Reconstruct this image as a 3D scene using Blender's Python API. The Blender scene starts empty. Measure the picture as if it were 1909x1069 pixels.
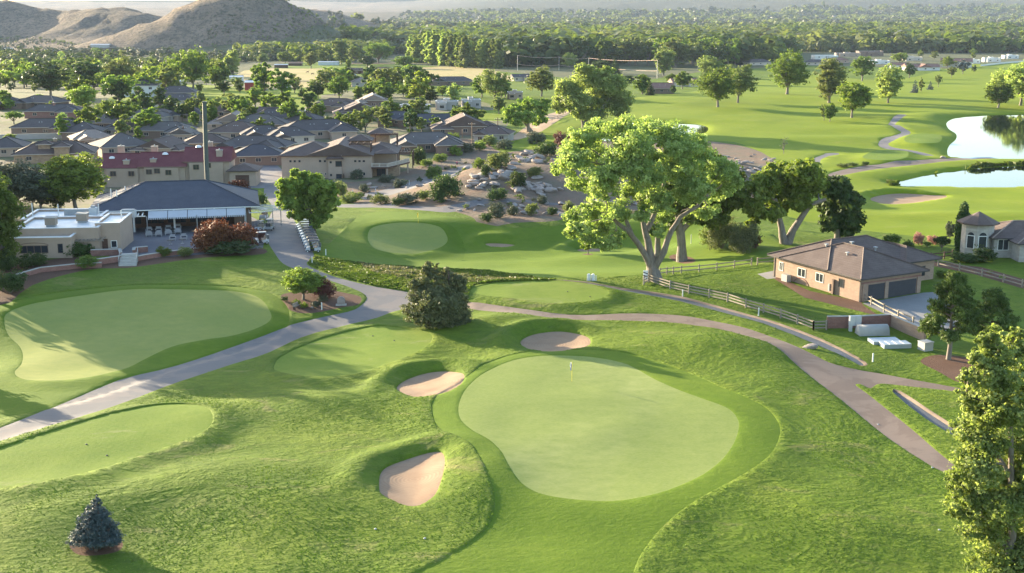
import bpy, bmesh, math, random
import numpy as np
from mathutils import Vector, Matrix
from mathutils.geometry import delaunay_2d_cdt
random.seed(7); rng = np.random.default_rng(11)
R = math.radians
scene = bpy.context.scene
C = scene.collection

# ---------------------------------------------------------------- camera, sky, sun, exposure
F, YH, HC = 2300.0, 8.0, 40.0            # focal length in photo pixels, horizon row, camera height
PITCH = math.atan((534.5 - YH) / F)
cam_data = bpy.data.cameras.new("camera"); cam = bpy.data.objects.new("camera", cam_data); C.objects.link(cam)
cam_data.sensor_width = 36; cam_data.lens = 36 * F / 1909; cam_data.clip_start = 0.5; cam_data.clip_end = 40000
cam.location = (0, 0, HC); cam.rotation_euler = (math.pi / 2 - PITCH, 0, 0)
scene.camera = cam
SUN_EL, SUN_DIR = R(10.5), Vector((-0.74, 0.67, 0)).normalized()
to_sun = Vector((SUN_DIR.x * math.cos(SUN_EL), SUN_DIR.y * math.cos(SUN_EL), math.sin(SUN_EL)))
w = bpy.data.worlds.new("World"); scene.world = w; w.use_nodes = True
nt = w.node_tree; bg = nt.nodes["Background"]
sky = nt.nodes.new("ShaderNodeTexSky"); sky.sky_type = 'NISHITA'; sky.sun_disc = False
sky.sun_elevation = SUN_EL; sky.sun_rotation = math.atan2(SUN_DIR.x, SUN_DIR.y)
sky.air_density = 1.0; sky.dust_density = 1.2; sky.ozone_density = 1.5
nt.links.new(sky.outputs[0], bg.inputs[0]); bg.inputs[1].default_value = 0.13
sd = bpy.data.lights.new("sun", 'SUN'); sd.energy = 5.0; sd.angle = R(0.5); sd.color = (1.0, 0.84, 0.58)
so = bpy.data.objects.new("sun", sd); C.objects.link(so); so.rotation_euler = to_sun.to_track_quat('Z', 'Y').to_euler()
so.location = (0, 0, 300)
scene.view_settings.view_transform = 'Standard'; scene.view_settings.look = 'None'
scene.view_settings.gamma = 1; scene.view_settings.exposure = 2.2
scene.cycles.max_bounces = 5; scene.cycles.diffuse_bounces = 2; scene.cycles.transparent_max_bounces = 4
scene.cycles.transmission_bounces = 3; scene.cycles.volume_bounces = 0; scene.cycles.use_denoising = True

# ---------------------------------------------------------------- materials
MATS = {}
def new_mat(name):
    m = bpy.data.materials.new(name); m.use_nodes = True
    n = m.node_tree; b = n.nodes["Principled BSDF"]; MATS[name] = m
    return m, n, b
def L(n, a, b): n.links.new(a, b)
def coords(n, scale=(1, 1, 1), rot=0.0, obj=False):
    t = n.nodes.new("ShaderNodeTexCoord"); mp = n.nodes.new("ShaderNodeMapping")
    mp.inputs["Scale"].default_value = scale; mp.inputs["Rotation"].default_value = (0, 0, rot)
    if obj: L(n, t.outputs["Object"], mp.inputs[0])
    else:
        g = n.nodes.new("ShaderNodeNewGeometry"); L(n, g.outputs["Position"], mp.inputs[0])
    return mp.outputs[0]
def noise(n, vec, scale, detail=3, rough=0.55, dist=0):
    t = n.nodes.new("ShaderNodeTexNoise"); t.inputs["Scale"].default_value = scale
    t.inputs["Detail"].default_value = detail; t.inputs["Roughness"].default_value = rough
    t.inputs["Distortion"].default_value = dist; L(n, vec, t.inputs["Vector"]); return t.outputs["Fac"]
def ramp(n, fac, stops):
    r = n.nodes.new("ShaderNodeValToRGB"); L(n, fac, r.inputs[0]); e = r.color_ramp.elements
    while len(e) < len(stops): e.new(0.5)
    for k, (p, c) in enumerate(stops): e[k].position = p; e[k].color = (c[0], c[1], c[2], 1)
    return r.outputs[0]
def mixc(n, fac, a, b, mode='MIX'):
    m = n.nodes.new("ShaderNodeMix"); m.data_type = 'RGBA'; m.blend_type = mode
    if isinstance(fac, float): m.inputs[0].default_value = fac
    else: L(n, fac, m.inputs[0])
    for k, v in ((6, a), (7, b)):
        if isinstance(v, tuple): m.inputs[k].default_value = (v[0], v[1], v[2], 1)
        else: L(n, v, m.inputs[k])
    return m.outputs[2]
def maprange(n, fac, a, b, c=0.0, d=1.0):
    m = n.nodes.new("ShaderNodeMapRange"); L(n, fac, m.inputs[0])
    for k, v in enumerate((a, b, c, d)): m.inputs[k + 1].default_value = v
    return m.outputs[0]
def bump(n, b, h, strength=0.5, dist=0.1):
    t = n.nodes.new("ShaderNodeBump"); t.inputs["Strength"].default_value = strength
    t.inputs["Distance"].default_value = dist; L(n, h, t.inputs["Height"]); L(n, t.outputs[0], b.inputs["Normal"])
def addv(n, a, b, op='ADD'):
    m = n.nodes.new("ShaderNodeMath"); m.operation = op
    for k, v in ((0, a), (1, b)):
        if isinstance(v, (int, float)): m.inputs[k].default_value = v
        else: L(n, v, m.inputs[k])
    return m.outputs[0]

def plain(name, col, rough=0.7, metal=0.0, var=0.12, scale=2.0, spec=0.3):
    m, n, b = new_mat(name)
    v = coords(n); f = noise(n, v, scale, 4, 0.65)
    c0 = tuple(c * (1 - var) for c in col); c1 = tuple(min(1, c * (1 + var)) for c in col)
    L(n, ramp(n, f, [(0.3, c0), (0.7, c1)]), b.inputs["Base Color"])
    b.inputs["Roughness"].default_value = rough; b.inputs["Metallic"].default_value = metal
    b.inputs["Specular IOR Level"].default_value = spec
    return m
def grass_mat(name, cols, bumpd, bscale, patch=None, spec=0.08, stripe=None, sheen=0.0):
    m, n, b = new_mat(name)
    v = coords(n); vs = coords(n, (1, 1.5, 1), R(-32))
    big = noise(n, v, 0.045, 4, 0.6, 0.6); mid = noise(n, vs, 0.55, 4, 0.65); fine = noise(n, vs, 3.0, 3, 0.7)
    c = ramp(n, big, [(0.36, cols[0]), (0.5, cols[1]), (0.62, cols[2])])
    c = mixc(n, maprange(n, mid, 0.35, 0.7, 0.0, 0.7), c, cols[3])
    c = mixc(n, maprange(n, fine, 0.3, 0.75, 0.0, 0.45), c, cols[4])
    if patch:
        p = noise(n, coords(n, (1, 1.7, 1), R(20)), 0.11, 5, 0.7, 0.8)
        c = mixc(n, maprange(n, p, 0.58, 0.72, 0.0, patch[1]), c, patch[0])
    L(n, c, b.inputs["Base Color"])
    b.inputs["Roughness"].default_value = 0.85; b.inputs["Specular IOR Level"].default_value = spec
    if bumpd > 0:
        h = addv(n, addv(n, noise(n, vs, bscale, 4, 0.62), 1.0, 'MULTIPLY'), addv(n, noise(n, v, bscale * 4, 3, 0.7), 0.35, 'MULTIPLY'))
        if bumpd > 0.2: h = addv(n, h, maprange(n, noise(n, v, 0.09, 4, 0.7, 1.0), 0.35, 0.65, 0.15, 1.0), 'MULTIPLY')
        bump(n, b, h, 1.0, bumpd)
    return m
grass_mat('rough_grass', [(0.07, 0.126, 0.009), (0.098, 0.163, 0.012), (0.14, 0.195, 0.018), (0.042, 0.086, 0.008), (0.18, 0.2, 0.04)], 0.3, 1.3, ((0.21, 0.19, 0.075), 0.75))
grass_mat('fairway_grass', [(0.092, 0.158, 0.011), (0.112, 0.178, 0.014), (0.134, 0.196, 0.018), (0.078, 0.136, 0.010), (0.145, 0.188, 0.028)], 0.06, 1.6)
grass_mat('tee_grass', [(0.11, 0.18, 0.015), (0.14, 0.205, 0.02), (0.17, 0.225, 0.03), (0.095, 0.165, 0.014), (0.2, 0.235, 0.06)], 0.04, 2.4, ((0.30, 0.28, 0.14), 0.5))
grass_mat('green_grass', [(0.17, 0.222, 0.05), (0.208, 0.255, 0.065), (0.255, 0.29, 0.095), (0.138, 0.195, 0.042), (0.30, 0.315, 0.13)], 0.02, 2.0, ((0.155, 0.205, 0.045), 0.5))
grass_mat('practice_green_grass', [(0.19, 0.235, 0.055), (0.225, 0.255, 0.06), (0.255, 0.275, 0.075), (0.17, 0.215, 0.055), (0.27, 0.275, 0.09)], 0.012, 2.0)
grass_mat('collar_grass', [(0.08, 0.14, 0.009), (0.10, 0.165, 0.01), (0.125, 0.185, 0.013), (0.065, 0.125, 0.008), (0.13, 0.17, 0.02)], 0.06, 1.4)
grass_mat('far_fairway', [(0.145, 0.205, 0.008), (0.17, 0.225, 0.01), (0.195, 0.24, 0.014), (0.12, 0.18, 0.009), (0.19, 0.215, 0.02)], 0.08, 0.5, ((0.24, 0.22, 0.07), 0.45))
grass_mat('dry_field', [(0.33, 0.27, 0.12), (0.38, 0.31, 0.14), (0.24, 0.25, 0.07), (0.42, 0.33, 0.16), (0.36, 0.27, 0.14)], 0.1, 0.3)

def soil(name, a, b_, c_, bd=0.15, sc=1.2):
    m, n, b = new_mat(name); v = coords(n)
    f = noise(n, v, 0.12, 5, 0.7); g = noise(n, v, sc, 5, 0.75)
    c = mixc(n, maprange(n, f, 0.38, 0.62), a, b_); c = mixc(n, maprange(n, g, 0.5, 0.75, 0, 0.8), c, c_)
    L(n, c, b.inputs["Base Color"]); b.inputs["Roughness"].default_value = 0.95; b.inputs["Specular IOR Level"].default_value = 0.1
    bump(n, b, g, 1.0, bd); return m
soil('dirt_slope', (0.21, 0.14, 0.105), (0.17, 0.145, 0.11), (0.11, 0.11, 0.06), 0.35, 0.8)
soil('neighborhood_ground', (0.19, 0.16, 0.12), (0.13, 0.15, 0.06), (0.07, 0.09, 0.03), 0.2, 0.15)
soil('scrub', (0.13, 0.125, 0.07), (0.09, 0.105, 0.05), (0.05, 0.065, 0.03), 1.5, 0.05)
soil('mulch', (0.12, 0.07, 0.05), (0.15, 0.09, 0.065), (0.08, 0.05, 0.038), 0.08, 6)
soil('driveway', (0.24, 0.23, 0.225), (0.27, 0.26, 0.25), (0.2, 0.195, 0.19), 0.01, 1.0)
soil('patio_stone', (0.13,0.13,0.15),(0.16,0.16,0.175),(0.11,0.11,0.12),0.01,1)
soil('curb_concrete', (0.16,0.12,0.095),(0.19,0.15,0.12),(0.12,0.095,0.08),0.01,1)
soil('sandlot', (0.40, 0.28, 0.19), (0.44, 0.32, 0.22), (0.3, 0.24, 0.14), 0.1, 0.2)

m, n, b = new_mat('bunker_sand')
v = coords(n); g = noise(n, v, 0.5, 4, 0.6)
wv = n.nodes.new("ShaderNodeTexWave"); wv.wave_type = 'RINGS'; wv.rings_direction = 'Z'; wv.inputs["Scale"].default_value = 0.9
wv.inputs["Distortion"].default_value = 2.5; wv.inputs["Detail"].default_value = 3; wv.inputs["Detail Scale"].default_value = 0.6
L(n, coords(n, (1, 1, 1), 0, True), wv.inputs["Vector"])
c = mixc(n, maprange(n, g, 0.3, 0.7), (0.29, 0.195, 0.13), (0.355, 0.25, 0.17)); c = mixc(n, addv(n, wv.outputs["Fac"], 0.3, 'MULTIPLY'), c, (0.24, 0.16, 0.105))
L(n, c, b.inputs["Base Color"]); b.inputs["Roughness"].default_value = 0.95; b.inputs["Specular IOR Level"].default_value = 0.1
bump(n, b, addv(n, wv.outputs["Fac"], noise(n, v, 7, 3, 0.7)), 0.5, 0.012)

def asphalt(name, a, b_, c_):
    m, n, b = new_mat(name); v = coords(n)
    f = noise(n, v, 0.14, 4, 0.6, 1.0); g = noise(n, v, 25, 2, 0.8); h = noise(n, coords(n, (1, 3, 1), R(25)), 0.35, 4, 0.7, 1.2)
    c = mixc(n, maprange(n, f, 0.48, 0.53), a, b_); c = mixc(n, maprange(n, h, 0.55, 0.7, 0, 0.45), c, c_); c = mixc(n, maprange(n, g, 0.4, 0.8, 0, 0.25), c, (0.3, 0.28, 0.27))
    L(n, c, b.inputs["Base Color"]); b.inputs["Roughness"].default_value = 0.8; b.inputs["Specular IOR Level"].default_value = 0.25
    bump(n, b, g, 0.5, 0.01)
asphalt('asphalt_path', (0.13, 0.125, 0.13), (0.165, 0.145, 0.14), (0.085, 0.08, 0.085))
asphalt('gravel_path', (0.155, 0.11, 0.085), (0.19, 0.14, 0.11), (0.105, 0.076, 0.06))
asphalt('road_asphalt', (0.15, 0.15, 0.165), (0.17, 0.165, 0.17), (0.12, 0.12, 0.13))

m, n, b = new_mat('pond_water')
b.inputs["Base Color"].default_value = (0.012, 0.02, 0.016, 1); b.inputs["Roughness"].default_value = 0.03; b.inputs["IOR"].default_value = 1.33
b.inputs["Specular IOR Level"].default_value = 0.9; b.inputs["Metallic"].default_value = 0.0
bump(n, b, noise(n, coords(n, (1, 3, 1)), 0.8, 3, 0.6), 0.12, 0.02)

# far hills: bare desert badlands with scrub
m, n, b = new_mat('desert_hill'); v = coords(n)
f = noise(n, v, 0.006, 6, 0.65, 0.6); g = noise(n, v, 0.06, 6, 0.75); h = noise(n, v, 0.22, 3, 0.7)
c = ramp(n, f, [(0.3, (0.19, 0.155, 0.12)), (0.5, (0.25, 0.195, 0.15)), (0.7, (0.33, 0.25, 0.185))])
c = mixc(n, maprange(n, g, 0.48, 0.62, 0, 0.75), c, (0.11, 0.098, 0.08)); c = mixc(n, maprange(n, h, 0.52, 0.6, 0, 0.75), c, (0.075, 0.08, 0.055))
sp = n.nodes.new('ShaderNodeSeparateXYZ'); L(n, v, sp.inputs[0]); c = mixc(n, addv(n, maprange(n, sp.outputs[1], 4200, 5600), maprange(n, sp.outputs[0], -1100, -200), 'MULTIPLY'), c, mixc(n, g, (0.05, 0.06, 0.045), (0.13, 0.125, 0.095)))
L(n, c, b.inputs["Base Color"]); b.inputs["Roughness"].default_value = 0.95; b.inputs["Specular IOR Level"].default_value = 0.05
bump(n, b, addv(n, g, addv(n, h, 0.3, 'MULTIPLY')), 1.0, 10)

# ---------------------------------------------------------------- helpers: terrain height and photo-pixel -> ground
def sstep(a, b, x): t = np.clip((x - a) / (b - a), 0, 1); return t * t * (3 - 2 * t)
_h = {}
def vnoise(x, y, seed=0):
    x = np.asarray(x, float); y = np.asarray(y, float); xi = np.floor(x).astype(np.int64); yi = np.floor(y).astype(np.int64); fx = x - xi; fy = y - yi
    def hsh(a, b):
        n_ = (a * 374761393 + b * 668265263 + seed * 1274126177) & 0xffffffff
        n_ = ((n_ ^ (n_ >> 13)) * 1274126177) & 0xffffffff
        return ((n_ ^ (n_ >> 16)) & 0xffff) / 65535.0
    ux = fx * fx * (3 - 2 * fx); uy = fy * fy * (3 - 2 * fy)
    return (hsh(xi, yi) * (1 - ux) + hsh(xi + 1, yi) * ux) * (1 - uy) + (hsh(xi, yi + 1) * (1 - ux) + hsh(xi + 1, yi + 1) * ux) * uy
def fbm(x, y, o=4, seed=0):
    s = 0; a = 0.5
    for k in range(o): s = s + a * (vnoise(x * 2 ** k, y * 2 ** k, seed + k) - 0.5); a *= 0.5
    return s
PY = [-200, 215, 300, 620, 850, 1150, 1700, 3500, 5500, 12000]
PZ = [0, 0, -5, -5, -13, -17, -24, -33, -33, -33]
def base(X, Y):
    X = np.asarray(X, float); Y = np.asarray(Y, float)
    z = (np.interp(Y - 12, PY, PZ) + np.interp(Y + 12, PY, PZ) + np.interp(Y, PY, PZ)) / 3
    z = z + 8.0 * sstep(-34, 0, X) * (1 - sstep(52, 84, X)) * np.exp(-((Y - 288) / 22.0) ** 2)
    z = z - 4.3 * (1 - sstep(226, 243, Y)) * sstep(177, 214, Y) * sstep(-40, -14, X) * (1 - sstep(22, 46, X)) - 2.6 * np.exp(-((X + 44) / 40.0) ** 2 - ((Y - 148) / 26.0) ** 2)
    # conical hill, left
    dx = (X + 372); dy = (Y - 1850)
    wx = np.where(dx > 0, 175.0, 300.0)
    r = np.sqrt((dx / wx) ** 2 + (dy / 150.0) ** 2)
    z = z + 99 * np.clip(1 - r, 0, 1) ** 1.3
    # long bare ridge behind it, further left
    r2 = np.sqrt(((X + 1150) / 600.0) ** 2 + ((Y - 2380) / 230.0) ** 2)
    z = z + 92 * (1 - sstep(0.0, 1.0, r2)) + 52 * np.exp(-((X + 690) / 150.0) ** 2 - ((Y - 2250) / 170.0) ** 2)
    z = z + 64 * np.exp(-((X + 560) / 240.0) ** 2 - ((Y - 3000) / 260.0) ** 2)
    # far plateaus
    z = z + 58 * sstep(4700, 6300, Y) * (0.55 + 0.6 * fbm(X / 1300, Y / 2500, 3, 5)) * (1 - 0.35 * sstep(-200, 900, X))
    z = z + 190 * sstep(5300, 9000, Y) * sstep(-900, 1500, X) + 22 * sstep(7500, 9500, Y) + 40 * sstep(9000, 10500, Y)
    return z
def ray(x, y):
    u = x - 954.5; v_ = y - 534.5
    return np.array([u, F * math.cos(PITCH) - v_ * math.sin(PITCH), -F * math.sin(PITCH) - v_ * math.cos(PITCH)])
def G(x, y, level=None):
    d = ray(x, y); d = d / d[1]
    if level is not None:
        t = (level - HC) / d[2]; return Vector((d[0] * t, t, level))
    Ys = np.concatenate([np.arange(20, 700, 1.0), np.arange(700, 11000, 10.0)])
    zz = HC + d[2] * Ys; bz = base(d[0] * Ys, Ys); k = np.argmax(zz < bz)
    if zz[k] >= bz[k]: k = len(Ys) - 1
    a, b_ = Ys[max(k - 1, 0)], Ys[k]
    for _ in range(14):
        m_ = (a + b_) / 2
        if HC + d[2] * m_ < float(base(d[0] * m_, m_)): b_ = m_
        else: a = m_
    return Vector((d[0] * b_, b_, float(base(d[0] * b_, b_))))
def spline(P, k=5):
    P = np.array([(p[0], p[1]) for p in P], float); n_ = len(P); out = []
    for i in range(n_):
        p0, p1, p2, p3 = P[i - 1], P[i], P[(i + 1) % n_], P[(i + 2) % n_]
        for j in range(k):
            t = j / k
            out.append(0.5 * ((2 * p1) + (-p0 + p2) * t + (2 * p0 - 5 * p1 + 4 * p2 - p3) * t * t + (-p0 + 3 * p1 - 3 * p2 + p3) * t ** 3))
    return np.array(out)
def sdist(P, X, Y, chunk=4000):
    """signed distance to polygon, positive outside"""
    A = P; B = np.roll(P, -1, 0); out = np.empty(len(X))
    for s in range(0, len(X), chunk):
        x = X[s:s + chunk, None]; y = Y[s:s + chunk, None]
        dx = B[:, 0] - A[:, 0]; dy = B[:, 1] - A[:, 1]; l2 = dx * dx + dy * dy + 1e-12
        t = np.clip(((x - A[:, 0]) * dx + (y - A[:, 1]) * dy) / l2, 0, 1)
        d = np.sqrt((x - A[:, 0] - t * dx) ** 2 + (y - A[:, 1] - t * dy) ** 2).min(1)
        c = ((A[:, 1] > y) != (B[:, 1] > y)) & (x < dx * (y - A[:, 1]) / (dy + 1e-15) + A[:, 0])
        out[s:s + chunk] = np.where(c.sum(1) % 2 == 1, -d, d)
    return out

# ---------------------------------------------------------------- ground regions, outlined on the real ground plane
REG = []
def region(name, mat, px, smooth=5, level=None, **kw):
    W = [G(x, y, level) for x, y in px]
    P = spline(W, smooth) if smooth else np.array([(p.x, p.y) for p in W])
    if (np.roll(P, -1, 0)[:, 0] * P[:, 1] - P[:, 0] * np.roll(P, -1, 0)[:, 1]).sum() > 0: P = P[::-1]
    REG.append(dict(name=name, mat=mat, P=P, level=level, **kw)); return REG[-1]
# broad ground covers first (later ones win)
region('scrubland', 'scrub', [(-900, 150), (-900, 96), (-300, 92), (300, 96), (700, 88), (900, 60), (1300, 60), (2200, 60), (2700, 60), (2700, 128), (1500, 122), (1200, 150), (960, 136), (760, 120), (600, 118), (300, 150)], 2)
region('dry_field', 'dry_field', [(455, 132), (560, 127), (640, 129), (640, 142), (610, 158), (540, 168), (450, 158)], 3)
region('dry_field', 'dry_field', [(790, 126), (900, 128), (960, 150), (880, 152), (820, 152), (775, 155)], 3)
region('pasture', 'fairway_grass', [(530, 118), (640, 116), (640, 126), (520, 128)], 2)
region('neighborhood_ground', 'neighborhood_ground', [(-900, 420), (-900, 165), (100, 155), (440, 150), (560, 165), (700, 172), (900, 190), (950, 225), (900, 262), (800, 300), (740, 345), (500, 345), (492, 330), (300, 340), (150, 395), (-100, 420)], 3)
region('lawn', 'far_fairway', [(600, 180), (570, 200), (545, 205), (500, 186), (560, 176)], 3)
region('lawn', 'far_fairway', [(490, 170), (600, 162), (640, 172), (570, 180), (500, 180)], 3)
region('lawn', 'far_fairway', [(205, 182), (260, 177), (262, 190), (205, 195)], 2)
region('lawn', 'far_fairway', [(335, 158), (470, 165), (480, 188), (400, 195), (300, 205), (260, 200), (330, 188)], 3)
region('lawn', 'far_fairway', [(765, 214), (930, 205), (960, 216), (925, 226), (830, 218)], 3)
region('dirt_slope', 'dirt_slope', [(640, 372), (620, 345), (700, 335), (800, 300), (830, 262), (900, 262), (940, 285), (1040, 268), (1180, 262), (1300, 262), (1400, 275), (1450, 310), (1470, 345), (1420, 375), (1330, 400), (1180, 405), (1080, 400), (1040, 412), (960, 415), (900, 425), (880, 405), (860, 398), (820, 392), (700, 385)], 3)
region('golf_course_far', 'far_fairway', [(1150, 190), (1300, 170), (1420, 148), (1520, 140), (1660, 150), (1780, 126), (1860, 118), (2400, 112), (2700, 400), (1960, 440), (1700, 440), (1440, 400), (1475, 345), (1452, 310), (1400, 274), (1330, 262), (1090, 262), (1000, 280), (930, 268), (1000, 235), (1060, 205)], 3)
region('pond', 'pond_water', [(1766, 228), (1790, 219), (1850, 215), (1960, 213), (2150, 215), (2200, 255), (2100, 292), (1960, 296), (1830, 297), (1775, 294), (1766, 284), (1770, 272), (1782, 260), (1782, 250), (1768, 240)], 4, level=-5.7, bank=(5, 0.45))
region('pond', 'pond_water', [(1655, 343), (1680, 338), (1740, 325), (1830, 314), (1960, 308), (2150, 312), (2200, 335), (2100, 352), (1960, 350), (1860, 352), (1750, 351), (1690, 350)], 4, level=-5.7, bank=(5, 0.6))
region('pond', 'pond_water', [(1080, 247), (1110, 238), (1170, 229), (1230, 229), (1290, 231), (1316, 236), (1320, 243), (1310, 251), (1295, 259), (1200, 264), (1090, 262)], 4, level=-5.7, bank=(4, 0.45))
region('cart_path', 'asphalt_path', [(1672, 219), (1690, 220), (1668, 232), (1684, 242), (1698, 248), (1676, 260), (1656, 268), (1668, 275), (1710, 282), (1742, 291), (1722, 291), (1690, 284), (1652, 277), (1637, 269), (1650, 258), (1680, 248), (1668, 243), (1655, 234)], 3, sink=0.05)
region('cart_path', 'asphalt_path', [(1512, 306), (1515, 298), (1535, 288), (1540, 285), (1560, 284), (1564, 287), (1545, 291), (1530, 300), (1528, 308)], 3, sink=0.05)
region('cart_path', 'gravel_path', [(1548, 326), (1600, 314), (1640, 308), (1740, 298), (1830, 291), (1850, 293), (1760, 302), (1660, 314), (1600, 325), (1550, 333)], 3, sink=0.05)
region('tee', 'tee_grass', [(1608, 300), (1622, 287), (1650, 284), (1690, 287), (1688, 300), (1650, 305)], 3, raise_=(0.7, 4))
region('tee', 'tee_grass', [(1685, 264), (1705, 253), (1752, 255), (1748, 270), (1700, 272)], 3, raise_=(0.7, 4))
region('bunker', 'bunker_sand', [(1622, 371), (1645, 363), (1680, 360), (1730, 362), (1766, 363), (1745, 371), (1700, 377), (1650, 378)], 4, bunker=(0.2, 0.3, 4), ring=1.2)
region('dirt_patch', 'sandlot', [(1020, 213), (1060, 205), (1062, 210), (1010, 245), (960, 262), (950, 258)], 2)
# mid
region('cart_path', 'asphalt_path', [(632, 380), (700, 380), (760, 384), (820, 386), (870, 379), (905, 373), (980, 374), (1060, 377), (1060, 381), (980, 379), (905, 381), (872, 389), (842, 396), (820, 396), (760, 391), (700, 386), (632, 386)], 3)
region('footpath', 'asphalt_path', [(655, 362), (700, 358), (740, 348), (780, 335), (830, 320), (870, 308), (880, 314), (850, 328), (800, 344), (750, 358), (700, 368), (655, 370)], 3)
region('parking_lot', 'road_asphalt', [(452, 330), (462, 318), (500, 300), (528, 318), (530, 345), (470, 352), (440, 345)], 2)
region('fairway', 'fairway_grass', [(600, 470), (650, 420), (700, 395), (800, 400), (880, 412), (960, 425), (1050, 420), (1100, 415), (1300, 410), (1440, 440), (1440, 480), (1380, 492), (1250, 505), (1180, 515), (1040, 520), (1000, 530), (900, 505), (760, 500), (640, 492)], 3)
region('collar', 'collar_grass', [(652, 440), (662, 425), (700, 414), (760, 411), (810, 414), (842, 424), (856, 440), (866, 462), (862, 480), (840, 490), (800, 495), (740, 496), (690, 490), (660, 472)], 4)
region('putting_green', 'practice_green_grass', [(686, 440), (697, 427), (735, 420), (780, 420), (818, 427), (832, 442), (833, 456), (815, 467), (780, 473), (740, 473), (705, 467), (689, 455)], 5, raise_=(0.4, 5), sink=0.04)
region('bunker', 'bunker_sand', [(905, 452), (930, 452), (960, 455), (940, 459), (912, 457)], 3, bunker=(0.1, 0.15, 2), ring=0.5)
region('bunker', 'bunker_sand', [(1075, 464), (1100, 461), (1130, 463), (1125, 468), (1090, 469)], 3, bunker=(0.1, 0.15, 2), ring=0.5)
# foreground
region('garden_bed', 'mulch', [(524, 560), (535, 548), (600, 540), (640, 545), (672, 552), (668, 566), (640, 572), (590, 582), (545, 582)], 4)
region('garden_bed', 'mulch', [(-60, 560), (-20, 500), (60, 490), (150, 480), (240, 488), (300, 478), (380, 470), (480, 462), (492, 472), (400, 478), (330, 486), (240, 500), (160, 505), (60, 530), (0, 575)], 3)
region('patio', 'patio_stone', [(205, 486), (200, 420), (330, 412), (470, 405), (500, 420), (490, 462), (400, 472), (300, 480), (240, 488)], 0)
region('collar', 'collar_grass', [(-90, 600), (-40, 580), (0, 568), (60, 551), (150, 538), (250, 532), (350, 531), (450, 537), (505, 549), (533, 570), (540, 592), (530, 612), (490, 635), (420, 660), (350, 680), (250, 718), (170, 745), (100, 762), (0, 782), (-90, 795)], 4, sink=0.10)
region('putting_green', 'practice_green_grass', [(8, 602), (15, 585), (60, 568), (130, 555), (220, 544), (300, 541), (400, 543), (455, 549), (485, 561), (501, 580), (505, 597), (482, 611), (430, 628), (380, 638), (320, 652), (270, 674), (230, 694), (170, 711), (110, 718), (60, 716), (36, 710), (28, 700), (40, 685), (43, 665), (36, 645), (16, 624)], 5, raise_=(0.35, 5), sink=0.04)
region('tee', 'tee_grass', [(-80, 876), (0, 850), (100, 815), (200, 785), (280, 768), (340, 765), (382, 772), (397, 787), (393, 803), (370, 820), (330, 836), (260, 861), (180, 890), (100, 912), (40, 921), (-20, 925), (-90, 928)], 5, raise_=(0.55, 4), sink=0.12)
region('tee', 'tee_grass', [(512, 684), (525, 668), (575, 645), (640, 625), (695, 614), (745, 617), (795, 626), (806, 636), (795, 650), (765, 667), (715, 686), (655, 703), (600, 710), (550, 706), (515, 696)], 5, raise_=(0.5, 4), sink=0.11)
region('tee', 'tee_grass', [(878, 544), (935, 533), (1010, 531), (1085, 535), (1128, 547), (1132, 557), (1095, 568), (1030, 572), (960, 565), (900, 556)], 5, raise_=(0.6, 4), sink=0.06)
region('fairway', 'fairway_grass', [(760, 1085), (850, 1035), (902, 998), (921, 968), (921, 935), (907, 900), (893, 870), (878, 848), (855, 834), (830, 818), (812, 797), (806, 767), (818, 745), (850, 727), (882, 704), (922, 681), (970, 667), (1015, 659), (1080, 657), (1150, 662), (1200, 674), (1250, 689), (1295, 706), (1340, 729), (1390, 750), (1430, 770), (1450, 793), (1454, 815), (1440, 850), (1410, 880), (1365, 912), (1310, 944), (1262, 974), (1222, 1008), (1196, 1040), (1182, 1070), (1172, 1120), (1165, 1300), (600, 1300), (660, 1140)], 5, sink=0.07, raise_=(0.1, 4))
region('putting_green', 'green_grass', [(1066, 670), (1005, 673), (948, 685), (902, 707), (871, 735), (856, 765), (858, 792), (880, 815), (912, 835), (934, 858), (948, 885), (965, 910), (990, 928), (1030, 940), (1090, 947), (1150, 948), (1210, 940), (1260, 925), (1310, 900), (1345, 870), (1368, 835), (1377, 805), (1373, 787), (1355, 770), (1310, 752), (1260, 733), (1220, 715), (1190, 697), (1160, 683), (1112, 673)], 5, raise_=(0.45, 8), sink=0.03)
region('bunker', 'bunker_sand', [(970, 638), (985, 626), (1010, 619), (1045, 616), (1080, 621), (1098, 629), (1100, 640), (1085, 650), (1050, 657), (1015, 659), (985, 652)], 5, bunker=(0.10, 0.2, 1.6), ring=0.85)
region('bunker', 'bunker_sand', [(740, 731), (745, 714), (765, 701), (800, 691), (830, 690), (855, 697), (866, 708), (858, 726), (835, 740), (805, 747), (775, 748), (752, 741)], 5, bunker=(0.10, 0.2, 1.6), ring=0.85)
region('bunker', 'bunker_sand', [(707, 915), (709, 888), (722, 871), (755, 857), (790, 848), (820, 848), (829, 862), (827, 890), (817, 922), (800, 940), (770, 950), (735, 940), (712, 928)], 5, bunker=(0.10, 0.22, 1.6), ring=0.5)
region('cart_path', 'asphalt_path', [(-120, 832), (0, 800), (120, 753), (220, 713), (330, 680), (430, 645), (520, 612), (580, 594), (650, 579), (674, 566), (684, 552), (668, 540), (625, 526), (590, 515), (558, 504), (528, 490), (512, 470), (499, 450), (494, 430), (500, 408), (508, 385), (492, 360), (500, 345), (535, 345), (540, 370), (548, 400), (550, 414), (584, 470), (580, 482), (572, 492), (612, 512), (650, 523), (705, 533), (770, 544), (830, 555), (870, 562), (870, 572), (800, 570), (740, 577), (700, 591), (650, 603), (560, 626), (500, 653), (430, 677), (330, 713), (220, 756), (120, 791), (0, 828), (-120, 862)], 3, sink=0.06)
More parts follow.
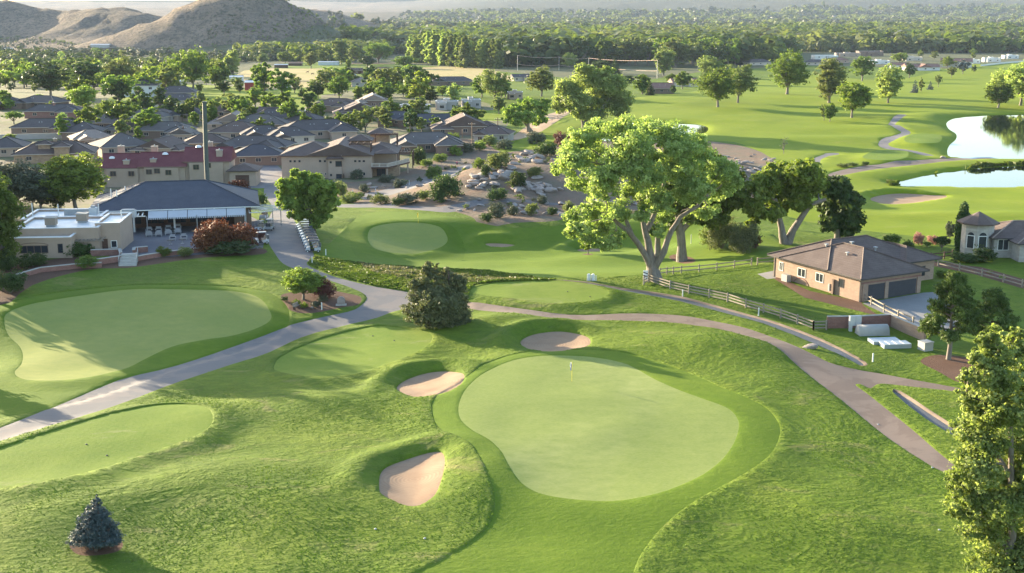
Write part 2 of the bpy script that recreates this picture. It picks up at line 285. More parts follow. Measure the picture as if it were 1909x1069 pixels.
region('cart_path', 'gravel_path', [(868, 562), (960, 577), (1060, 586), (1160, 584), (1260, 586), (1340, 600), (1400, 615), (1450, 635), (1500, 660), (1545, 680), (1590, 688), (1640, 694), (1700, 705), (1790, 722), (1900, 745), (1900, 752), (1790, 730), (1700, 719), (1650, 713), (1634, 715), (1622, 723), (1606, 716), (1595, 718), (1620, 736), (1680, 785), (1740, 838), (1790, 878), (1860, 935), (1960, 1020), (1910, 1040), (1850, 975), (1790, 897), (1740, 872), (1660, 820), (1590, 765), (1530, 720), (1480, 685), (1430, 650), (1380, 626), (1320, 610), (1240, 600), (1160, 597), (1060, 596), (960, 590), (868, 572)], 3, sink=0.06)
region('ditch_curb', 'curb_concrete', [(1043, 524), (1160, 537), (1272, 553), (1400, 588), (1452, 604), (1532, 633), (1600, 668), (1618, 680), (1606, 683), (1590, 676), (1520, 642), (1448, 613), (1396, 596), (1268, 561), (1158, 543), (1043, 530)], 2)
region('ditch_curb', 'curb_concrete', [(1664, 729), (1680, 728), (1735, 766), (1794, 806), (1820, 825), (1805, 830), (1780, 818), (1725, 782)], 2)
region('ditch', 'ditch_floor', [(1045, 526), (1160, 539), (1272, 555), (1400, 590), (1450, 606), (1530, 635), (1598, 670), (1610, 680), (1592, 676), (1520, 641.5), (1448, 612.5), (1396, 595.5), (1268, 560.5), (1158, 542.5), (1045, 529.5)], 2, sink=0.14)
region('ditch', 'ditch_floor', [(1668, 731), (1678, 730), (1732, 768), (1790, 808), (1815, 825), (1805, 829), (1781, 817), (1726, 781)], 2, sink=0.2)
region('garden_bed', 'mulch', [(1640, 590), (1500, 557), (1440, 520), (1446, 516), (1510, 545), (1605, 563), (1610, 570)], 0)
region('garden_bed', 'mulch', [(1716, 672), (1740, 660), (1790, 662), (1850, 680), (1840, 712), (1790, 712), (1750, 692)], 4)
region('garden_bed', 'mulch', [(131, 1022), (136, 1012), (170, 1004), (215, 1005), (229, 1012), (222, 1025), (190, 1033), (150, 1034)], 4)
region('garden_bed', 'mulch', [(1247, 489), (1262, 484), (1290, 485), (1296, 489), (1275, 493)], 3)
region('garden_bed', 'mulch', [(1085, 479), (1095, 476), (1106, 479), (1100, 482)], 3)
region('driveway', 'driveway', [(1608, 566), (1722, 548), (1790, 545), (1815, 585), (1800, 600), (1760, 618), (1720, 610), (1660, 590)], 0)
region('driveway', 'driveway', [(1412, 512), (1446, 506), (1446, 521), (1430, 522)], 0)
region('dirt_bed', 'mulch', [(1730, 486), (1760, 492), (1830, 500), (1909, 520), (1909, 540), (1820, 515), (1740, 498)], 0)
m = plain('ditch_floor', (0.09, 0.095, 0.105), 0.6, 0, 0.2, 1.5, 0.3)

MOUNDS = []
def mound(x, y, rl, rs, ang, h): p = G(x, y); MOUNDS.append((p.x, p.y, rl, rs, R(ang), h))
mound(1340, 655, 11, 6, -25, 1.5); mound(1420, 720, 9, 6, -50, 0.6); mound(925, 603, 6, 4, 10, 0.9); mound(690, 745, 9, 5, 25, 0.7)
mound(350, 900, 9, 5, 20, 0.8); mound(480, 760, 8, 5, 25, 0.6); mound(880, 905, 4, 7, 0, 0.7); mound(1600, 1000, 12, 8, -30, 0.9)
mound(560, 930, 9, 6, 20, 0.7); mound(1200, 485, 22, 8, 0, 1.2); mound(900, 480, 18, 5, 0, -0.6); mound(120, 960, 7, 5, 20, 0.6)
mound(1700, 220, 25, 18, 0, 1.4); mound(1640, 240, 30, 12, 10, 1.2); mound(1560, 260, 25, 10, -10, 0.8); mound(1880, 405, 40, 8, 0, 1.0)
def height(X, Y, final=True):
    X = np.atleast_1d(np.asarray(X, float)); Y = np.atleast_1d(np.asarray(Y, float))
    z = base(X, Y)
    near = 1 - sstep(450, 700, Y)
    z = z + 0.9 * fbm(X / 16, Y / 22, 3, 3) * near
    fl = sstep(180, 320, Y) * (1 - sstep(600, 800, Y)) * sstep(10, 60, X); z = z + fl * 2.2 * fbm(X / 40, Y / 50, 2, 9)
    rg = sstep(-34, 0, X) * (1 - sstep(60, 84, X)) * np.exp(-((Y - 280) / 26.0) ** 2); z = z + rg * 1.8 * fbm(X / 9, Y / 9, 4, 21)
    # eroded gullies on the hills
    hm = np.clip((base(X, Y) - np.interp(Y, PY, PZ)) / 40.0, 0, 1) * sstep(1300, 1500, Y)
    rid = 1 - np.abs(2 * vnoise(X / 55, Y / 120, 31) - 1); rid2 = 1 - np.abs(2 * vnoise(X / 21, Y / 45, 32) - 1)
    z = z + hm * (8 * (rid - 0.55) + 7 * (rid2 - 0.5) + 10 * fbm(X / 60, Y / 60, 4, 33))
    far = sstep(4500, 6000, Y); z = z + far * 22 * fbm(X / 300, Y / 500, 4, 41)
    for mx, my, rl, rs, a, h in MOUNDS:
        s = (np.abs(X - mx) < 3 * max(rl, rs)) & (np.abs(Y - my) < 3 * max(rl, rs))
        if s.any():
            dx = X[s] - mx; dy = Y[s] - my; p = dx * math.cos(a) + dy * math.sin(a); q = -dx * math.sin(a) + dy * math.cos(a)
            z[s] += h * np.exp(-(p / rl) ** 2 - (q / rs) ** 2)
    for r in REG:
        if not any(k in r for k in ('sink', 'raise_', 'bunker', 'bank')): continue
        P = r['P']; mg = 9
        s = (X > P[:, 0].min() - mg) & (X < P[:, 0].max() + mg) & (Y > P[:, 1].min() - mg) & (Y < P[:, 1].max() + mg)
        if not s.any(): continue
        d = sdist(P, X[s], Y[s]); d = np.where(np.abs(d) < 0.003, 0, d)
        if 'raise_' in r: a, f = r['raise_']; z[s] += a * (1 - sstep(0, f, np.maximum(d, 0)))
        if 'bunker' in r:
            a, b_, f = r['bunker']; g = r.get('ring', 0)
            z[s] += -a * (1 - sstep(0.0, f, np.maximum(d, 0))) - b_ * sstep(0, 2.2, np.maximum(-d, 0)) - np.where(d <= 0, 0.16, 0.16 * (1 - np.clip(d / 0.12, 0, 1)))
            
            cx, cy = P.mean(0); rx, ry = X[s] - cx, Y[s] - cy; rr = np.hypot(rx, ry) + 1e-6
            z[s] += g * np.exp(-((d - 2.3) / 1.6) ** 2) * np.clip((-0.62 * rx + 0.78 * ry) / rr * 1.3 + 0.15, 0, 1) * (d > 0)
        if 'sink' in r: z[s] -= r['sink'] * (1 - np.clip(d / 0.13, 0, 1))
        if 'bank' in r:
            wd, h0 = r['bank']; t = sstep(0.8, wd + 3, d); zb = r['level'] + h0 * np.clip(d / 0.8, 0, 1)
            z[s] = np.where(d <= 0, r['level'], zb * (1 - t) + z[s] * t)
    return z
def zt(x, y): return float(height(x, y)[0])
def GT(x, y):
    p = G(x, y); return Vector((p.x, p.y, zt(p.x, p.y)))

def fast_mesh(name, V, Fc, mats=(), midx=None, smooth=False):
    me = bpy.data.meshes.new(name); V = np.asarray(V, np.float32); Fc = np.asarray(Fc, np.int32); k = Fc.shape[1]
    me.vertices.add(len(V)); me.vertices.foreach_set("co", V.ravel())
    me.loops.add(Fc.size); me.loops.foreach_set("vertex_index", Fc.ravel())
    me.polygons.add(len(Fc)); me.polygons.foreach_set("loop_start", np.arange(0, Fc.size, k, dtype=np.int32))
    for mm in mats: me.materials.append(MATS[mm] if isinstance(mm, str) else mm)
    if midx is not None: me.polygons.foreach_set("material_index", np.asarray(midx, np.int32))
    me.polygons.foreach_set("use_smooth", np.full(len(Fc), smooth)); me.update(calc_edges=True); return me

def build_ground():
    pts = []
    s = np.concatenate([np.linspace(-1.5, -0.62, 22)[:-1], np.linspace(-0.62, 0.62, 210), np.linspace(0.62, 1.5, 22)[1:]])
    y = -45.0; rows = []
    while y < 10900:
        rows.append(y); y += max(0.85, (y + 60) * (0.006 if y < 320 else (0.011 if y < 900 else 0.014)))
    for i, yy in enumerate(rows):
        ss = s if yy < 320 else s[::2] if False else s
        x = (yy + 60) * ss + rng.uniform(-.2, .2, len(ss)) * (yy + 60) * 0.005
        pts.append(np.stack([x, np.full(len(ss), yy) + rng.uniform(-.25, .25, len(ss)) * (yy + 60) * 0.004], 1))
    V = [np.concatenate(pts)]
    for r in REG:
        if 'bunker' in r and r['P'][:, 1].max() < 240:
            P = r['P']; gx, gy = np.meshgrid(np.arange(P[:, 0].min() - 5, P[:, 0].max() + 5, 0.45), np.arange(P[:, 1].min() - 5, P[:, 1].max() + 5, 0.45))
            g = np.stack([gx.ravel(), gy.ravel()], 1) + rng.uniform(-.1, .1, (gx.size, 2)); V.append(g)
    nb = sum(len(v_) for v_ in V); edges = []; faces = []
    for r in REG:
        P = r['P']; n_ = len(P); faces.append(list(range(nb, nb + n_))); V.append(P); nb += n_
    for r in REG:
        if any(k in r for k in ('sink', 'bunker', 'bank')):
            P = r['P']; T = np.roll(P, -1, 0) - np.roll(P, 1, 0); N = np.stack([T[:, 1], -T[:, 0]], 1); N /= np.linalg.norm(N, axis=1)[:, None] + 1e-9
            q = P + N * 0.14
            if sdist(P, q[:, 0], q[:, 1]).mean() < 0: q = P - N * 0.14
            q = q[sdist(P, q[:, 0], q[:, 1]) > 0.08]; V.append(q); nb += len(q)
    V = np.concatenate(V)
    res = delaunay_2d_cdt([Vector(v_) for v_ in V], edges, faces, 0, 1e-4, True)
    vs = np.array([(v_.x, v_.y) for v_ in res[0]]); tri = np.array(res[2], np.int32)
    of = res[5]; lab = np.array([max(o) if o else -1 for o in of])
    z = height(vs[:, 0], vs[:, 1])
    a, b_, c_ = (vs[tri[:, k]] for k in range(3))
    cr = (b_[:, 0] - a[:, 0]) * (c_[:, 1] - a[:, 1]) - (b_[:, 1] - a[:, 1]) * (c_[:, 0] - a[:, 0])
    tri = np.where((cr < 0)[:, None], tri[:, ::-1], tri); keep = np.abs(cr) > 1e-7; tri = tri[keep]; lab = lab[keep]
    cy = vs[tri].mean(1)[:, 1]; cx = vs[tri].mean(1)[:, 0]
    V3 = np.column_stack([vs, z])
    hill = (lab == -1) & (cy > 1250)
    sets = [('ground', 'rough_grass', (lab == -1) & ~hill), ('hills', 'desert_hill', hill)] + [(r['name'], r['mat'], lab == i) for i, r in enumerate(REG)]
    for name, mat, mk in sets:
        if not mk.any(): continue
        t = tri[mk]; u, inv = np.unique(t, return_inverse=True); inv = inv.reshape(t.shape)
        Q = V3[u].copy(); o0 = np.zeros(3)
        if name == 'bunker': o0 = Q.mean(0); Q -= o0
        ob = bpy.data.objects.new(name, fast_mesh(name, Q, inv, (mat,), None, True)); C.objects.link(ob); ob['kind'] = 'structure'; ob.location = o0
build_ground()

# ---------------------------------------------------------------- object helpers
def tag(o, label=None, cat=None, group=None, kind=None):
    if label: o['label'] = label
    if cat: o['category'] = cat
    if group: o['group'] = group
    if kind: o['kind'] = kind
    return o
def empty(name, loc, rz=0, label=None, cat=None, group=None):
    o = bpy.data.objects.new(name, None); C.objects.link(o); o.location = loc; o.rotation_euler = (0, 0, rz); o.empty_display_size = 0.3
    return tag(o, label, cat, group)
class MB:
    """collects simple solids, links them as one mesh object"""
    def __init__(s): s.v = []; s.f = []; s.m = []; s.mats = []
    def mi(s, mat):
        if mat not in s.mats: s.mats.append(mat)
        return s.mats.index(mat)
    def add(s, V, Fs, mat):
        k = len(s.v); s.v += [tuple(v) for v in V]; s.f += [tuple(i + k for i in f) for f in Fs]; s.m += [s.mi(mat)] * len(Fs); return s
    def box(s, x0, x1, y0, y1, z0, z1, mat, bev=0):
        V = [(x0, y0, z0), (x1, y0, z0), (x1, y1, z0), (x0, y1, z0), (x0, y0, z1), (x1, y0, z1), (x1, y1, z1), (x0, y1, z1)]
        return s.add(V, [(3, 2, 1, 0), (4, 5, 6, 7), (0, 1, 5, 4), (1, 2, 6, 5), (2, 3, 7, 6), (3, 0, 4, 7)], mat)
    def poly(s, pts, z0, z1, mat):
        n_ = len(pts); V = [(p[0], p[1], z0) for p in pts] + [(p[0], p[1], z1) for p in pts]
        return s.add(V, [tuple(range(n_))[::-1], tuple(range(n_, 2 * n_))] + [(i, (i + 1) % n_, (i + 1) % n_ + n_, i + n_) for i in range(n_)], mat)
    def tube(s, P, r, mat, n_=8, cap=True):
        P = [Vector(p) for p in P]; r = r if isinstance(r, (list, tuple)) else [r] * len(P); V = []; Fs = []
        for i, p in enumerate(P):
            d = (P[min(i + 1, len(P) - 1)] - P[max(i - 1, 0)]).normalized(); a = d.orthogonal().normalized() if i == 0 else (a - d * a.dot(d)).normalized(); b_ = d.cross(a)
            V += [p + (a * math.cos(2 * math.pi * k / n_) + b_ * math.sin(2 * math.pi * k / n_)) * r[i] for k in range(n_)]
        for i in range(len(P) - 1):
            Fs += [(i * n_ + k, i * n_ + (k + 1) % n_, (i + 1) * n_ + (k + 1) % n_, (i + 1) * n_ + k) for k in range(n_)]
        if cap: Fs += [tuple(range(n_))[::-1], tuple(range((len(P) - 1) * n_, len(P) * n_))]
        return s.add(V, Fs, mat)
    def cyl(s, x, y, z0, z1, r, mat, n_=12): return s.tube([(x, y, z0), (x, y, z1)], r, mat, n_)
    def xform(s, M, start=0):
        s.v[start:] = [tuple(M @ Vector(v)) for v in s.v[start:]]; return s
    def mesh(s, name, smooth=False):
        me = bpy.data.meshes.new(name); me.from_pydata(s.v, [], s.f)
        for mm in s.mats: me.materials.append(MATS[mm])
        me.polygons.foreach_set("material_index", s.m)
        if smooth: me.polygons.foreach_set("use_smooth", [True] * len(s.f))
        me.update(); return me
    def build(s, name, parent=None, smooth=False, loc=None):
        o = bpy.data.objects.new(name, s.mesh(name, smooth)); C.objects.link(o); o.parent = parent
        if loc is not None: o.location = loc
        return o
def copy_tree(o, parent=None):
    c = o.copy(); C.objects.link(c); c.parent = parent
    for ch in o.children: copy_tree(ch, c)
    return c

# ---------------------------------------------------------------- foliage and bark
def leaf_mat(name, a, b_, c_, trans=0.3, tcol=None, rough=0.55):
    m, n, b = new_mat(name)
    at = n.nodes.new("ShaderNodeAttribute"); at.attribute_name = "tone"
    oi = n.nodes.new("ShaderNodeObjectInfo")
    c = ramp(n, at.outputs["Fac"], [(0.0, a), (0.5, b_), (1.0, c_)])
    hs = n.nodes.new("ShaderNodeHueSaturation"); L(n, maprange(n, oi.outputs["Random"], 0, 1, 0.485, 0.51), hs.inputs["Hue"]); L(n, maprange(n, oi.outputs["Random"], 0, 1, 0.85, 1.15), hs.inputs["Value"]); L(n, c, hs.inputs["Color"])
    L(n, hs.outputs[0], b.inputs["Base Color"]); b.inputs["Roughness"].default_value = rough; b.inputs["Specular IOR Level"].default_value = 0.15
    tr = n.nodes.new("ShaderNodeBsdfTranslucent"); mx = n.nodes.new("ShaderNodeMixShader"); mx.inputs[0].default_value = trans
    t2 = mixc(n, 1.0, hs.outputs[0], tcol or (1.4, 1.45, 0.8), 'MULTIPLY'); L(n, t2, tr.inputs[0])
    L(n, b.outputs[0], mx.inputs[1]); L(n, tr.outputs[0], mx.inputs[2]); L(n, mx.outputs[0], n.nodes["Material Output"].inputs[0])
leaf_mat('leaf_lime', (0.17, 0.23, 0.07), (0.26, 0.325, 0.11), (0.40, 0.455, 0.21), 0.5, (1.4, 1.5, 0.8))
leaf_mat('leaf_bright', (0.10, 0.155, 0.025), (0.17, 0.235, 0.042), (0.28, 0.35, 0.10), 0.45)
leaf_mat('leaf_poplar', (0.13, 0.19, 0.05), (0.21, 0.28, 0.085), (0.35, 0.42, 0.18), 0.5)
leaf_mat('leaf_green', (0.07, 0.115, 0.022), (0.115, 0.17, 0.036), (0.17, 0.23, 0.058), 0.45)
leaf_mat('leaf_olive', (0.095, 0.13, 0.045), (0.15, 0.185, 0.065), (0.21, 0.245, 0.095), 0.42)
leaf_mat('leaf_dark', (0.035, 0.062, 0.02), (0.06, 0.095, 0.028), (0.09, 0.13, 0.038), 0.28)
leaf_mat('leaf_sage', (0.075, 0.09, 0.055), (0.105, 0.122, 0.075), (0.145, 0.16, 0.10), 0.15, (1.2, 1.2, 0.9))
leaf_mat('leaf_blue', (0.05, 0.07, 0.075), (0.085, 0.115, 0.125), (0.14, 0.17, 0.18), 0.15, (1, 1, 1))
leaf_mat('leaf_red', (0.07, 0.025, 0.018), (0.13, 0.045, 0.022), (0.21, 0.08, 0.035), 0.2, (1.3, 1.0, 0.8))
leaf_mat('leaf_maroon', (0.081, 0.034, 0.030), (0.135, 0.054, 0.041), (0.203, 0.095, 0.068), 0.2, (1.3, 1, 1))
leaf_mat('leaf_pink', (0.338, 0.189, 0.162), (0.446, 0.270, 0.216), (0.540, 0.351, 0.270), 0.3, (1.3, 1, 1))
leaf_mat('leaf_juniper', (0.075, 0.09, 0.045), (0.12, 0.135, 0.065), (0.2, 0.2, 0.09), 0.25)
leaf_mat('leaf_pine', (0.05, 0.08, 0.018), (0.08, 0.12, 0.028), (0.14, 0.175, 0.045), 0.25)
leaf_mat('dry_grass', (0.10, 0.11, 0.06), (0.14, 0.14, 0.08), (0.2, 0.18, 0.12), 0.25)
leaf_mat('tall_grass', (0.065, 0.10, 0.018), (0.09, 0.13, 0.025), (0.13, 0.155, 0.045), 0.3)
m, n, b = new_mat('bark'); v = coords(n, (3, 3, 0.7), 0, True); g = noise(n, v, 1.2, 5, 0.7)
L(n, ramp(n, g, [(0.3, (0.13, 0.105, 0.085)), (0.7, (0.25, 0.215, 0.18))]), b.inputs["Base Color"]); b.inputs["Roughness"].default_value = 0.9; bump(n, b, g, 1, 0.12)
m, n, b = new_mat('bark_dark'); v = coords(n, (3, 3, 0.7), 0, True); g = noise(n, v, 1.5, 5, 0.7)
L(n, ramp(n, g, [(0.3, (0.06, 0.042, 0.032)), (0.7, (0.12, 0.085, 0.065))]), b.inputs["Base Color"]); b.inputs["Roughness"].default_value = 0.9; bump(n, b, g, 1, 0.1)

def leaf_cloud(lobes, n_, size, seed=0, flat=0.0, up=0.25, shell=0.55, aspect=0.55, tone_amp=0.35, clump=0, jit=0.75, cfr=0.3):
    """n_ little leaf faces spread through ellipsoid lobes -> verts, faces, tone"""
    g = np.random.default_rng(seed); lb = np.array(lobes, float)
    wgt = (lb[:, 3] * lb[:, 4] + lb[:, 3] * lb[:, 5] + lb[:, 4] * lb[:, 5]) ; wgt /= wgt.sum()
    li = g.choice(len(lb), n_, p=wgt); q = lb[li]
    if clump:
        ncl = max(len(lb) * 3, n_ // clump); cl = g.choice(len(lb), ncl, p=wgt); dc = g.normal(size=(ncl, 3)); dc /= np.linalg.norm(dc, axis=1)[:, None]
        rc = 1 - (1 - shell) * g.random(ncl) ** 1.3 * 1.2; ci = g.integers(0, ncl, n_); q = lb[cl[ci]]
        cp = lb[cl, :3] + dc * lb[cl, 3:6] * rc[:, None]; cs = lb[cl, 3:6].mean(1) * cfr * g.uniform(0.6, 1.5, ncl)
        off = g.normal(size=(n_, 3)); off /= np.linalg.norm(off, axis=1)[:, None]; off *= (g.random(n_) ** 0.4)[:, None]
        P = cp[ci] + off * cs[ci][:, None] * np.array([1.15, 1.15, 0.75]); d = dc[ci] * 0.6 + off * 0.7; ctone = g.random(ncl)[ci]
    else:
        d = g.normal(size=(n_, 3)); d /= np.linalg.norm(d, axis=1)[:, None]
        r = 1 - (1 - shell) * g.random(n_) ** 1.5
        P = q[:, :3] + d * q[:, 3:6] * r[:, None]; P += g.normal(size=P.shape) * q[:, 3:6] * 0.05; ctone = g.random(len(lb))[li]
    N = d + g.normal(size=d.shape) * jit; N[:, 2] += up; N /= np.linalg.norm(N, axis=1)[:, None] + 1e-9
    A = np.cross(N, g.normal(size=d.shape)); A /= np.linalg.norm(A, axis=1)[:, None] + 1e-9; B = np.cross(N, A)
    s = size * g.uniform(0.55, 1.35, n_)[:, None]
    V = np.stack([P + A * s, P + B * s * aspect + A * s * 0.1, P - A * s, P - B * s * aspect - A * s * 0.1], 1).reshape(-1, 3)
    Fc = np.arange(n_ * 4).reshape(-1, 4)
    tone = np.clip(0.5 + tone_amp * (ctone - 0.5) * 2 * 0.6 + g.normal(size=n_) * 0.17, 0, 1)
    return V, Fc, tone
def cloud_mesh(name, parts, mats):
    """parts: list of (V,F,tone,matindex) all quads"""
    Vs, Fs, T, M = [], [], [], []; k = 0
    for V, Fc, t, mi in parts: Vs.append(V); Fs.append(Fc + k); T.append(t); M.append(np.full(len(Fc), mi)); k += len(V)
    me = fast_mesh(name, np.concatenate(Vs), np.concatenate(Fs), mats, np.concatenate(M))
    a = me.attributes.new("tone", 'FLOAT', 'FACE'); a.data.foreach_set("value", np.concatenate(T).astype(np.float32)); return me
def limb_quads(paths, n_=6):
    """tapered tubes as quads only: list of (points, radii)"""
    Vs = []; Fs = []; k = 0
    for P, r in paths:
        P = [Vector(p) for p in P]
        for i, p in enumerate(P):
            d = (P[min(i + 1, len(P) - 1)] - P[max(i - 1, 0)]).normalized(); a = d.orthogonal().normalized() if i == 0 else (a - d * a.dot(d)).normalized(); b_ = d.cross(a)
            Vs += [tuple(p + (a * math.cos(2 * math.pi * j / n_) + b_ * math.sin(2 * math.pi * j / n_)) * r[i]) for j in range(n_)]
        for i in range(len(P) - 1):
            Fs += [(k + i * n_ + j, k + i * n_ + (j + 1) % n_, k + (i + 1) * n_ + (j + 1) % n_, k + (i + 1) * n_ + j) for j in range(n_)]
        k = len(Vs)
    return np.array(Vs), np.array(Fs)
def wob(p, q, rnd, k=4, amp=0.06):
    p = Vector(p); q = Vector(q); L_ = (q - p).length; out = [p]
    for i in range(1, k): out.append(p.lerp(q, i / k) + Vector((rnd.uniform(-1, 1), rnd.uniform(-1, 1), rnd.uniform(-.5, 1))) * L_ * amp)
    return out + [q]

def make_proto(kind, leafm, seed, nleaf, lsize, barkm='bark'):
    """one unit-high tree: (trunk mesh, crown mesh)"""
    rnd = random.Random(seed); lobes = []; limbs = []
    up = 0.25; shell = 0.5; clump = 26; asp = 0.6
    if kind in ('round', 'broad', 'tall', 'sparse', 'fine'):
        zc, rx, rz = dict(round=(0.60, 0.36, 0.40), broad=(0.60, 0.52, 0.37), tall=(0.56, 0.26, 0.44), sparse=(0.6, 0.42, 0.38), fine=(0.60, 0.42, 0.39))[kind]
        nl = dict(round=11, broad=15, tall=12, sparse=12, fine=12)[kind]
        for i in range(nl):
            a = i * 2.4 + rnd.uniform(-.4, .4); t = (i + 0.5) / nl; zz = 1 - 2 * t; rr = math.sqrt(max(0, 1 - zz * zz)) * rnd.uniform(0.45, 0.72)
            s = rnd.uniform(0.48, 0.64) * (1 if kind != 'sparse' else 0.7)
            lobes.append((rr * rx * math.cos(a), rr * rx * math.sin(a), zc + zz * rz * 0.62, rx * s, rx * s, rz * s * 0.9))
        lobes.append((0, 0, zc, rx * 0.55, rx * 0.55, rz * 0.6))
        fk = 0.2 if kind != 'tall' else 0.12
        limbs.append((wob((0, 0, -0.01), (rnd.uniform(-.02, .02), 0, fk), rnd, 3, 0.03), [0.036, 0.026, 0.023, 0.021]))
        for l in lobes[:-1]:
            mid = Vector((l[0] * 0.45, l[1] * 0.45, fk + (l[2] - fk) * 0.5)); limbs.append((wob((0, 0, fk * 0.9), mid, rnd, 2, 0.05) + wob(mid, l[:3], rnd, 2, 0.08)[1:], [0.016, 0.012, 0.009, 0.006, 0.003]))
    elif kind == 'umbrella':
        up = 0.6
        for i in range(12):
            a = i * 2.4; rr = 0.75 * math.sqrt((i + .5) / 12); lobes.append((rr * 0.6 * math.cos(a), rr * 0.6 * math.sin(a), 0.72 - 0.25 * rr * rr, 0.22, 0.22, 0.2))
            limbs.append((wob((0, 0, 0.2), lobes[-1][:3], rnd, 3, 0.05), [0.02, 0.015, 0.01, 0.004]))
        limbs.append((wob((0, 0, -0.01), (0, 0, 0.25), rnd, 2, 0.02), [0.04, 0.03, 0.025]))
    elif kind == 'dome':
        clump = 0; up = 0.2; shell = 0.82
        lobes = [(0, 0, 0.5, 0.5, 0.5, 0.48)]; limbs.append(([(0, 0, 0), (0, 0, .5)], [0.03, 0.02]))
    elif kind == 'poplar':
        up = 0.35; clump = 18
        for i in range(16):
            t = i / 15; a = i * 2.4; rr = 0.07 * math.sin(math.pi * min(1, t * 0.9 + 0.12)) ; lobes.append((rr * math.cos(a), rr * math.sin(a), 0.12 + 0.82 * t, 0.10 * (1 - 0.55 * t) + .02, 0.10 * (1 - 0.55 * t) + .02, 0.10))
        limbs.append(([(0, 0, -.01), (0, 0, 0.9)], [0.02, 0.004]))
    elif kind == 'column':
        clump = 0; lobes = [(0, 0, .12 + .76 * i / 9, (.14 - .007 * abs(i - 4)) * (1 if i < 8 else .7), (.14 - .007 * abs(i - 4)) * (1 if i < 8 else .7), .14) for i in range(10)]
        limbs.append(([(0, 0, 0), (0, 0, .5)], [0.02, 0.02])); up = 0.8; shell = .7
    elif kind in ('spruce', 'fir'):
        asp = 0.35; clump = 10; up = 0.2; wd = 0.45 if kind == 'spruce' else 0.25
        for lv in range(11):
            t = lv / 10; z = 0.06 + 0.86 * t; rr = wd * (1 - t) ** 0.8 + 0.015; nb = max(3, int(11 * (1 - t)))
            for j in range(nb):
                a = 2 * math.pi * j / nb + lv * 0.7 + rnd.uniform(-.2, .2); q = rr * rnd.uniform(0.82, 1.05)
                lobes.append((q * 0.62 * math.cos(a), q * 0.62 * math.sin(a), z - 0.03 * q / wd, q * 0.4 + .02, q * 0.4 + .02, 0.06))
            lobes.append((0, 0, z, rr * 0.5, rr * 0.5, 0.06))
        limbs.append(([(0, 0, -.01), (0, 0, 0.95)], [0.03, 0.004]))
    elif kind == 'pine':
        asp = 0.3; clump = 20; shell = 0.3
        for i in range(22):
            t = i / 21; a = i * 2.4 + rnd.uniform(-.3, .3); z = 0.32 + 0.62 * t; rr = (0.36 * (1 - t) ** 0.6 + 0.02) * rnd.uniform(0.6, 1.1)
            lobes.append((rr * math.cos(a), rr * math.sin(a), z, 0.13 - 0.04 * t, 0.13 - .04 * t, 0.075)); limbs.append((wob((0, 0, z - 0.06), lobes[-1][:3], rnd, 2, 0.05), [0.012, 0.008, 0.003]))
        limbs.append((wob((0, 0, -.01), (0, 0, 0.9), rnd, 5, 0.01), [0.033, 0.027, 0.022, 0.016, 0.01, 0.004]))
    elif kind == 'shrub':
        clump = 16; shell = 0.4
        for i in range(8):
            a = i * 2.4; rr = rnd.uniform(0.15, 0.4); lobes.append((rr * math.cos(a), rr * math.sin(a), 0.42 + rnd.uniform(-.15, .2), 0.3, 0.3, 0.33))
        for i in range(6): limbs.append(([(0, 0, 0), tuple(lobes[i][:3])], [0.02, 0.006]))
    elif kind == 'bare':
        for i in range(26):
            z = rnd.uniform(.25, .95); a = rnd.uniform(0, 6.3); q = 0.25 * (1 - abs(z - .5)); limbs.append((wob((0, 0, z * .7), (q * math.cos(a), q * math.sin(a), z), rnd, 2, .08), [.008, .005, .002]))
        limbs.append(([(0, 0, 0), (0, 0, .95)], [0.02, 0.004])); lobes = [(0, 0, .6, .2, .2, .35)]
    V, Fc, t = leaf_cloud(lobes, nleaf, lsize, seed, up=up, shell=shell, aspect=asp, clump=clump)
    keep = V.reshape(-1, 4, 3)[:, :, 2].min(1) > 0.0; Fk = Fc[keep]; 
    cm = cloud_mesh('crown', [(V, Fk, t[keep], 0)], [leafm])
    lv, lf = limb_quads(limbs); tm = fast_mesh('trunk', lv, lf, [barkm], None, True)
    return tm, cm
PROTO = {}
def proto(kind, leafm, var=0, nleaf=2600, lsize=0.026, barkm='bark'):
    k = (kind, leafm, var, nleaf)
    if k not in PROTO: PROTO[k] = make_proto(kind, leafm, sum(map(ord, kind + leafm)) + var * 17, nleaf, lsize, barkm)
    return PROTO[k]
def plant(name, p, h, wd, kind, leafm, label, cat, group=None, var=None, nleaf=2600, lsize=0.026, parts=('trunk', 'crown'), barkm='bark', natural=None):
    """one tree or shrub standing at p, h metres high and about wd metres wide"""
    var = random.randrange(3) if var is None else var
    tm, cm = proto(kind, leafm, var, nleaf, lsize, barkm)
    nat = natural or dict(round=.78, broad=1.1, tall=.6, sparse=.9, fine=.9, umbrella=1.35, dome=1, poplar=.26, column=.28, spruce=.75, fir=.48, pine=.85, shrub=1.25, bare=.5)[kind]
    e = empty(name, (p[0], p[1], p[2] - 0.02 * h), random.uniform(0, 6.28), label, cat, group); sx = wd / (h * nat); e.scale = (h * sx, h * sx, h)
    for nm, me in ((parts[0], tm), (parts[1], cm)):
        o = bpy.data.objects.new(nm, me); C.objects.link(o); o.parent = e
    return e
def size_at(p, px):  # metres spanned by px photo pixels at point p
    dep = p.y * math.cos(PITCH) + (HC - p.z) * math.sin(PITCH); return px * dep / F
def tree_px(name, x, yb, yt, wpx, kind, leafm, label, cat='tree', group=None, **kw):
    p = GT(x, yb); r_ = ray(x, yt); h = HC + r_[2] * p.y / r_[1] - p.z; return plant(name, p, h, size_at(p, wpx), kind, leafm, label, cat, group, **kw)

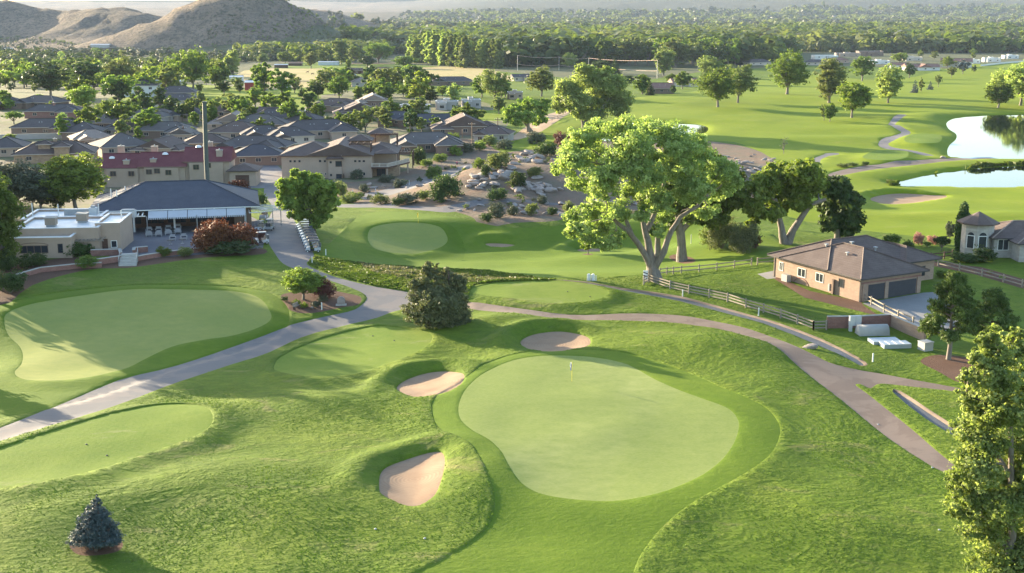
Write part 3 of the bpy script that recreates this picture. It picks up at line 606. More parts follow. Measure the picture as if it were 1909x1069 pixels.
# ---------------------------------------------------------------- large trees shaped one by one
def px_tree(name, xb, yb, lobes, limbs, leafm, label, cat='tree', n_=9000, lsize=0.35, barkm='bark', clump=30, shell=0.4, aspect=0.6, up=0.25, parts=('trunk', 'crown'), at=None, tone_amp=0.5, group=None, seed=None, segs=9, cfr=0.26):
    """lobes (x, y, rx, ry, depth metres) and limbs [(x, y, depth)...], radii are given against the photo at the tree's own distance"""
    p = at or GT(xb, yb); s = size_at(p, 1.0); c = 1 / math.cos(PITCH)
    
    def W(x, y, d): r_ = ray(x, y); t = (p.y + d) / r_[1]; return (r_[0] * t - p.x, d, HC + r_[2] * t - p.z)
    lb = [(*W(l[0], l[1], l[4]), l[2] * s, (l[2] * 0.5 + l[3] * 0.5) * s, l[3] * s) for l in lobes]
    seed = seed if seed is not None else int(xb + yb)
    V, Fc, t = leaf_cloud(lb, n_, lsize, seed, up=up, shell=shell, aspect=aspect, clump=clump, tone_amp=tone_amp, cfr=cfr)
    keep = V.reshape(-1, 4, 3)[:, :, 2].min(1) > -0.3
    e = empty(name, p, 0, label, cat, group)
    cr = bpy.data.objects.new(parts[1], cloud_mesh(parts[1], [(V, Fc[keep], t[keep], 0)], [leafm])); C.objects.link(cr); cr.parent = e
    rnd = random.Random(seed); paths = []
    for P, r in limbs:
        P3 = [Vector(W(*q)) for q in P]; rr = [q * s for q in r]; path = [P3[0]]; rad = [rr[0]]
        for i in range(1, len(P3)):
            for k in (0.5, 1.0):
                q = P3[i - 1].lerp(P3[i], k); path.append(q + Vector((rnd.uniform(-1, 1), rnd.uniform(-1, 1), 0)) * (P3[i] - P3[i - 1]).length * 0.04 * (k < 1)); rad.append(rr[i - 1] + (rr[i] - rr[i - 1]) * k)
        paths.append((path, rad))
    for k, l in enumerate(lb):   # twigs into every lobe
        P, r = paths[min(range(len(paths)), key=lambda i: (Vector(l[:3]) - paths[i][0][-1]).length)]; q = P[-2 if len(P) > 2 else -1]
        paths.append((wob(q, l[:3], rnd, 4, 0.07), [r[-1] * 1.0 + 0.03, 0.09, 0.07, 0.05, 0.02]))
    lv, lf = limb_quads(paths, segs); to = bpy.data.objects.new(parts[0], fast_mesh(parts[0], lv, lf, [barkm], None, True)); C.objects.link(to); to.parent = e
    return e
cl = [(1085, 262, 34, 26, 0), (1120, 240, 32, 20, 4), (1160, 244, 40, 26, -2), (1205, 240, 34, 22, 3), (1245, 250, 38, 26, -3), (1285, 268, 34, 26, 2), (1065, 300, 34, 28, -3), (1110, 295, 38, 30, 4), (1160, 300, 40, 28, -6), (1215, 300, 40, 30, 5), (1265, 312, 38, 28, -5), (1310, 300, 32, 26, 3),
      (1345, 312, 28, 26, -2), (1340, 350, 34, 26, 3), (1085, 345, 26, 20, 4), (1125, 350, 34, 22, -5), (1180, 350, 34, 24, 3), (1290, 355, 34, 24, -5), (1105, 392, 36, 24, 2), (1150, 392, 30, 20, -4), (1082, 424, 26, 16, -2), (1118, 428, 28, 18, 3), (1062, 436, 16, 12, 0), (1150, 440, 18, 16, -3),
      (1215, 372, 26, 22, -4), (1315, 392, 26, 18, 2), (1240, 405, 20, 16, 4), (1365, 335, 20, 20, 0), (1040, 315, 14, 16, 0), (1205, 330, 34, 30, -8), (1235, 375, 26, 20, -6), (1195, 400, 22, 18, -6), (1130, 455, 24, 14, -3), (1095, 445, 20, 14, 0), (1060, 405, 22, 16, 2), (1230, 430, 18, 14, -5), (1300, 350, 30, 26, -6), (1270, 280, 34, 26, -6), (1185, 270, 34, 26, -7), (1120, 330, 34, 24, -7)]
px_tree('cottonwood_tree', 1218, 523, cl, [([(1218, 527, 0), (1216, 500, 0), (1213, 478, 0)], [20, 11, 9.5]), ([(1216, 505, 0), (1190, 455, -1), (1170, 430, -2), (1145, 410, -3), (1120, 395, -3)], [7, 5.5, 4.5, 3, 2]), ([(1178, 440, -1.5), (1165, 405, 0), (1150, 360, 2)], [5, 3, 2]),
      ([(1214, 485, 0), (1208, 450, 0), (1200, 420, 1), (1192, 380, 1), (1195, 345, 1), (1188, 310, 0)], [8.5, 6.5, 5, 3.8, 3, 2]), ([(1205, 430, 1), (1222, 395, 3), (1235, 350, 3), (1250, 310, 3)], [6, 4, 3, 2]), ([(1218, 505, 0), (1238, 470, -1), (1252, 430, -1), (1268, 405, -1), (1300, 385, -1), (1325, 355, 0)], [7, 6, 5, 4, 3, 1.6]),
      ([(1195, 350, 1), (1165, 320, -2), (1110, 300, -2)], [4.5, 3, 2]), ([(1190, 320, 0), (1205, 285, 0), (1215, 262, 0)], [3.5, 2.5, 1.5])], 'leaf_lime',
      'huge spreading pale green cottonwood with thick grey trunks beside the fence corner', n_=125000, lsize=0.2, clump=50, seed=5, shell=0.3, tone_amp=.6, cfr=.27)
px_tree('cottonwood_tree', 1272, 490, [(1290, 330, 40, 34, 4), (1330, 370, 44, 34, 2), (1285, 385, 38, 30, 0), (1350, 330, 34, 30, 3), (1375, 360, 24, 26, 0), (1310, 300, 34, 22, 4), (1260, 350, 30, 26, 4), (1330, 405, 30, 20, 0), (1255, 420, 18, 12, 0)],
      [([(1272, 492, 0), (1271, 460, 0), (1268, 430, 0), (1264, 410, 0)], [12, 8, 8, 7]), ([(1269, 432, 0), (1290, 412, 0), (1320, 390, 0)], [6, 4, 2]), ([(1264, 412, 0), (1262, 380, 1), (1280, 340, 2)], [5, 4, 2])], 'leaf_green', 'dark green tree with one straight red-brown trunk behind the great pale cottonwood', n_=22000, lsize=0.38)
px_tree('cottonwood_tree', 1225, 492, [(1232, 395, 26, 24, 3), (1222, 430, 18, 16, 0), (1240, 360, 26, 26, 3)], [([(1225, 494, 0), (1226, 450, 0), (1228, 400, 0)], [8, 5, 3])], 'leaf_green', 'slim trunked tree half hidden between the trunks of the great cottonwood', n_=2600, lsize=0.4)
px_tree('shade_tree', 1467, 455, [(1425, 345, 32, 26, 0), (1410, 385, 24, 26, -2), (1455, 325, 34, 24, 2), (1500, 322, 34, 22, -2), (1475, 355, 36, 26, 3), (1440, 395, 24, 18, -2), (1520, 345, 30, 22, 3), (1490, 375, 24, 18, 0), (1405, 415, 14, 12, 0), (1450, 372, 30, 24, 3)],
      [([(1463, 457, 0), (1457, 425, 0), (1452, 400, 0), (1445, 370, 0)], [9, 6, 5, 3]), ([(1468, 457, 0), (1478, 430, 0), (1495, 405, 0), (1515, 380, 0), (1540, 372, 0)], [9, 7, 5.5, 4, 3])], 'leaf_bright', 'bright green tree with two splayed trunks behind the low brown-roofed house', n_=26000, lsize=0.36, barkm='bark', clump=34)
px_tree('shade_tree', 1560, 448, [(1560, 352, 30, 22, 1), (1585, 378, 26, 24, -1), (1570, 405, 34, 24, 0), (1545, 415, 22, 16, 0), (1590, 412, 20, 22, 0), (1575, 435, 18, 12, 0), (1545, 385, 24, 20, 2)], [([(1560, 450, 0), (1560, 420, 0), (1565, 390, 0)], [6, 4, 2])], 'leaf_dark', 'dark drooping tree rising right behind the roof ridge of the low brown-roofed house', n_=18000, lsize=0.36)
px_tree('elm_tree', 1100, 240, [(1060, 165, 26, 20, 0), (1100, 145, 34, 20, 3), (1140, 160, 30, 22, -2), (1075, 190, 34, 20, -2), (1120, 185, 34, 22, 4), (1160, 185, 22, 20, 0), (1045, 195, 20, 16, 2), (1100, 212, 34, 14, 0), (1155, 205, 18, 12, 0), (1090, 128, 18, 10, 0), (1130, 135, 20, 10, 0)],
      [([(1088, 240, 0), (1095, 215, 0), (1110, 190, 0)], [5, 4, 2]), ([(1090, 238, 0), (1082, 205, 0), (1070, 180, 0)], [5, 3, 2]), ([(1100, 232, 0), (1120, 205, 0), (1140, 180, 0)], [4, 3, 2])], 'leaf_lime', 'big rounded pale green tree standing left of the narrow pond beyond the great cottonwood', n_=40000, lsize=0.4, seed=8)
px_tree('cottonwood_tree', 980, 246, [(955, 205, 20, 13, 0), (985, 195, 24, 14, 2), (1010, 203, 16, 14, 0), (945, 222, 14, 10, 0), (975, 220, 26, 14, -2), (1005, 222, 16, 12, 0), (1018, 190, 8, 8, 0)], [([(985, 248, 0), (984, 230, 0), (990, 210, 0)], [4, 3, 2]), ([(992, 246, 0), (975, 225, 0), (960, 212, 0)], [3, 2, 1])], 'leaf_bright', 'squat bright green tree left of the big rounded pale one, above the roofs', n_=6500, lsize=0.5)
px_tree('locust_tree', 580, 438, [(545, 348, 26, 18, 0), (575, 340, 28, 20, 2), (605, 355, 26, 18, -1), (540, 378, 24, 16, -1), (575, 375, 32, 20, 2), (612, 380, 20, 16, 0), (560, 400, 22, 12, 0), (595, 402, 22, 14, 0), (547, 322, 9, 8, 0), (590, 420, 12, 8, -1), (528, 362, 14, 9, 0)],
      [([(582, 440, 0), (582, 415, 0), (572, 385, 0)], [8, 6, 4]), ([(582, 418, 0), (600, 385, 0), (605, 365, 0)], [5, 3, 2])], 'leaf_bright', 'bushy yellow-green tree at the head of the parked golf cart row', n_=20000, lsize=0.34, barkm='bark_dark')
px_tree('juniper_tree', 812, 611, [(797, 500, 9, 15, 0), (795, 520, 16, 14, 0), (790, 540, 24, 16, 0), (800, 560, 34, 18, -1), (775, 585, 26, 20, -1), (812, 590, 40, 20, -2), (850, 582, 26, 24, 0), (835, 512, 13, 13, 1), (842, 535, 22, 18, 1), (850, 555, 24, 20, 0), (862, 530, 10, 14, 1), (820, 545, 26, 20, -1), (762, 575, 16, 10, 0), (866, 592, 12, 16, 0), (772, 528, 12, 8, 0), (815, 520, 15, 16, 0), (820, 565, 42, 24, -2), (782, 552, 22, 16, 0), (852, 522, 14, 12, 0), (812, 500, 8, 10, 0), (830, 600, 44, 14, 0)],
      [([(800, 611, 0), (798, 560, 0), (797, 490, 0)], [6, 4, 1]), ([(835, 611, 0), (838, 560, 0), (836, 505, 0)], [6, 4, 1])], 'leaf_juniper', 'large shaggy dark juniper clump covering the fork of the two cart paths', 'juniper', n_=34000, lsize=0.2, clump=26, aspect=0.4, up=0.4, cfr=.28, barkm='bark_dark')
# foreground tree, lower right corner
pt = Vector((31.8, 76.0, 0)); pt.z = zt(pt.x, pt.y); sc_ = size_at(pt, 1)
def yb_of(p):  # photo row of a ground point
    q = p - Vector((0, 0, HC)); dd = q.y * math.cos(PITCH) - q.z * math.sin(PITCH); up_ = q.y * math.sin(PITCH) + q.z * math.cos(PITCH); return 954.5 + F * q.x / dd, 534.5 - F * up_ / dd
xb_, ybb = yb_of(pt)
px_tree('poplar_tree', xb_, ybb, [(1828, 672, 24, 22, -1), (1838, 640, 16, 18, 0), (1884, 630, 20, 20, 1), (1903, 625, 16, 16, 0), (1808, 700, 20, 20, -1), (1800, 740, 22, 22, 0), (1796, 800, 24, 24, 1), (1858, 625, 18, 27, 0), (1865, 665, 39, 34, 0), (1895, 655, 34, 32, 2), (1850, 710, 50, 34, -1), (1905, 710, 46, 39, 1), (1840, 760, 46, 39, 0), (1890, 770, 50, 41, -1.5), (1835, 815, 48, 39, 0), (1900, 830, 50, 39, 1), (1945, 740, 50, 50, 0), (1950, 850, 55, 50, 0), (1825, 870, 50, 39, -1), (1880, 890, 57, 41, 1), (1790, 890, 29, 25, 0), (1815, 925, 46, 32, 0), (1865, 945, 57, 39, -1), (1785, 945, 27, 27, 0), (1930, 930, 57, 50, 0),
      (1830, 985, 50, 34, 0), (1890, 1000, 57, 39, 1), (1850, 1045, 50, 39, 0), (1910, 1060, 57, 46, 0), (1960, 1000, 57, 57, 0), (1860, 1110, 57, 46, 0), (1920, 1140, 57, 46, 0), (1880, 740, 34, 34, 3), (1860, 850, 46, 34, 3), (1870, 970, 46, 34, 3), (1840, 655, 13, 13, 0)],
      [([(xb_, ybb + 5, 0), (xb_, 1150, 0), (1888, 1000, 0), (1885, 850, 0), (1875, 720, 0), (1862, 640, 0)], [11, 9, 7, 5, 3, 1]), ([(1888, 1050, 0), (1850, 980, 0), (1815, 930, 0)], [5, 4, 2]), ([(1886, 950, 0), (1930, 890, 0), (1945, 850, 0)], [5, 3, 2]), ([(1886, 900, 0), (1850, 830, 0)], [4, 2])], 'leaf_poplar',
      'bright glossy green poplar filling the lower right corner, nearest tree to the viewer', n_=100000, lsize=0.115, clump=42, aspect=0.75, shell=0.3, at=pt, tone_amp=0.6, seed=3, barkm='bark')

# ---------------------------------------------------------------- middle trees; rows: x, ground row, top row, width, kind, leaf, label
def T(name, x, yb, yt, wd, kind, leafm, label, n_=2600, ls=0.026, **k):
    n_ = int(n_ * 1.7); return tree_px(name, x, yb, yt, wd, kind, leafm, label, k.pop('cat', 'tree'), k.pop('group', None), nleaf=n_, lsize=ls, **k)

_r = random.Random(4); _lb = []
for _k in range(9):
    _t = _k / 8; _w = 47 * (1 - _t ** 1.5) + 3; _n = max(1, int(_w / 5))
    for _j in range(_n): _a = 6.283 * _j / _n + _k * .8; _q = _w * _r.uniform(.62, .82); _lb.append((179 + _q * math.cos(_a) * .95 + _r.uniform(-1.5, 1.5), 1010 - 80 * _t + _r.uniform(-2, 2), _w * .3 + 3, 7.5, _q * math.sin(_a) * .035))
    _lb.append((179, 1010 - 80 * _t, _w * .6 + 2, 9, 0))
px_tree('blue_spruce', 179, 1026, _lb, [([(179, 1028, 0), (179, 980, 0), (179, 932, 0)], [4, 3, 1])], 'leaf_blue', 'small dark blue spruce standing alone in a ring of red mulch at the lower left', 'spruce', n_=34000, lsize=0.085, clump=12, aspect=0.35, up=0.5, shell=0.6, tone_amp=.7, barkm='bark_dark', cfr=.3)
T('pine_tree', 1768, 668, 503, 130, 'pine', 'leaf_pine', 'taller pine with a forked bare trunk in the mulch bed beside the wall', 15000, 0.022, cat='pine', var=0)
T('pine_tree', 1845, 650, 535, 110, 'pine', 'leaf_pine', 'broader dark pine right of the taller forked pine', 10000, 0.024, cat='pine', var=1, barkm='bark_dark')
T('cypress_tree', 1791, 470, 377, 27, 'column', 'leaf_dark', 'narrow dark green cypress beside the stone tower', 5000, 0.028, cat='cypress')
T('sapling', 1096, 479, 428, 36, 'round', 'leaf_bright', 'small young tree with a thin trunk on the sunlit bank', 1400, 0.05)
T('juniper_tree', 1345, 468, 392, 60, 'shrub', 'leaf_juniper', 'tall shaggy juniper between the lone trunk and the second shaggy juniper', 6000, 0.025, cat='juniper')
T('juniper_tree', 1385, 470, 405, 60, 'shrub', 'leaf_juniper', 'second shaggy juniper, right beside the tallest one on the bank behind the fence', 5000, 0.025, cat='juniper')
T('juniper_tree', 1322, 466, 420, 40, 'shrub', 'leaf_olive', 'lowest olive juniper nearest the dark tree trunk', 2600, 0.03, cat='juniper')
T('bush', 1410, 462, 432, 24, 'shrub', 'leaf_maroon', 'small rusty bush at the right end of the juniper bank', 1200, 0.05, cat='shrub')
# garden island by the path fork
T('ornamental_tree', 566, 560, 498, 80, 'round', 'leaf_bright', 'small yellow-green ornamental tree on the mulch island by the path', 6000, 0.024, var=0)
T('bush', 600, 556, 508, 58, 'shrub', 'leaf_maroon', 'dark maroon bush on the mulch island beside the yellow-green tree', 3500, 0.03, cat='shrub')
for bx, by, bw, bl, tx in ((531, 565, 18, 'leaf_dark', 'dark green ball shrub at the left end of the mulch island'), (553, 570, 18, 'leaf_green', 'green ball shrub second from the left on the mulch island'), (567, 575, 18, 'leaf_bright', 'bright green ball shrub in the middle front of the mulch island'), (590, 573, 22, 'leaf_sage', 'grey-green ball shrub right of the bright one on the mulch island'), (602, 562, 22, 'leaf_sage', 'flatter grey-green shrub behind the grey-green ball')):
    T('bush', bx, by, by - bw * 0.75, bw, 'shrub', bl, tx, 900, 0.06, cat='shrub')
# around the clubhouse
T('smoke_tree', 398, 466, 398, 90, 'shrub', 'leaf_red', 'large orange-red bush in front of the club patio', 6500, 0.028, cat='shrub')
T('smoke_tree', 450, 462, 408, 70, 'shrub', 'leaf_red', 'smaller orange-red bush joined to the right of the large one', 4500, 0.03, cat='shrub')
T('smoke_tree', 447, 360, 330, 44, 'shrub', 'leaf_red', 'reddish bush peeping over the right end of the club roof', 1800, 0.04, cat='shrub')
for a in ((62, 498, 462, 62, 'leaf_dark', 'dark bush below the slit window of the white-roofed wing'), (141, 478, 441, 60, 'leaf_dark', 'dark spreading bush below the right corner of the white-roofed wing'), (163, 500, 473, 50, 'leaf_green', 'tufted green shrub in the bed left of the entrance steps'), (306, 478, 456, 30, 'leaf_green', 'green shrub on the wall right of the entrance steps'),
          (345, 478, 458, 34, 'leaf_olive', 'olive shrub left of the low end of the red bushes'), (430, 470, 446, 120, 'leaf_dark', 'low dark hedge under the red bushes'), (8, 505, 452, 50, 'leaf_dark', 'dark bush at the left edge below the white-roofed wing'), (20, 545, 500, 70, 'leaf_dark', 'low dark bush at the left edge above the practice green'), (480, 448, 420, 30, 'leaf_maroon', 'dark purple shrub at the right end of the patio')):
    T('bush', a[0], a[1], a[2], a[3], 'shrub', a[4], a[5], 3000, 0.035, cat='shrub')
T('shade_tree', 3, 500, 322, 100, 'tall', 'leaf_green', 'tall dark tree cut by the left edge beside the white-roofed wing', 8000, 0.02)
T('shade_tree', 140, 392, 285, 130, 'round', 'leaf_bright', 'light green round tree behind the white flat roofs', 9000, 0.02, var=1)
T('willow_tree', 30, 395, 300, 130, 'broad', 'leaf_sage', 'pale grey-green willow at the left edge behind the white flat roofs', 7000, 0.022)
T('willow_tree', 78, 395, 322, 80, 'round', 'leaf_sage', 'smaller grey-green willow beside the light green round tree', 4500, 0.025)
T('willow_tree', -40, 410, 300, 110, 'broad', 'leaf_olive', 'olive willow cut off by the left edge above the white roofs', 4000, 0.026)
T('bush', 112, 388, 340, 60, 'shrub', 'leaf_dark', 'dark thicket under the light green round tree', 2400, 0.035, cat='shrub')
T('bush', 487, 385, 352, 26, 'shrub', 'leaf_dark', 'dark conical bush beside the road behind the club roof', 1800, 0.04, cat='shrub')
T('bush', 425, 333, 312, 16, 'shrub', 'leaf_dark', 'round dark bush by the brown garage of the red-roofed row', 900, 0.06, cat='shrub')
T('bush', 447, 330, 308, 22, 'shrub', 'leaf_sage', 'pinkish grey bush right of the brown garage', 900, 0.06, cat='shrub')
T('bush', 460, 322, 306, 14, 'shrub', 'leaf_bright', 'bright green bush beside the pinkish grey one', 700, 0.06, cat='shrub')
# right, by the pond and fairways
T('cottonwood_tree', 1338, 200, 126, 84, 'fine', 'leaf_green', 'round tree with a bare trunk nearest the narrow pond, left of a pair', 6000, 0.022, var=0)
T('cottonwood_tree', 1376, 191, 116, 76, 'fine', 'leaf_olive', 'round olive tree behind the right side of the pair by the narrow pond', 5000, 0.022, var=1)
T('cottonwood_tree', 1325, 158, 104, 66, 'round', 'leaf_olive', 'olive tree behind the pair by the narrow pond', 3500, 0.026)
T('cottonwood_tree', 1467, 175, 96, 80, 'round', 'leaf_green', 'tall green tree alone on the far fairway left of a fuller olive one', 5000, 0.022, var=2)
T('willow_tree', 1545, 190, 106, 78, 'tall', 'leaf_olive', 'greyish olive full tree behind the twin-lobed bright one', 5500, 0.022, var=0, natural=.75)
T('cottonwood_tree', 1588, 221, 150, 64, 'round', 'leaf_bright', 'bright lobed tree in the middle of the far fairway above the winding path', 6000, 0.023, var=0)
T('cottonwood_tree', 1656, 191, 122, 52, 'tall', 'leaf_lime', 'lime green upright tree right of the lobed bright one', 5000, 0.024, var=1, natural=.62)
T('cottonwood_tree', 1607, 151, 104, 44, 'round', 'leaf_green', 'green tree in front of the adobe houses between the olive and lime trees', 3000, 0.03)
T('maple_tree', 1547, 227, 192, 26, 'round', 'leaf_green', 'small dark green tree left below the lobed bright one', 1800, 0.045)
T('maple_tree', 1536, 224, 194, 18, 'round', 'leaf_olive', 'smallest tree at the left side of the small dark one', 1200, 0.05)
T('blue_spruce', 1705, 173, 146, 14, 'spruce', 'leaf_blue', 'dark blue spruce on the fairway, left of two', 1800, 0.035, cat='spruce')
T('blue_spruce', 1734, 168, 150, 13, 'spruce', 'leaf_blue', 'dark blue spruce on the fairway, smaller right one of two', 1500, 0.035, cat='spruce')
T('young_tree', 1717, 172, 144, 12, 'tall', 'leaf_olive', 'thin brownish tree between the two blue spruces', 900, 0.05)
T('young_tree', 1749, 163, 136, 16, 'sparse', 'leaf_olive', 'thin open tree right of the two blue spruces', 900, 0.05)
T('young_tree', 1774, 145, 122, 22, 'sparse', 'leaf_olive', 'small spreading tree by the gable house on the far fairway', 900, 0.05)
T('shade_tree', 1695, 146, 118, 24, 'round', 'leaf_dark', 'round dark tree in front of the white gabled house', 1500, 0.045)
T('shade_tree', 1861, 200, 152, 58, 'round', 'leaf_green', 'dark green low tree at the head of the large pond', 4500, 0.028, var=0)
T('willow_tree', 1903, 196, 114, 80, 'round', 'leaf_lime', 'pale green tall tree at the right edge behind the pond', 6000, 0.024)
T('willow_tree', 1866, 190, 128, 60, 'round', 'leaf_lime', 'pale green tree behind the dark low one at the head of the pond', 3500, 0.026)
T('willow_tree', 1960, 200, 110, 80, 'round', 'leaf_olive', 'olive tree beyond the right edge by the pond', 2500, 0.03)
T('blue_spruce', 1795, 138, 112, 26, 'round', 'leaf_blue', 'dark blue-green tree right of the white gable of the far village', 1500, 0.04)
T('bush', 1816, 134, 120, 12, 'shrub', 'leaf_dark', 'small dark bush at the fairway corner of the far village', 600, 0.07, cat='shrub')
T('shade_tree', 1766, 126, 106, 30, 'round', 'leaf_bright', 'bright tree between the two brown gables of the far village', 1500, 0.04)
T('shade_tree', 1676, 118, 98, 32, 'round', 'leaf_bright', 'bright low tree among the pale roofs of the far village', 1500, 0.04)
T('bare_tree', 1461, 287, 252, 18, 'bare', 'leaf_sage', 'thin leafless young tree on the fairway left of the short path', 120, 0.02)
for a in ((1572, 315, 303, 30, 'shrub', 'leaf_olive', 'olive bush in the bed at the left end of the pond path'), (1590, 313, 302, 20, 'shrub', 'leaf_green', 'green bush beside the rock at the pond path'), (1613, 312, 300, 16, 'shrub', 'leaf_dark', 'dark bush right of the rock at the pond path'),
          (1662, 458, 432, 36, 'shrub', 'leaf_green', 'yucca-like green bush behind the low brown-roofed house'), (1692, 468, 444, 26, 'shrub', 'leaf_dark', 'round dark bush behind the right corner of the brown roof'), (1712, 458, 428, 22, 'shrub', 'leaf_pink', 'pinkish dry bush on the lawn behind the brown roof'), (1738, 456, 436, 24, 'shrub', 'leaf_pink', 'paler pinkish bush right of the other pink one'),
          (1770, 452, 410, 22, 'sparse', 'leaf_sage', 'pale thin shrub left of the narrow cypress'), (1755, 470, 436, 40, 'umbrella', 'leaf_dark', 'dark layered garden pine left of the cypress'), (1728, 462, 450, 24, 'umbrella', 'leaf_green', 'low layered garden pine behind the brown roof'),
          (1800, 490, 466, 60, 'shrub', 'leaf_dark', 'dark hedge bush at the foot of the cypress'), (1836, 490, 455, 50, 'shrub', 'leaf_dark', 'large dark round hedge bush in front of the stone house'), (1786, 522, 505, 28, 'shrub', 'leaf_green', 'green bush behind the taller pine beside the rail fence'), (1760, 520, 500, 34, 'shrub', 'leaf_green', 'left green bush at the rail fence by the driveway'),
          (1845, 512, 504, 14, 'shrub', 'leaf_bright', 'small bright shrub in the dirt bed behind the rail fence'), (1868, 522, 512, 14, 'shrub', 'leaf_lime', 'small lime shrub right of the bright one in the dirt bed')):
    T('garden_pine' if a[4] == 'umbrella' else 'bush', a[0], a[1], a[2], a[3], a[4], a[5], a[6], 1800, 0.045, cat='pine' if a[4] == 'umbrella' else 'shrub')
# rocky ridge shrubs and hedges
rid = [(836, 372, 318, 62, 'leaf_dark', 'largest dark juniper on the slope below the footpath'), (815, 378, 345, 40, 'leaf_dark', 'dark juniper just left below the largest one on the slope'), (780, 306, 262, 32, 'leaf_dark', 'dark green upright tree right of the balcony house'), (926, 314, 278, 52, 'leaf_olive', 'round olive bush on the top of the rocky ridge'), (893, 312, 290, 26, 'leaf_green', 'green bush left of the round olive one on the ridge'),
       (905, 330, 302, 22, 'leaf_dark', 'small dark bush below the round olive one'), (965, 352, 312, 36, 'leaf_dark', 'dark bush in the rocks left of the boulder cluster'), (926, 375, 342, 46, 'leaf_dark', 'dark bush above the bend of the lower path'), (995, 330, 308, 34, 'leaf_olive', 'olive bush among the pale boulders'), (1018, 292, 252, 48, 'leaf_dark', 'dark domed bush on the ridge right of the lit lawn patch'),
       (1048, 278, 240, 40, 'leaf_maroon', 'brownish tree between the domed bush and the pond'), (665, 335, 312, 28, 'leaf_sage', 'grey shrub against the stucco wall'), (635, 365, 332, 30, 'leaf_olive', 'olive shrub left of the white stakes below the stucco house'), (720, 340, 322, 34, 'leaf_sage', 'round sage shrub below the balcony'), (745, 350, 330, 30, 'leaf_sage', 'round sage shrub right of the one below the balcony'), (678, 358, 340, 22, 'leaf_sage', 'small sage shrub on the bank left of the footpath'),
       (655, 376, 356, 50, 'leaf_olive', 'wide olive scrub above the start of the lower path'), (710, 380, 360, 44, 'leaf_olive', 'wide olive scrub second along the lower path'), (760, 380, 354, 50, 'leaf_sage', 'sage scrub third along the lower path'), (790, 374, 352, 30, 'leaf_olive', 'olive scrub between the lower path and the footpath'), (742, 384, 366, 30, 'leaf_dark', 'low dark scrub by the lower path'),
       (780, 290, 270, 26, 'leaf_dark', 'dark bush behind the upright tree by the balcony house'), (700, 316, 280, 22, 'leaf_sage', 'thin sage tree near the corner of the stucco wall'), (820, 302, 284, 34, 'leaf_green', 'green shrub left of the walker on the footpath'), (795, 312, 294, 24, 'leaf_green', 'green shrub at the foot of the upright tree'), (808, 332, 305, 36, 'leaf_green', 'bright green hedge along the footpath below the walker'), (850, 290, 268, 30, 'leaf_bright', 'bright shrub behind the walker'), (872, 284, 262, 28, 'leaf_sage', 'pale sage bush under the wooden power pole'),
       (895, 282, 258, 30, 'leaf_bright', 'yellow-green shrub right of the wooden power pole'), (912, 272, 250, 38, 'leaf_olive', 'olive tree in the gap between roofs and ridge'), (940, 278, 256, 36, 'leaf_sage', 'sage thicket left of the lit lawn patch'), (858, 250, 228, 24, 'leaf_bright', 'bright round tree among the roofs by the power poles'), (845, 270, 244, 26, 'leaf_green', 'green tree left of the wooden power pole'),
       (1000, 268, 240, 40, 'leaf_sage', 'pale thicket on the slope above the lit lawn patch'), (955, 400, 380, 26, 'leaf_sage', 'sage bush right of the path bend'), (990, 402, 375, 28, 'leaf_olive', 'olive bush left below the great cottonwood crown'), (925, 405, 372, 40, 'leaf_sage', 'grey sage bush hanging over the lower path bend'), (1030, 402, 384, 24, 'leaf_dark', 'dark bush on the dirt bank near the shaded fairway'), (1010, 378, 362, 24, 'leaf_sage', 'sage bush above the path below the boulders'),
       (1060, 395, 372, 26, 'leaf_olive', 'olive bush under the left of the great cottonwood crown'), (905, 412, 396, 30, 'leaf_dark', 'low dark shrub at the edge of the shaded fairway'), (1480, 430, 412, 16, 'leaf_olive', 'small olive shrub behind the two-trunked tree')]
for a in rid:
    T('bush', a[0], a[1], a[2], a[3], 'shrub', a[4], a[5], 2200, 0.038, cat='shrub')

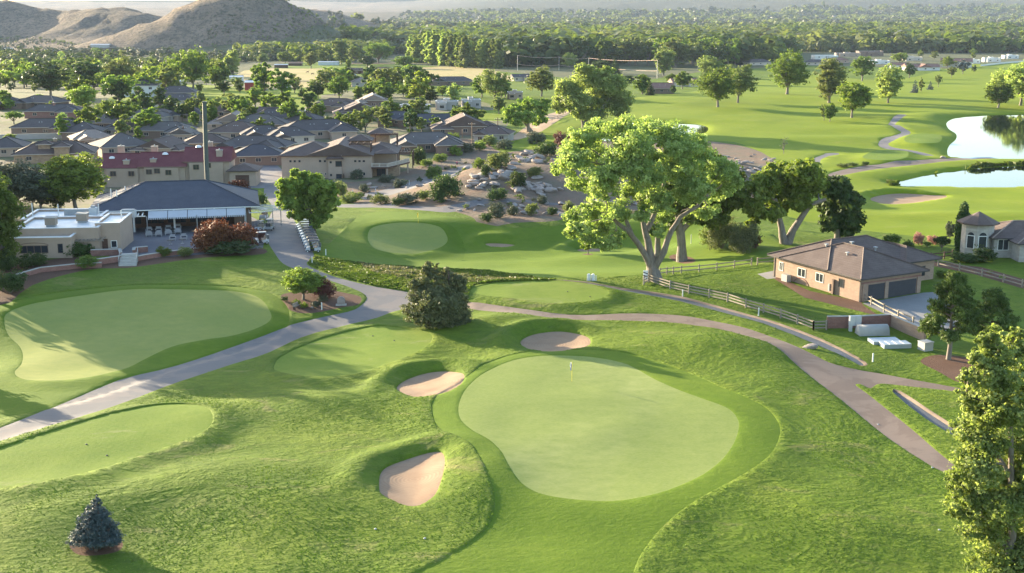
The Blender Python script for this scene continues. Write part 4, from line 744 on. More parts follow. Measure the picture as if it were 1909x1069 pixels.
# ---------------------------------------------------------------- trees of the neighbourhood and behind
N_ = [('cottonwood_tree', 228, 170, 104, 70, 'broad', 'leaf_olive', 'spreading tree with a visible forked trunk left of the long metal shed'), ('cottonwood_tree', 360, 168, 87, 88, 'broad', 'leaf_green', 'largest dark tree of the left neighbourhood, above the tall pole'), ('cottonwood_tree', 95, 180, 124, 84, 'round', 'leaf_dark', 'dark broad tree at the far left above the hipped roofs'),
      ('cottonwood_tree', 160, 168, 110, 72, 'round', 'leaf_dark', 'dark full tree between the forked tree and the far left dark tree'), ('poplar_clump', 434, 145, 94, 34, 'tall', 'leaf_lime', 'pale upright tree right of the largest dark tree'), ('cottonwood_tree', 410, 165, 112, 40, 'round', 'leaf_green', 'half lit tree between the largest dark tree and the pale upright one'), ('elm_tree', 46, 150, 116, 34, 'round', 'leaf_bright', 'lit round tree at the far left edge of the wood'),
      ('elm_tree', 72, 152, 122, 30, 'round', 'leaf_bright', 'second lit round tree at the far left edge of the wood'), ('maple_tree', 155, 206, 158, 56, 'round', 'leaf_bright', 'bright yellow-green tree in the street left of the hedge domes'), ('elm_tree', 200, 220, 186, 30, 'round', 'leaf_bright', 'bright round tree on the corner behind the domed hedge'), ('clipped_tree', 26, 232, 204, 50, 'umbrella', 'leaf_green', 'clipped umbrella shaped dark tree at the far left'),
      ('clipped_tree', 197, 216, 190, 40, 'dome', 'leaf_green', 'large clipped dome behind the smaller round clipped tree'), ('elm_tree', 203, 218, 196, 24, 'dome', 'leaf_bright', 'round clipped light tree in front of the large dome'), ('clipped_tree', 131, 238, 218, 22, 'dome', 'leaf_dark', 'left dark clipped dome behind the long roofed house'), ('clipped_tree', 153, 242, 218, 22, 'dome', 'leaf_dark', 'right dark clipped dome behind the long roofed house'),
      ('elm_tree', 116, 232, 208, 18, 'tall', 'leaf_lime', 'pale pointed young tree left of the clipped domes'), ('elm_tree', 17, 206, 184, 24, 'round', 'leaf_bright', 'two-tiered round tree by the far left roofs'), ('elm_tree', 76, 196, 176, 24, 'round', 'leaf_bright', 'round light tree in front of the far left gables'), ('elm_tree', 20, 270, 248, 24, 'round', 'leaf_bright', 'green tree at the far left among the nearest roofs'), ('maple_tree', 180, 268, 260, 10, 'round', 'leaf_bright', 'tiny bright tree behind the chimney of the red roofs'),
      ('conifer_tree', 477, 230, 202, 20, 'fir', 'leaf_green', 'conical dark tree between the gabled houses right of the pole'), ('elm_tree', 363, 236, 208, 22, 'tall', 'leaf_green', 'dark tree hidden behind the tall pole'), ('elm_tree', 384, 236, 214, 18, 'round', 'leaf_green', 'dark tree just right of the tall pole'), ('elm_tree', 310, 206, 188, 11, 'tall', 'leaf_bright', 'narrow pale tree on the lawn left of the pole'), ('elm_tree', 299, 212, 198, 12, 'round', 'leaf_bright', 'small round tree on the lawn left of the narrow pale one'),
      ('elm_tree', 371, 200, 182, 20, 'round', 'leaf_lime', 'yellow-green tree behind the top of the pole'), ('elm_tree', 406, 196, 180, 18, 'round', 'leaf_lime', 'yellow-green bush tree right of the pole top'), ('shade_tree', 262, 184, 164, 22, 'round', 'leaf_dark', 'dark tree in front of the two-storey white house'), ('shade_tree', 249, 202, 194, 12, 'dome', 'leaf_dark', 'dark egg shaped bush beside the street'), ('shade_tree', 418, 178, 150, 30, 'round', 'leaf_dark', 'dark tree left of the red barn'),
      ('shade_tree', 447, 175, 156, 18, 'round', 'leaf_dark', 'smaller dark tree in front of the red barn'), ('shade_tree', 460, 205, 186, 22, 'round', 'leaf_green', 'green tree on the corner lot right of the gabled houses'), ('shade_tree', 490, 200, 182, 20, 'round', 'leaf_green', 'green tree on the corner lot below the dirt track'), ('willow_tree', 505, 186, 172, 14, 'round', 'leaf_olive', 'pale olive small tree at the start of the dirt track'),
      ('shade_tree', 563, 180, 160, 17, 'fir', 'leaf_dark', 'pointed dark tree at the left end of the street tree row'), ('shade_tree', 593, 184, 152, 28, 'round', 'leaf_dark', 'second tree of the street tree row, dark and round'), ('shade_tree', 583, 190, 172, 20, 'round', 'leaf_bright', 'low bright tree in front of the street tree row'), ('shade_tree', 632, 184, 142, 44, 'round', 'leaf_green', 'largest of the street tree row, with a flat lit top'), ('shade_tree', 668, 190, 158, 22, 'tall', 'leaf_bright', 'bright upright tree right of the largest street tree'),
      ('shade_tree', 688, 184, 156, 26, 'round', 'leaf_green', 'green tree behind the bright upright one'), ('shade_tree', 718, 192, 160, 40, 'round', 'leaf_green', 'wide tree in front of the brown gable house'), ('shade_tree', 738, 172, 148, 26, 'round', 'leaf_bright', 'lit tree behind the wide one'), ('shade_tree', 770, 182, 156, 38, 'round', 'leaf_green', 'round tree left of the adobe house with clerestory'), ('shade_tree', 802, 194, 164, 36, 'round', 'leaf_dark', 'dark tree between the two adobe houses'), ('shade_tree', 825, 180, 160, 28, 'round', 'leaf_bright', 'bright tree behind the right adobe house'),
      ('cottonwood_tree', 845, 196, 152, 30, 'tall', 'leaf_lime', 'pale upright tree before the white-framed adobe porch'), ('conifer_tree', 853, 218, 192, 22, 'fir', 'leaf_dark', 'dark conical tree at the foot of the pale upright tree'), ('cottonwood_tree', 922, 190, 128, 70, 'broad', 'leaf_olive', 'large olive tree above the right adobe house'), ('cottonwood_tree', 898, 182, 140, 40, 'round', 'leaf_green', 'green tree on the left flank of the large olive one'), ('elm_tree', 930, 212, 180, 30, 'round', 'leaf_olive', 'olive tree left of the squat bright green one'),
      ('shade_tree', 763, 155, 120, 28, 'tall', 'leaf_bright', 'pale green upright tree by the beige farmhouse'), ('fruit_tree', 790, 148, 128, 20, 'round', 'leaf_maroon', 'rusty brown tree right of the farmhouse'), ('shade_tree', 690, 147, 118, 18, 'fir', 'leaf_dark', 'dark conical tree left of the beige farmhouse'), ('shade_tree', 750, 158, 146, 24, 'round', 'leaf_dark', 'dark round tree below the farmhouse'), ('shade_tree', 650, 130, 110, 14, 'tall', 'leaf_bright', 'pale tree left of the farm houses'),
      ('cottonwood_tree', 636, 120, 70, 34, 'tall', 'leaf_olive', 'tall pale tree at the end of the hill foot'), ('cottonwood_tree', 660, 118, 82, 32, 'round', 'leaf_olive', 'olive tree right of the tall pale one at the hill foot'), ('cottonwood_tree', 705, 118, 78, 62, 'broad', 'leaf_green', 'wide dark tree behind the farm houses'), ('cottonwood_tree', 685, 124, 102, 40, 'round', 'leaf_dark', 'low dark tree in front of the wide dark one'), ('cottonwood_tree', 755, 128, 104, 50, 'round', 'leaf_green', 'dark tree at the foot of the poplar row'),
      ('willow_tree', 580, 128, 96, 34, 'round', 'leaf_olive', 'olive tree in the middle of the horse field edge'), ('willow_tree', 600, 120, 92, 28, 'round', 'leaf_olive', 'olive tree right behind the one at the horse field edge'), ('willow_tree', 532, 118, 96, 30, 'round', 'leaf_green', 'dark tree at the far edge of the horse field'), ('willow_tree', 490, 120, 100, 26, 'round', 'leaf_olive', 'tree at the left of the horse field edge'),
      ('cottonwood_tree', 1010, 180, 124, 62, 'round', 'leaf_olive', 'grey-olive tree left of the big rounded pale tree'), ('cottonwood_tree', 1062, 128, 98, 32, 'round', 'leaf_lime', 'lime round tree standing before the utility lines'), ('cottonwood_tree', 1237, 142, 82, 42, 'tall', 'leaf_olive', 'tall full poplar at the right end of the utility line'), ('shade_tree', 1197, 176, 138, 36, 'tall', 'leaf_green', 'dark tree left of the low house beyond the narrow pond'), ('shade_tree', 1212, 178, 150, 18, 'fir', 'leaf_dark', 'narrow dark tree at the left wall of the low house'),
      ('shade_tree', 1255, 176, 158, 14, 'round', 'leaf_dark', 'dark bush tree at the right end of the low house'), ('shade_tree', 1250, 158, 138, 24, 'round', 'leaf_green', 'green tree behind the low house'), ('shade_tree', 1272, 166, 132, 34, 'round', 'leaf_green', 'green tree between the low house and the paired trees'), ('shade_tree', 1170, 160, 140, 26, 'round', 'leaf_dark', 'dark round tree beyond the big rounded pale tree'), ('shade_tree', 1120, 140, 112, 50, 'round', 'leaf_dark', 'dark tree under the utility lines'), ('conifer_tree', 1146, 138, 106, 26, 'fir', 'leaf_dark', 'dark spire among the trees under the utility lines'),
      ('cottonwood_tree', 1185, 122, 76, 66, 'round', 'leaf_olive', 'broad olive tree left in the tall row behind the utility lines'), ('cottonwood_tree', 1258, 126, 68, 64, 'tall', 'leaf_olive', 'tallest crown with a visible trunk in the row behind the utility lines'), ('cottonwood_tree', 1300, 118, 76, 50, 'round', 'leaf_dark', 'dark tree right of the tallest crown in the row'), ('elm_tree', 1030, 118, 82, 60, 'round', 'leaf_bright', 'lit tree in the dark belt left of the lime round tree'), ('shade_tree', 1040, 96, 70, 60, 'round', 'leaf_olive', 'lit crown behind the dark belt'),
      ('shade_tree', 1460, 130, 96, 0, 'round', 'leaf_dark', '')]
for a in N_:
    if a[4] and a[7]: T(a[0], a[1], a[2], a[3], a[4], a[5], a[6], a[7], 3000 if a[4] > 40 else 1800, 0.03 if a[4] > 40 else 0.04, natural=None)
# the two poplar rows
for k in range(13):
    x = 768 + k * 8.2; yb = 116 + k * 0.9 + random.uniform(-1, 1)
    T('poplar_tree', x, yb, 62 + random.uniform(-3, 5) + (4 if k > 10 else 0) - (2 if 3 < k < 8 else 0), 22, 'poplar', 'leaf_lime' if k < 9 else 'leaf_olive', 'leaning plume-like poplar in the left long poplar row behind the dry field', 1500, 0.045, cat='poplar', group='poplars of the left row', natural=.3)
for k in range(8):
    x = 872 + k * 8.0; yb = 124 + k * 0.6
    T('poplar_tree', x, yb, 74 + random.uniform(-3, 5), 22, 'poplar', 'leaf_lime' if k < 5 else 'leaf_olive', 'leaning plume-like poplar in the right short poplar row behind the dry field', 1500, 0.045, cat='poplar', group='poplars of the right row', natural=.3)
# trees at the front of the wood, one object each
def scatter_front(poly, count, hrange, leafs, label, group, kinds=('round', 'broad', 'tall'), name='woodland_tree', n_=1300, ls=0.055):
    Q = np.array([tuple(G(x, y))[:2] for x, y in poly]); k = 0; used = []
    while k < count:
        x = random.uniform(Q[:, 0].min(), Q[:, 0].max()); y = random.uniform(Q[:, 1].min(), Q[:, 1].max())
        if sdist(Q, np.array([x]), np.array([y]))[0] > 0 or any((x - a) ** 2 + (y - b_) ** 2 < (hrange[0] * 0.6) ** 2 for a, b_ in used): k += 0.02; continue
        used.append((x, y)); h = random.uniform(*hrange); kd = random.choice(kinds); nat = dict(round=.8, broad=1.1, tall=.62, shrub=1.3)[kd]
        plant(name, Vector((x, y, zt(x, y))), h, h * nat * random.uniform(1.0, 1.35), kd, random.choice(leafs), label, 'tree' if name != 'bush' else 'shrub', group, nleaf=n_, lsize=ls); k += 1
DG = ['leaf_dark', 'leaf_green', 'leaf_green', 'leaf_olive']; LG = ['leaf_olive', 'leaf_green', 'leaf_olive', 'leaf_lime']
scatter_front([(935, 118), (1160, 112), (1330, 106), (1420, 112), (1430, 122), (1330, 128), (1160, 122), (960, 132)], 50, (21, 29), DG, 'dark tree of the belt right behind the utility lines', 'trees of the dark belt')
scatter_front([(1280, 92), (1440, 86), (1440, 120), (1330, 124)], 28, (20, 28), DG, 'tree in the dark wood between the poplar end and the far village', 'trees left of the far village')
scatter_front([(1430, 78), (1909, 72), (1909, 92), (1430, 104)], 48, (19, 27), LG, 'tall tree of the wood right behind the far village', 'trees behind the far village')
scatter_front([(1640, 104), (1909, 90), (1909, 112), (1700, 122)], 9, (6, 10), LG + ['leaf_bright'], 'small tree between the houses of the far village', 'trees between the far village houses')
scatter_front([(0, 102), (300, 104), (440, 112), (440, 118), (300, 140), (0, 145)], 26, (7, 13), LG, 'tree in the thicket at the foot of the left hills', 'trees at the foot of the left hills', n_=600)
scatter_front([(0, 110), (450, 108), (620, 102), (620, 108), (450, 118), (300, 130), (0, 135)], 30, (4, 7), ['leaf_sage'], 'grey sage-coloured bush in the thicket at the hill foot', 'grey bushes of the thicket', kinds=('shrub',), name='bush', n_=500, ls=.08)
scatter_front([(620, 95), (760, 62), (960, 72), (1150, 92), (960, 100), (760, 84)], 24, (15, 22), LG, 'tree in the open wood beyond the poplar rows', 'trees beyond the poplar rows')
scatter_front([(60, 215), (480, 200), (880, 225), (880, 255), (500, 260), (100, 270)], 78, (4, 11), ['leaf_green', 'leaf_green', 'leaf_olive', 'leaf_dark'], 'garden tree squeezed between the dense roofs', 'garden trees between the roofs', kinds=('round', 'tall'), name='garden_tree')
scatter_front([(0, 150), (300, 148), (500, 165), (640, 150), (760, 160), (960, 178), (960, 205), (620, 195), (460, 185), (240, 200), (0, 210)], 90, (5, 17), ['leaf_green', 'leaf_olive', 'leaf_dark', 'leaf_bright'], 'neighbourhood tree among the back row of houses', 'trees among the back row of houses', name='garden_tree')
scatter_front([(0, 140), (440, 130), (440, 150), (0, 168)], 46, (9, 16), LG, 'tree in the park-like strip behind the left neighbourhood', 'trees of the strip behind the left neighbourhood')
scatter_front([(650, 378), (620, 350), (760, 340), (900, 290), (1040, 285), (1060, 300), (1060, 400), (900, 415), (820, 384)], 60, (.7, 1.7), ['leaf_sage', 'leaf_olive', 'leaf_dark', 'leaf_olive'], 'small wild shrub among the rocks of the ridge slope', 'small wild shrubs of the ridge slope', kinds=('shrub',), name='bush', n_=420, ls=.085)
# unseen big trees added past the left edge to cast shadows into view
for x, y, h, wd_ in ((-90, 192, 18, 14), (-98, 206, 19, 15), (-84, 179, 17, 12), (-106, 222, 20, 15), (-67, 137, 7.5, 6), (-118, 240, 23, 17), (-125, 262, 24, 18), (-113, 232, 22, 14), (-130, 285, 24, 18)):
    plant('shade_tree', Vector((x, y, zt(x, y))), h, wd_, 'round', 'leaf_green', 'unseen tree added beyond the left edge to cast shadows into view', 'tree', 'unseen shadow-casting trees added beyond the left edge', nleaf=5000, lsize=0.025)

# ---------------------------------------------------------------- the far-off wood, too many to count
def far_wood(name, zones, leafs, label):
    g = np.random.default_rng(77); Vs, Fs, T_, M = [], [], [], []; k0 = 0
    tpl = {}
    for nl, sz in ((110, 0.16), (60, 0.21), (32, 0.3)):
        for s in range(6):
            lb = [(0.28 * math.cos(2.4 * i) * (i > 0), 0.28 * math.sin(2.4 * i) * (i > 0), 0.5 + 0.22 * ((i * 7 + s) % 3 - 1), 0.28, 0.28, 0.28) for i in range(6)]
            tpl[(nl, s)] = leaf_cloud(lb, nl, sz, s + nl, shell=0.75, up=0.5, tone_amp=.3, jit=.2)
    for poly, n_, hr, mi in zones:
        Q = np.array([tuple(G(x, y))[:2] for x, y in poly]); X = g.uniform(Q[:, 0].min(), Q[:, 0].max(), n_ * 6); Y = g.uniform(Q[:, 1].min(), Q[:, 1].max(), n_ * 6)
        ok = (sdist(Q, X, Y) < 0) & (vnoise(X / 90, Y / 160, 5) + 0.5 * vnoise(X / 30, Y / 50, 6) > 0.62); 
        for r in REG:
            if r['name'] in ('dry_field', 'pasture', 'lawn'): ok &= sdist(r['P'], X, Y) > 4
        X = X[ok][:n_]; Y = Y[ok][:n_]; Z = height(X, Y)
        for x, y, z in zip(X, Y, Z):
            vn_ = float(vnoise(x / 70, y / 120, 19)); nl = 110 if y < 1500 else (60 if y < 2600 else 32); V, Fc, t = tpl[(nl, int(g.integers(6)))]
            h = hr[0] * .7 + (hr[1] * 1.1 - hr[0] * .7) * g.random() ** 1.6; wd = h * g.uniform(0.8, 1.5); a = g.uniform(0, 6.28); ca, sa = math.cos(a), math.sin(a)
            W = np.stack([(V[:, 0] * ca - V[:, 1] * sa) * wd + x, (V[:, 0] * sa + V[:, 1] * ca) * wd + y, V[:, 2] * h * 1.02 + z], 1)
            Vs.append(W); Fs.append(Fc + k0); T_.append(np.clip(t + g.uniform(-.25, .25), 0, 1)); M.append(np.full(len(Fc), (mi if vn_ > .5 else (mi + 1) % len(leafs)) if g.random() > .2 else int(g.integers(len(leafs))))); k0 += len(W)
    me = fast_mesh(name, np.concatenate(Vs), np.concatenate(Fs), leafs, np.concatenate(M)); at = me.attributes.new("tone", 'FLOAT', 'FACE'); at.data.foreach_set("value", np.concatenate(T_).astype(np.float32))
    o = bpy.data.objects.new(name, me); C.objects.link(o); tag(o, label, None, None, 'stuff')
far_wood('far_wood', [([(640, 75), (900, 60), (1300, 72), (1450, 88), (1300, 100), (960, 108), (760, 100)], 2600, (15, 27), 0),
                      ([(1300, 84), (1500, 62), (1909, 62), (2050, 80), (1909, 100), (1500, 98), (1400, 108)], 2800, (16, 27), 0),
                      ([(560, 50), (960, 26), (1300, 24), (1700, 16), (2100, 14), (2100, 66), (1500, 66), (1200, 78), (900, 66), (700, 72)], 6500, (13, 25), 1),
                      ([(-100, 108), (0, 100), (300, 98), (450, 104), (640, 104), (620, 114), (440, 118), (300, 138), (0, 150), (-100, 150)], 1500, (4, 9), 2),
                      ([(440, 104), (700, 96), (960, 112), (1000, 128), (930, 118), (740, 100), (640, 116), (440, 112)], 500, (10, 18), 0),
                      ([(930, 108), (1440, 100), (1440, 122), (1160, 118), (960, 128)], 600, (18, 27), 3),
                      ([(620, 60), (600, 36), (760, 24), (960, 20), (960, 50), (740, 66)], 1300, (10, 20), 1),
                      ([(900, 24), (1909, 20), (1909, 36), (1200, 44), (960, 34)], 1200, (12, 20), 1)],
         ['leaf_green', 'leaf_olive', 'leaf_sage', 'leaf_dark'], 'hazy wood of countless trees filling the valley behind the golf course')
far_wood('sagebrush', [([(-100, 94), (300, 92), (640, 96), (700, 78), (720, 60), (620, 40), (520, 60), (300, 60), (0, 70)], 1500, (1.5, 3.5), 0), ([(480, 96), (690, 96), (640, 50), (560, 20), (470, 10), (300, 60), (220, 92)], 900, (1.5, 3.5), 0)], ['leaf_sage', 'leaf_olive'], 'scattered grey sagebrush over the bare hills')

# tall unmown grass along the paths, and coarse tufts in the rough
def grass_strip(name, poly, count, h, leafm, label, size=0.25):
    g = np.random.default_rng(int(poly[0][0]) + count); Q = np.array([tuple(G(x, y))[:2] for x, y in poly]); X = g.uniform(Q[:, 0].min(), Q[:, 0].max(), count * 5); Y = g.uniform(Q[:, 1].min(), Q[:, 1].max(), count * 5)
    ok = sdist(Q, X, Y) < 0
    for r in REG:
        if r['name'] in ('cart_path', 'ditch', 'ditch_curb', 'pond', 'bunker', 'putting_green', 'tee', 'footpath'): ok &= sdist(r['P'], X, Y) > 0.15
    X = X[ok][:count]; Y = Y[ok][:count]; Z = height(X, Y); n_ = len(X); a = g.uniform(0, 6.28, n_); hh = h * g.uniform(.5, 1.3, n_) * (0.6 + 0.8 * vnoise(X / 1.7, Y / 1.7, 3)); s = size * g.uniform(.6, 1.3, n_)
    c, s2 = np.cos(a) * s, np.sin(a) * s; lx = g.normal(size=n_) * 0.3 * hh; ly = g.normal(size=n_) * 0.3 * hh
    V = np.stack([np.stack([X - c, Y - s2, Z - .03], 1), np.stack([X + c, Y + s2, Z - .03], 1), np.stack([X + c * 1.3 + lx, Y + s2 * 1.3 + ly, Z + hh], 1), np.stack([X - c * 1.3 + lx, Y - s2 * 1.3 + ly, Z + hh * 0.9], 1)], 1).reshape(-1, 3)
    me = cloud_mesh(name, [(V, np.arange(n_ * 4).reshape(-1, 4), np.clip(vnoise(X / 2.5, Y / 2.5, 8) + g.normal(size=n_) * .2, 0, 1), 0)], [leafm]); o = bpy.data.objects.new(name, me); C.objects.link(o); tag(o, label, None, None, 'stuff')
def rough_tufts(count):
    g = np.random.default_rng(5); X = g.uniform(-62, 66, count); Y = 42 + 150 * g.random(count) ** 1.25; d = np.abs(X) < 0.46 * (Y + 12); X, Y = X[d], Y[d]
    m_ = vnoise(X / 3.5, Y / 5, 51) * .6 + vnoise(X / 11, Y / 15, 52) * .7; k_ = m_ > 0.4 + g.random(len(X)) * .4; X, Y, m_ = X[k_], Y[k_], m_[k_]; ok = np.ones(len(X), bool)
    for r in REG:
        P = r['P']; s = (X > P[:, 0].min() - .3) & (X < P[:, 0].max() + .3) & (Y > P[:, 1].min() - .3) & (Y < P[:, 1].max() + .3)
        if s.any(): ok[np.where(s)[0][sdist(P, X[s], Y[s]) < 0.12]] = False
    X, Y, m_ = X[ok], Y[ok], m_[ok]; n_ = len(X); Z = height(X, Y); a = g.normal(size=n_) * .5 + .5; hh = (.012 + .05 * np.clip(m_ - .3, 0, .8)) * g.uniform(.5, 1.6, n_); s = g.uniform(.025, .065, n_); c, s2 = np.cos(a) * s, np.sin(a) * s; lx = g.normal(size=n_) * .12; ly = g.normal(size=n_) * .12 + .03
    V = np.stack([np.stack([X - c, Y - s2, Z - .03], 1), np.stack([X + c, Y + s2, Z - .03], 1), np.stack([X + c * .7 + lx, Y + s2 * .7 + ly, Z + hh], 1), np.stack([X - c * .7 + lx, Y - s2 * .7 + ly, Z + hh], 1)], 1).reshape(-1, 3)
    me = cloud_mesh('rough_tufts', [(V, np.arange(n_ * 4).reshape(-1, 4), np.clip(vnoise(X / 4, Y / 4, 8) * .9 + g.random(n_) * .15, 0, 1), 0)], ['turf_blades']); o = bpy.data.objects.new('rough_tufts', me); C.objects.link(o); tag(o, 'coarse tufts of uncut grass all over the rough', None, None, 'stuff')
leaf_mat('turf_blades', (0.058, 0.11, 0.009), (0.092, 0.153, 0.013), (0.14, 0.19, 0.026), 0.2)
rough_tufts(300000)
grass_strip('tall_grass', [(585, 476), (640, 486), (760, 500), (880, 504), (1000, 518), (1045, 526), (1010, 530), (880, 534), (870, 560), (830, 553), (770, 543), (705, 532), (650, 521), (612, 510), (575, 492)], 26000, 0.24, 'tall_grass', 'unmown long grass between the shaded fairway and the cart path', 0.16)
grass_strip('dry_grass', [(665, 488), (760, 503), (800, 512), (860, 512), (960, 520), (1000, 526), (940, 530), (870, 526), (760, 522), (690, 508)], 2500, 0.35, 'dry_grass', 'pale dry seed heads in the unmown grass', 0.14)
grass_strip('reeds', [(1655, 338), (1690, 332), (1740, 320), (1830, 308), (1960, 302), (1960, 310), (1830, 316), (1740, 327), (1690, 340), (1660, 347)], 7000, 0.9, 'tall_grass', 'reeds and long grass on the far bank of the nearer right pond', 0.5)

# ---------------------------------------------------------------- building materials
plain('stucco_tan', (0.40, 0.30, 0.235), 0.9, 0, 0.06, 0.6); plain('stucco_pale', (0.50, 0.43, 0.36), 0.9, 0, 0.06, 0.6); plain('stucco_grey', (0.36, 0.33, 0.31), 0.9, 0, 0.06, 0.5); plain('stucco_white', (0.66, 0.64, 0.60), 0.85, 0, 0.05, 0.5)
plain('stucco_brown', (0.2, 0.14, 0.11), 0.9, 0, 0.08, 0.6); plain('membrane_white', (0.72, 0.72, 0.71), 0.5, 0, 0.08, 0.4); plain('trim_white', (0.7, 0.7, 0.68), 0.5, 0, 0.03); plain('trim_dark', (0.05, 0.045, 0.045), 0.6); plain('wood_brown', (0.10, 0.055, 0.04), 0.8, 0, 0.2, 5)
plain('wood_grey', (0.26, 0.22, 0.18), 0.85, 0, 0.15, 3); plain('wood_pole', (0.26, 0.17, 0.11), 0.85, 0, 0.15, 3); plain('metal_grey', (0.35, 0.36, 0.37), 0.45, 0.4, 0.08); plain('metal_pale', (0.55, 0.56, 0.56), 0.5, 0.2, 0.08, 0.5); plain('concrete', (0.38, 0.36, 0.33), 0.9, 0, 0.1, 1.5)
plain('barn_red', (0.30, 0.05, 0.045), 0.8, 0, 0.1, 1); plain('door_charcoal', (0.045, 0.045, 0.055), 0.6, 0, 0.1); plain('door_tan', (0.3, 0.24, 0.19), 0.7, 0, 0.05); plain('cart_grey', (0.085, 0.085, 0.1), 0.35, 0, .05, 2, .5); plain('cart_body', (0.42, 0.43, 0.47), 0.3, 0, 0.05, 2, 0.6); plain('rubber', (0.02, 0.02, 0.02), 0.8)
plain('seat_tan', (0.3, 0.25, 0.2), 0.7); plain('cloth_pink', (0.55, 0.12, 0.2), 0.85); plain('cloth_blue', (0.04, 0.09, 0.35), 0.85); plain('cloth_dark', (0.04, 0.04, 0.06), 0.9); plain('skin', (0.45, 0.26, 0.18), 0.6); plain('hair', (0.05, 0.03, 0.02), 0.8); plain('flag_yellow', (0.7, 0.55, 0.04), 0.8)
plain('car_white', (0.7, 0.7, 0.7), 0.25, 0, .03, 2, .6); plain('car_silver', (0.4, 0.42, 0.45), 0.3, .3, .03, 2, .6); plain('pole_green', (0.07, 0.085, 0.08), 0.6, 0, 0.15, 1); plain('horse_coat', (0.06, 0.03, 0.02), 0.7); plain('solar_blue', (0.35, 0.42, 0.5), 0.2, 0.3, 0.05, 4, 0.8); plain('cable_sunlit', (0.62, 0.45, 0.36), 0.4)
plain('awning', (0.46, 0.47, 0.5), 0.8, 0, 0.05, 0.7); plain('tank_grey', (0.36, 0.35, 0.33), 0.6, 0, .06, 2); plain('hatch_blue', (0.36, 0.40, 0.44), 0.35, 0.3, .05, 1); plain('wicker', (0.33, 0.33, 0.34), 0.8, 0, 0.2, 12)
m, n, b = new_mat('window_glass'); b.inputs["Base Color"].default_value = (0.03, 0.035, 0.045, 1); b.inputs["Roughness"].default_value = 0.12; b.inputs["Specular IOR Level"].default_value = 0.7
def tiles(name, a, b_, row=0.35, bd=0.06, spec=.25, rough=.75):
    m, n, b = new_mat(name)
    v = coords(n, (1, 1, 1), 0, True); w_ = n.nodes.new("ShaderNodeTexWave"); w_.wave_type = 'BANDS'; w_.bands_direction = 'Z'; w_.wave_profile = 'SAW'; w_.inputs["Scale"].default_value = 0.314 / (row * 0.45); w_.inputs["Distortion"].default_value = 0.25; L(n, v, w_.inputs["Vector"])
    f = noise(n, v, 0.5, 4, 0.65); g = noise(n, v, 5.0, 2, 0.8)
    c = mixc(n, maprange(n, f, 0.35, 0.65), a, b_); c = mixc(n, maprange(n, g, 0.35, 0.7, 0, 0.45), c, tuple(k * 0.65 for k in a)); c = mixc(n, maprange(n, w_.outputs["Fac"], 0.75, 1.0, 0, 0.5), c, tuple(k * 0.45 for k in a))
    L(n, c, b.inputs["Base Color"]); b.inputs["Roughness"].default_value = rough; b.inputs["Specular IOR Level"].default_value = spec; bump(n, b, addv(n, w_.outputs["Fac"], g), 0.7, bd)
tiles('roof_slate', (0.09, 0.077, 0.08), (0.115, 0.1, 0.1)); tiles('roof_brown', (0.12, 0.085, 0.075), (0.15, 0.11, 0.098)); tiles('roof_grey', (0.12, 0.105, 0.10), (0.155, 0.135, 0.13)); tiles('roof_dark', (0.075, 0.075, 0.09), (0.095, 0.09, 0.105)); tiles('roof_red', (0.16, 0.045, 0.055), (0.2, 0.065, 0.07)); tiles('roof_tan', (0.28, 0.22, 0.19), (0.34, 0.27, 0.23)); tiles('roof_shingle', (0.07, 0.075, 0.10), (0.09, 0.095, 0.12), 0.2, 0.02)
tiles('roof_clay', (0.26, 0.14, 0.11), (0.32, 0.18, 0.14)); tiles('roof_concrete_tile', (0.115, 0.083, 0.073), (0.165, 0.125, 0.11), 0.42, 0.07)
def brick(name, a, b_, mortar, sc=1.0, w_=0.5, h_=0.18):
    m, n, b = new_mat(name); t = n.nodes.new("ShaderNodeTexBrick"); tc = n.nodes.new("ShaderNodeTexCoord"); sep = n.nodes.new("ShaderNodeSeparateXYZ"); L(n, tc.outputs["Object"], sep.inputs[0]); cb = n.nodes.new("ShaderNodeCombineXYZ")
    L(n, addv(n, sep.outputs[0], sep.outputs[1]), cb.inputs[0]); L(n, sep.outputs[2], cb.inputs[1]); L(n, cb.outputs[0], t.inputs["Vector"])
    t.inputs["Color1"].default_value = (*a, 1); t.inputs["Color2"].default_value = (*b_, 1); t.inputs["Mortar"].default_value = (*mortar, 1); t.inputs["Scale"].default_value = sc; t.inputs["Brick Width"].default_value = w_; t.inputs["Row Height"].default_value = h_; t.inputs["Mortar Size"].default_value = 0.012
    c = mixc(n, maprange(n, noise(n, coords(n, (1, 1, 1), 0, True), 1.2, 4, .7), .35, .7, 0, .4), t.outputs[0], tuple(k * .7 for k in a)); L(n, c, b.inputs["Base Color"]); b.inputs["Roughness"].default_value = 0.9; bump(n, b, t.outputs["Fac"], -0.4, 0.02)
brick('brick_tan', (0.29, 0.195, 0.145), (0.36, 0.245, 0.18), (0.27, 0.22, 0.18)); brick('brick_red', (0.23, 0.10, 0.08), (0.29, 0.14, 0.11), (0.28, 0.22, 0.19)); brick('stone_white', (0.34, 0.31, 0.28), (0.44, 0.41, 0.37), (0.35, 0.33, 0.3), 1, 0.7, 0.3); brick('stone_tan', (0.30, 0.20, 0.13), (0.42, 0.29, 0.18), (0.25, 0.2, 0.16), 1, 0.6, 0.35)
m, n, b = new_mat('rock'); v = coords(n); f = noise(n, v, 0.5, 5, 0.7); g = noise(n, v, 2.5, 4, 0.75); L(n, mixc(n, maprange(n, g, .4, .7, 0, .5), ramp(n, f, [(0.3, (0.25, 0.21, 0.19)), (0.7, (0.42, 0.36, 0.33))]), (0.2, 0.14, 0.11)), b.inputs["Base Color"]); b.inputs["Roughness"].default_value = 0.9; bump(n, b, g, 1, 0.2)

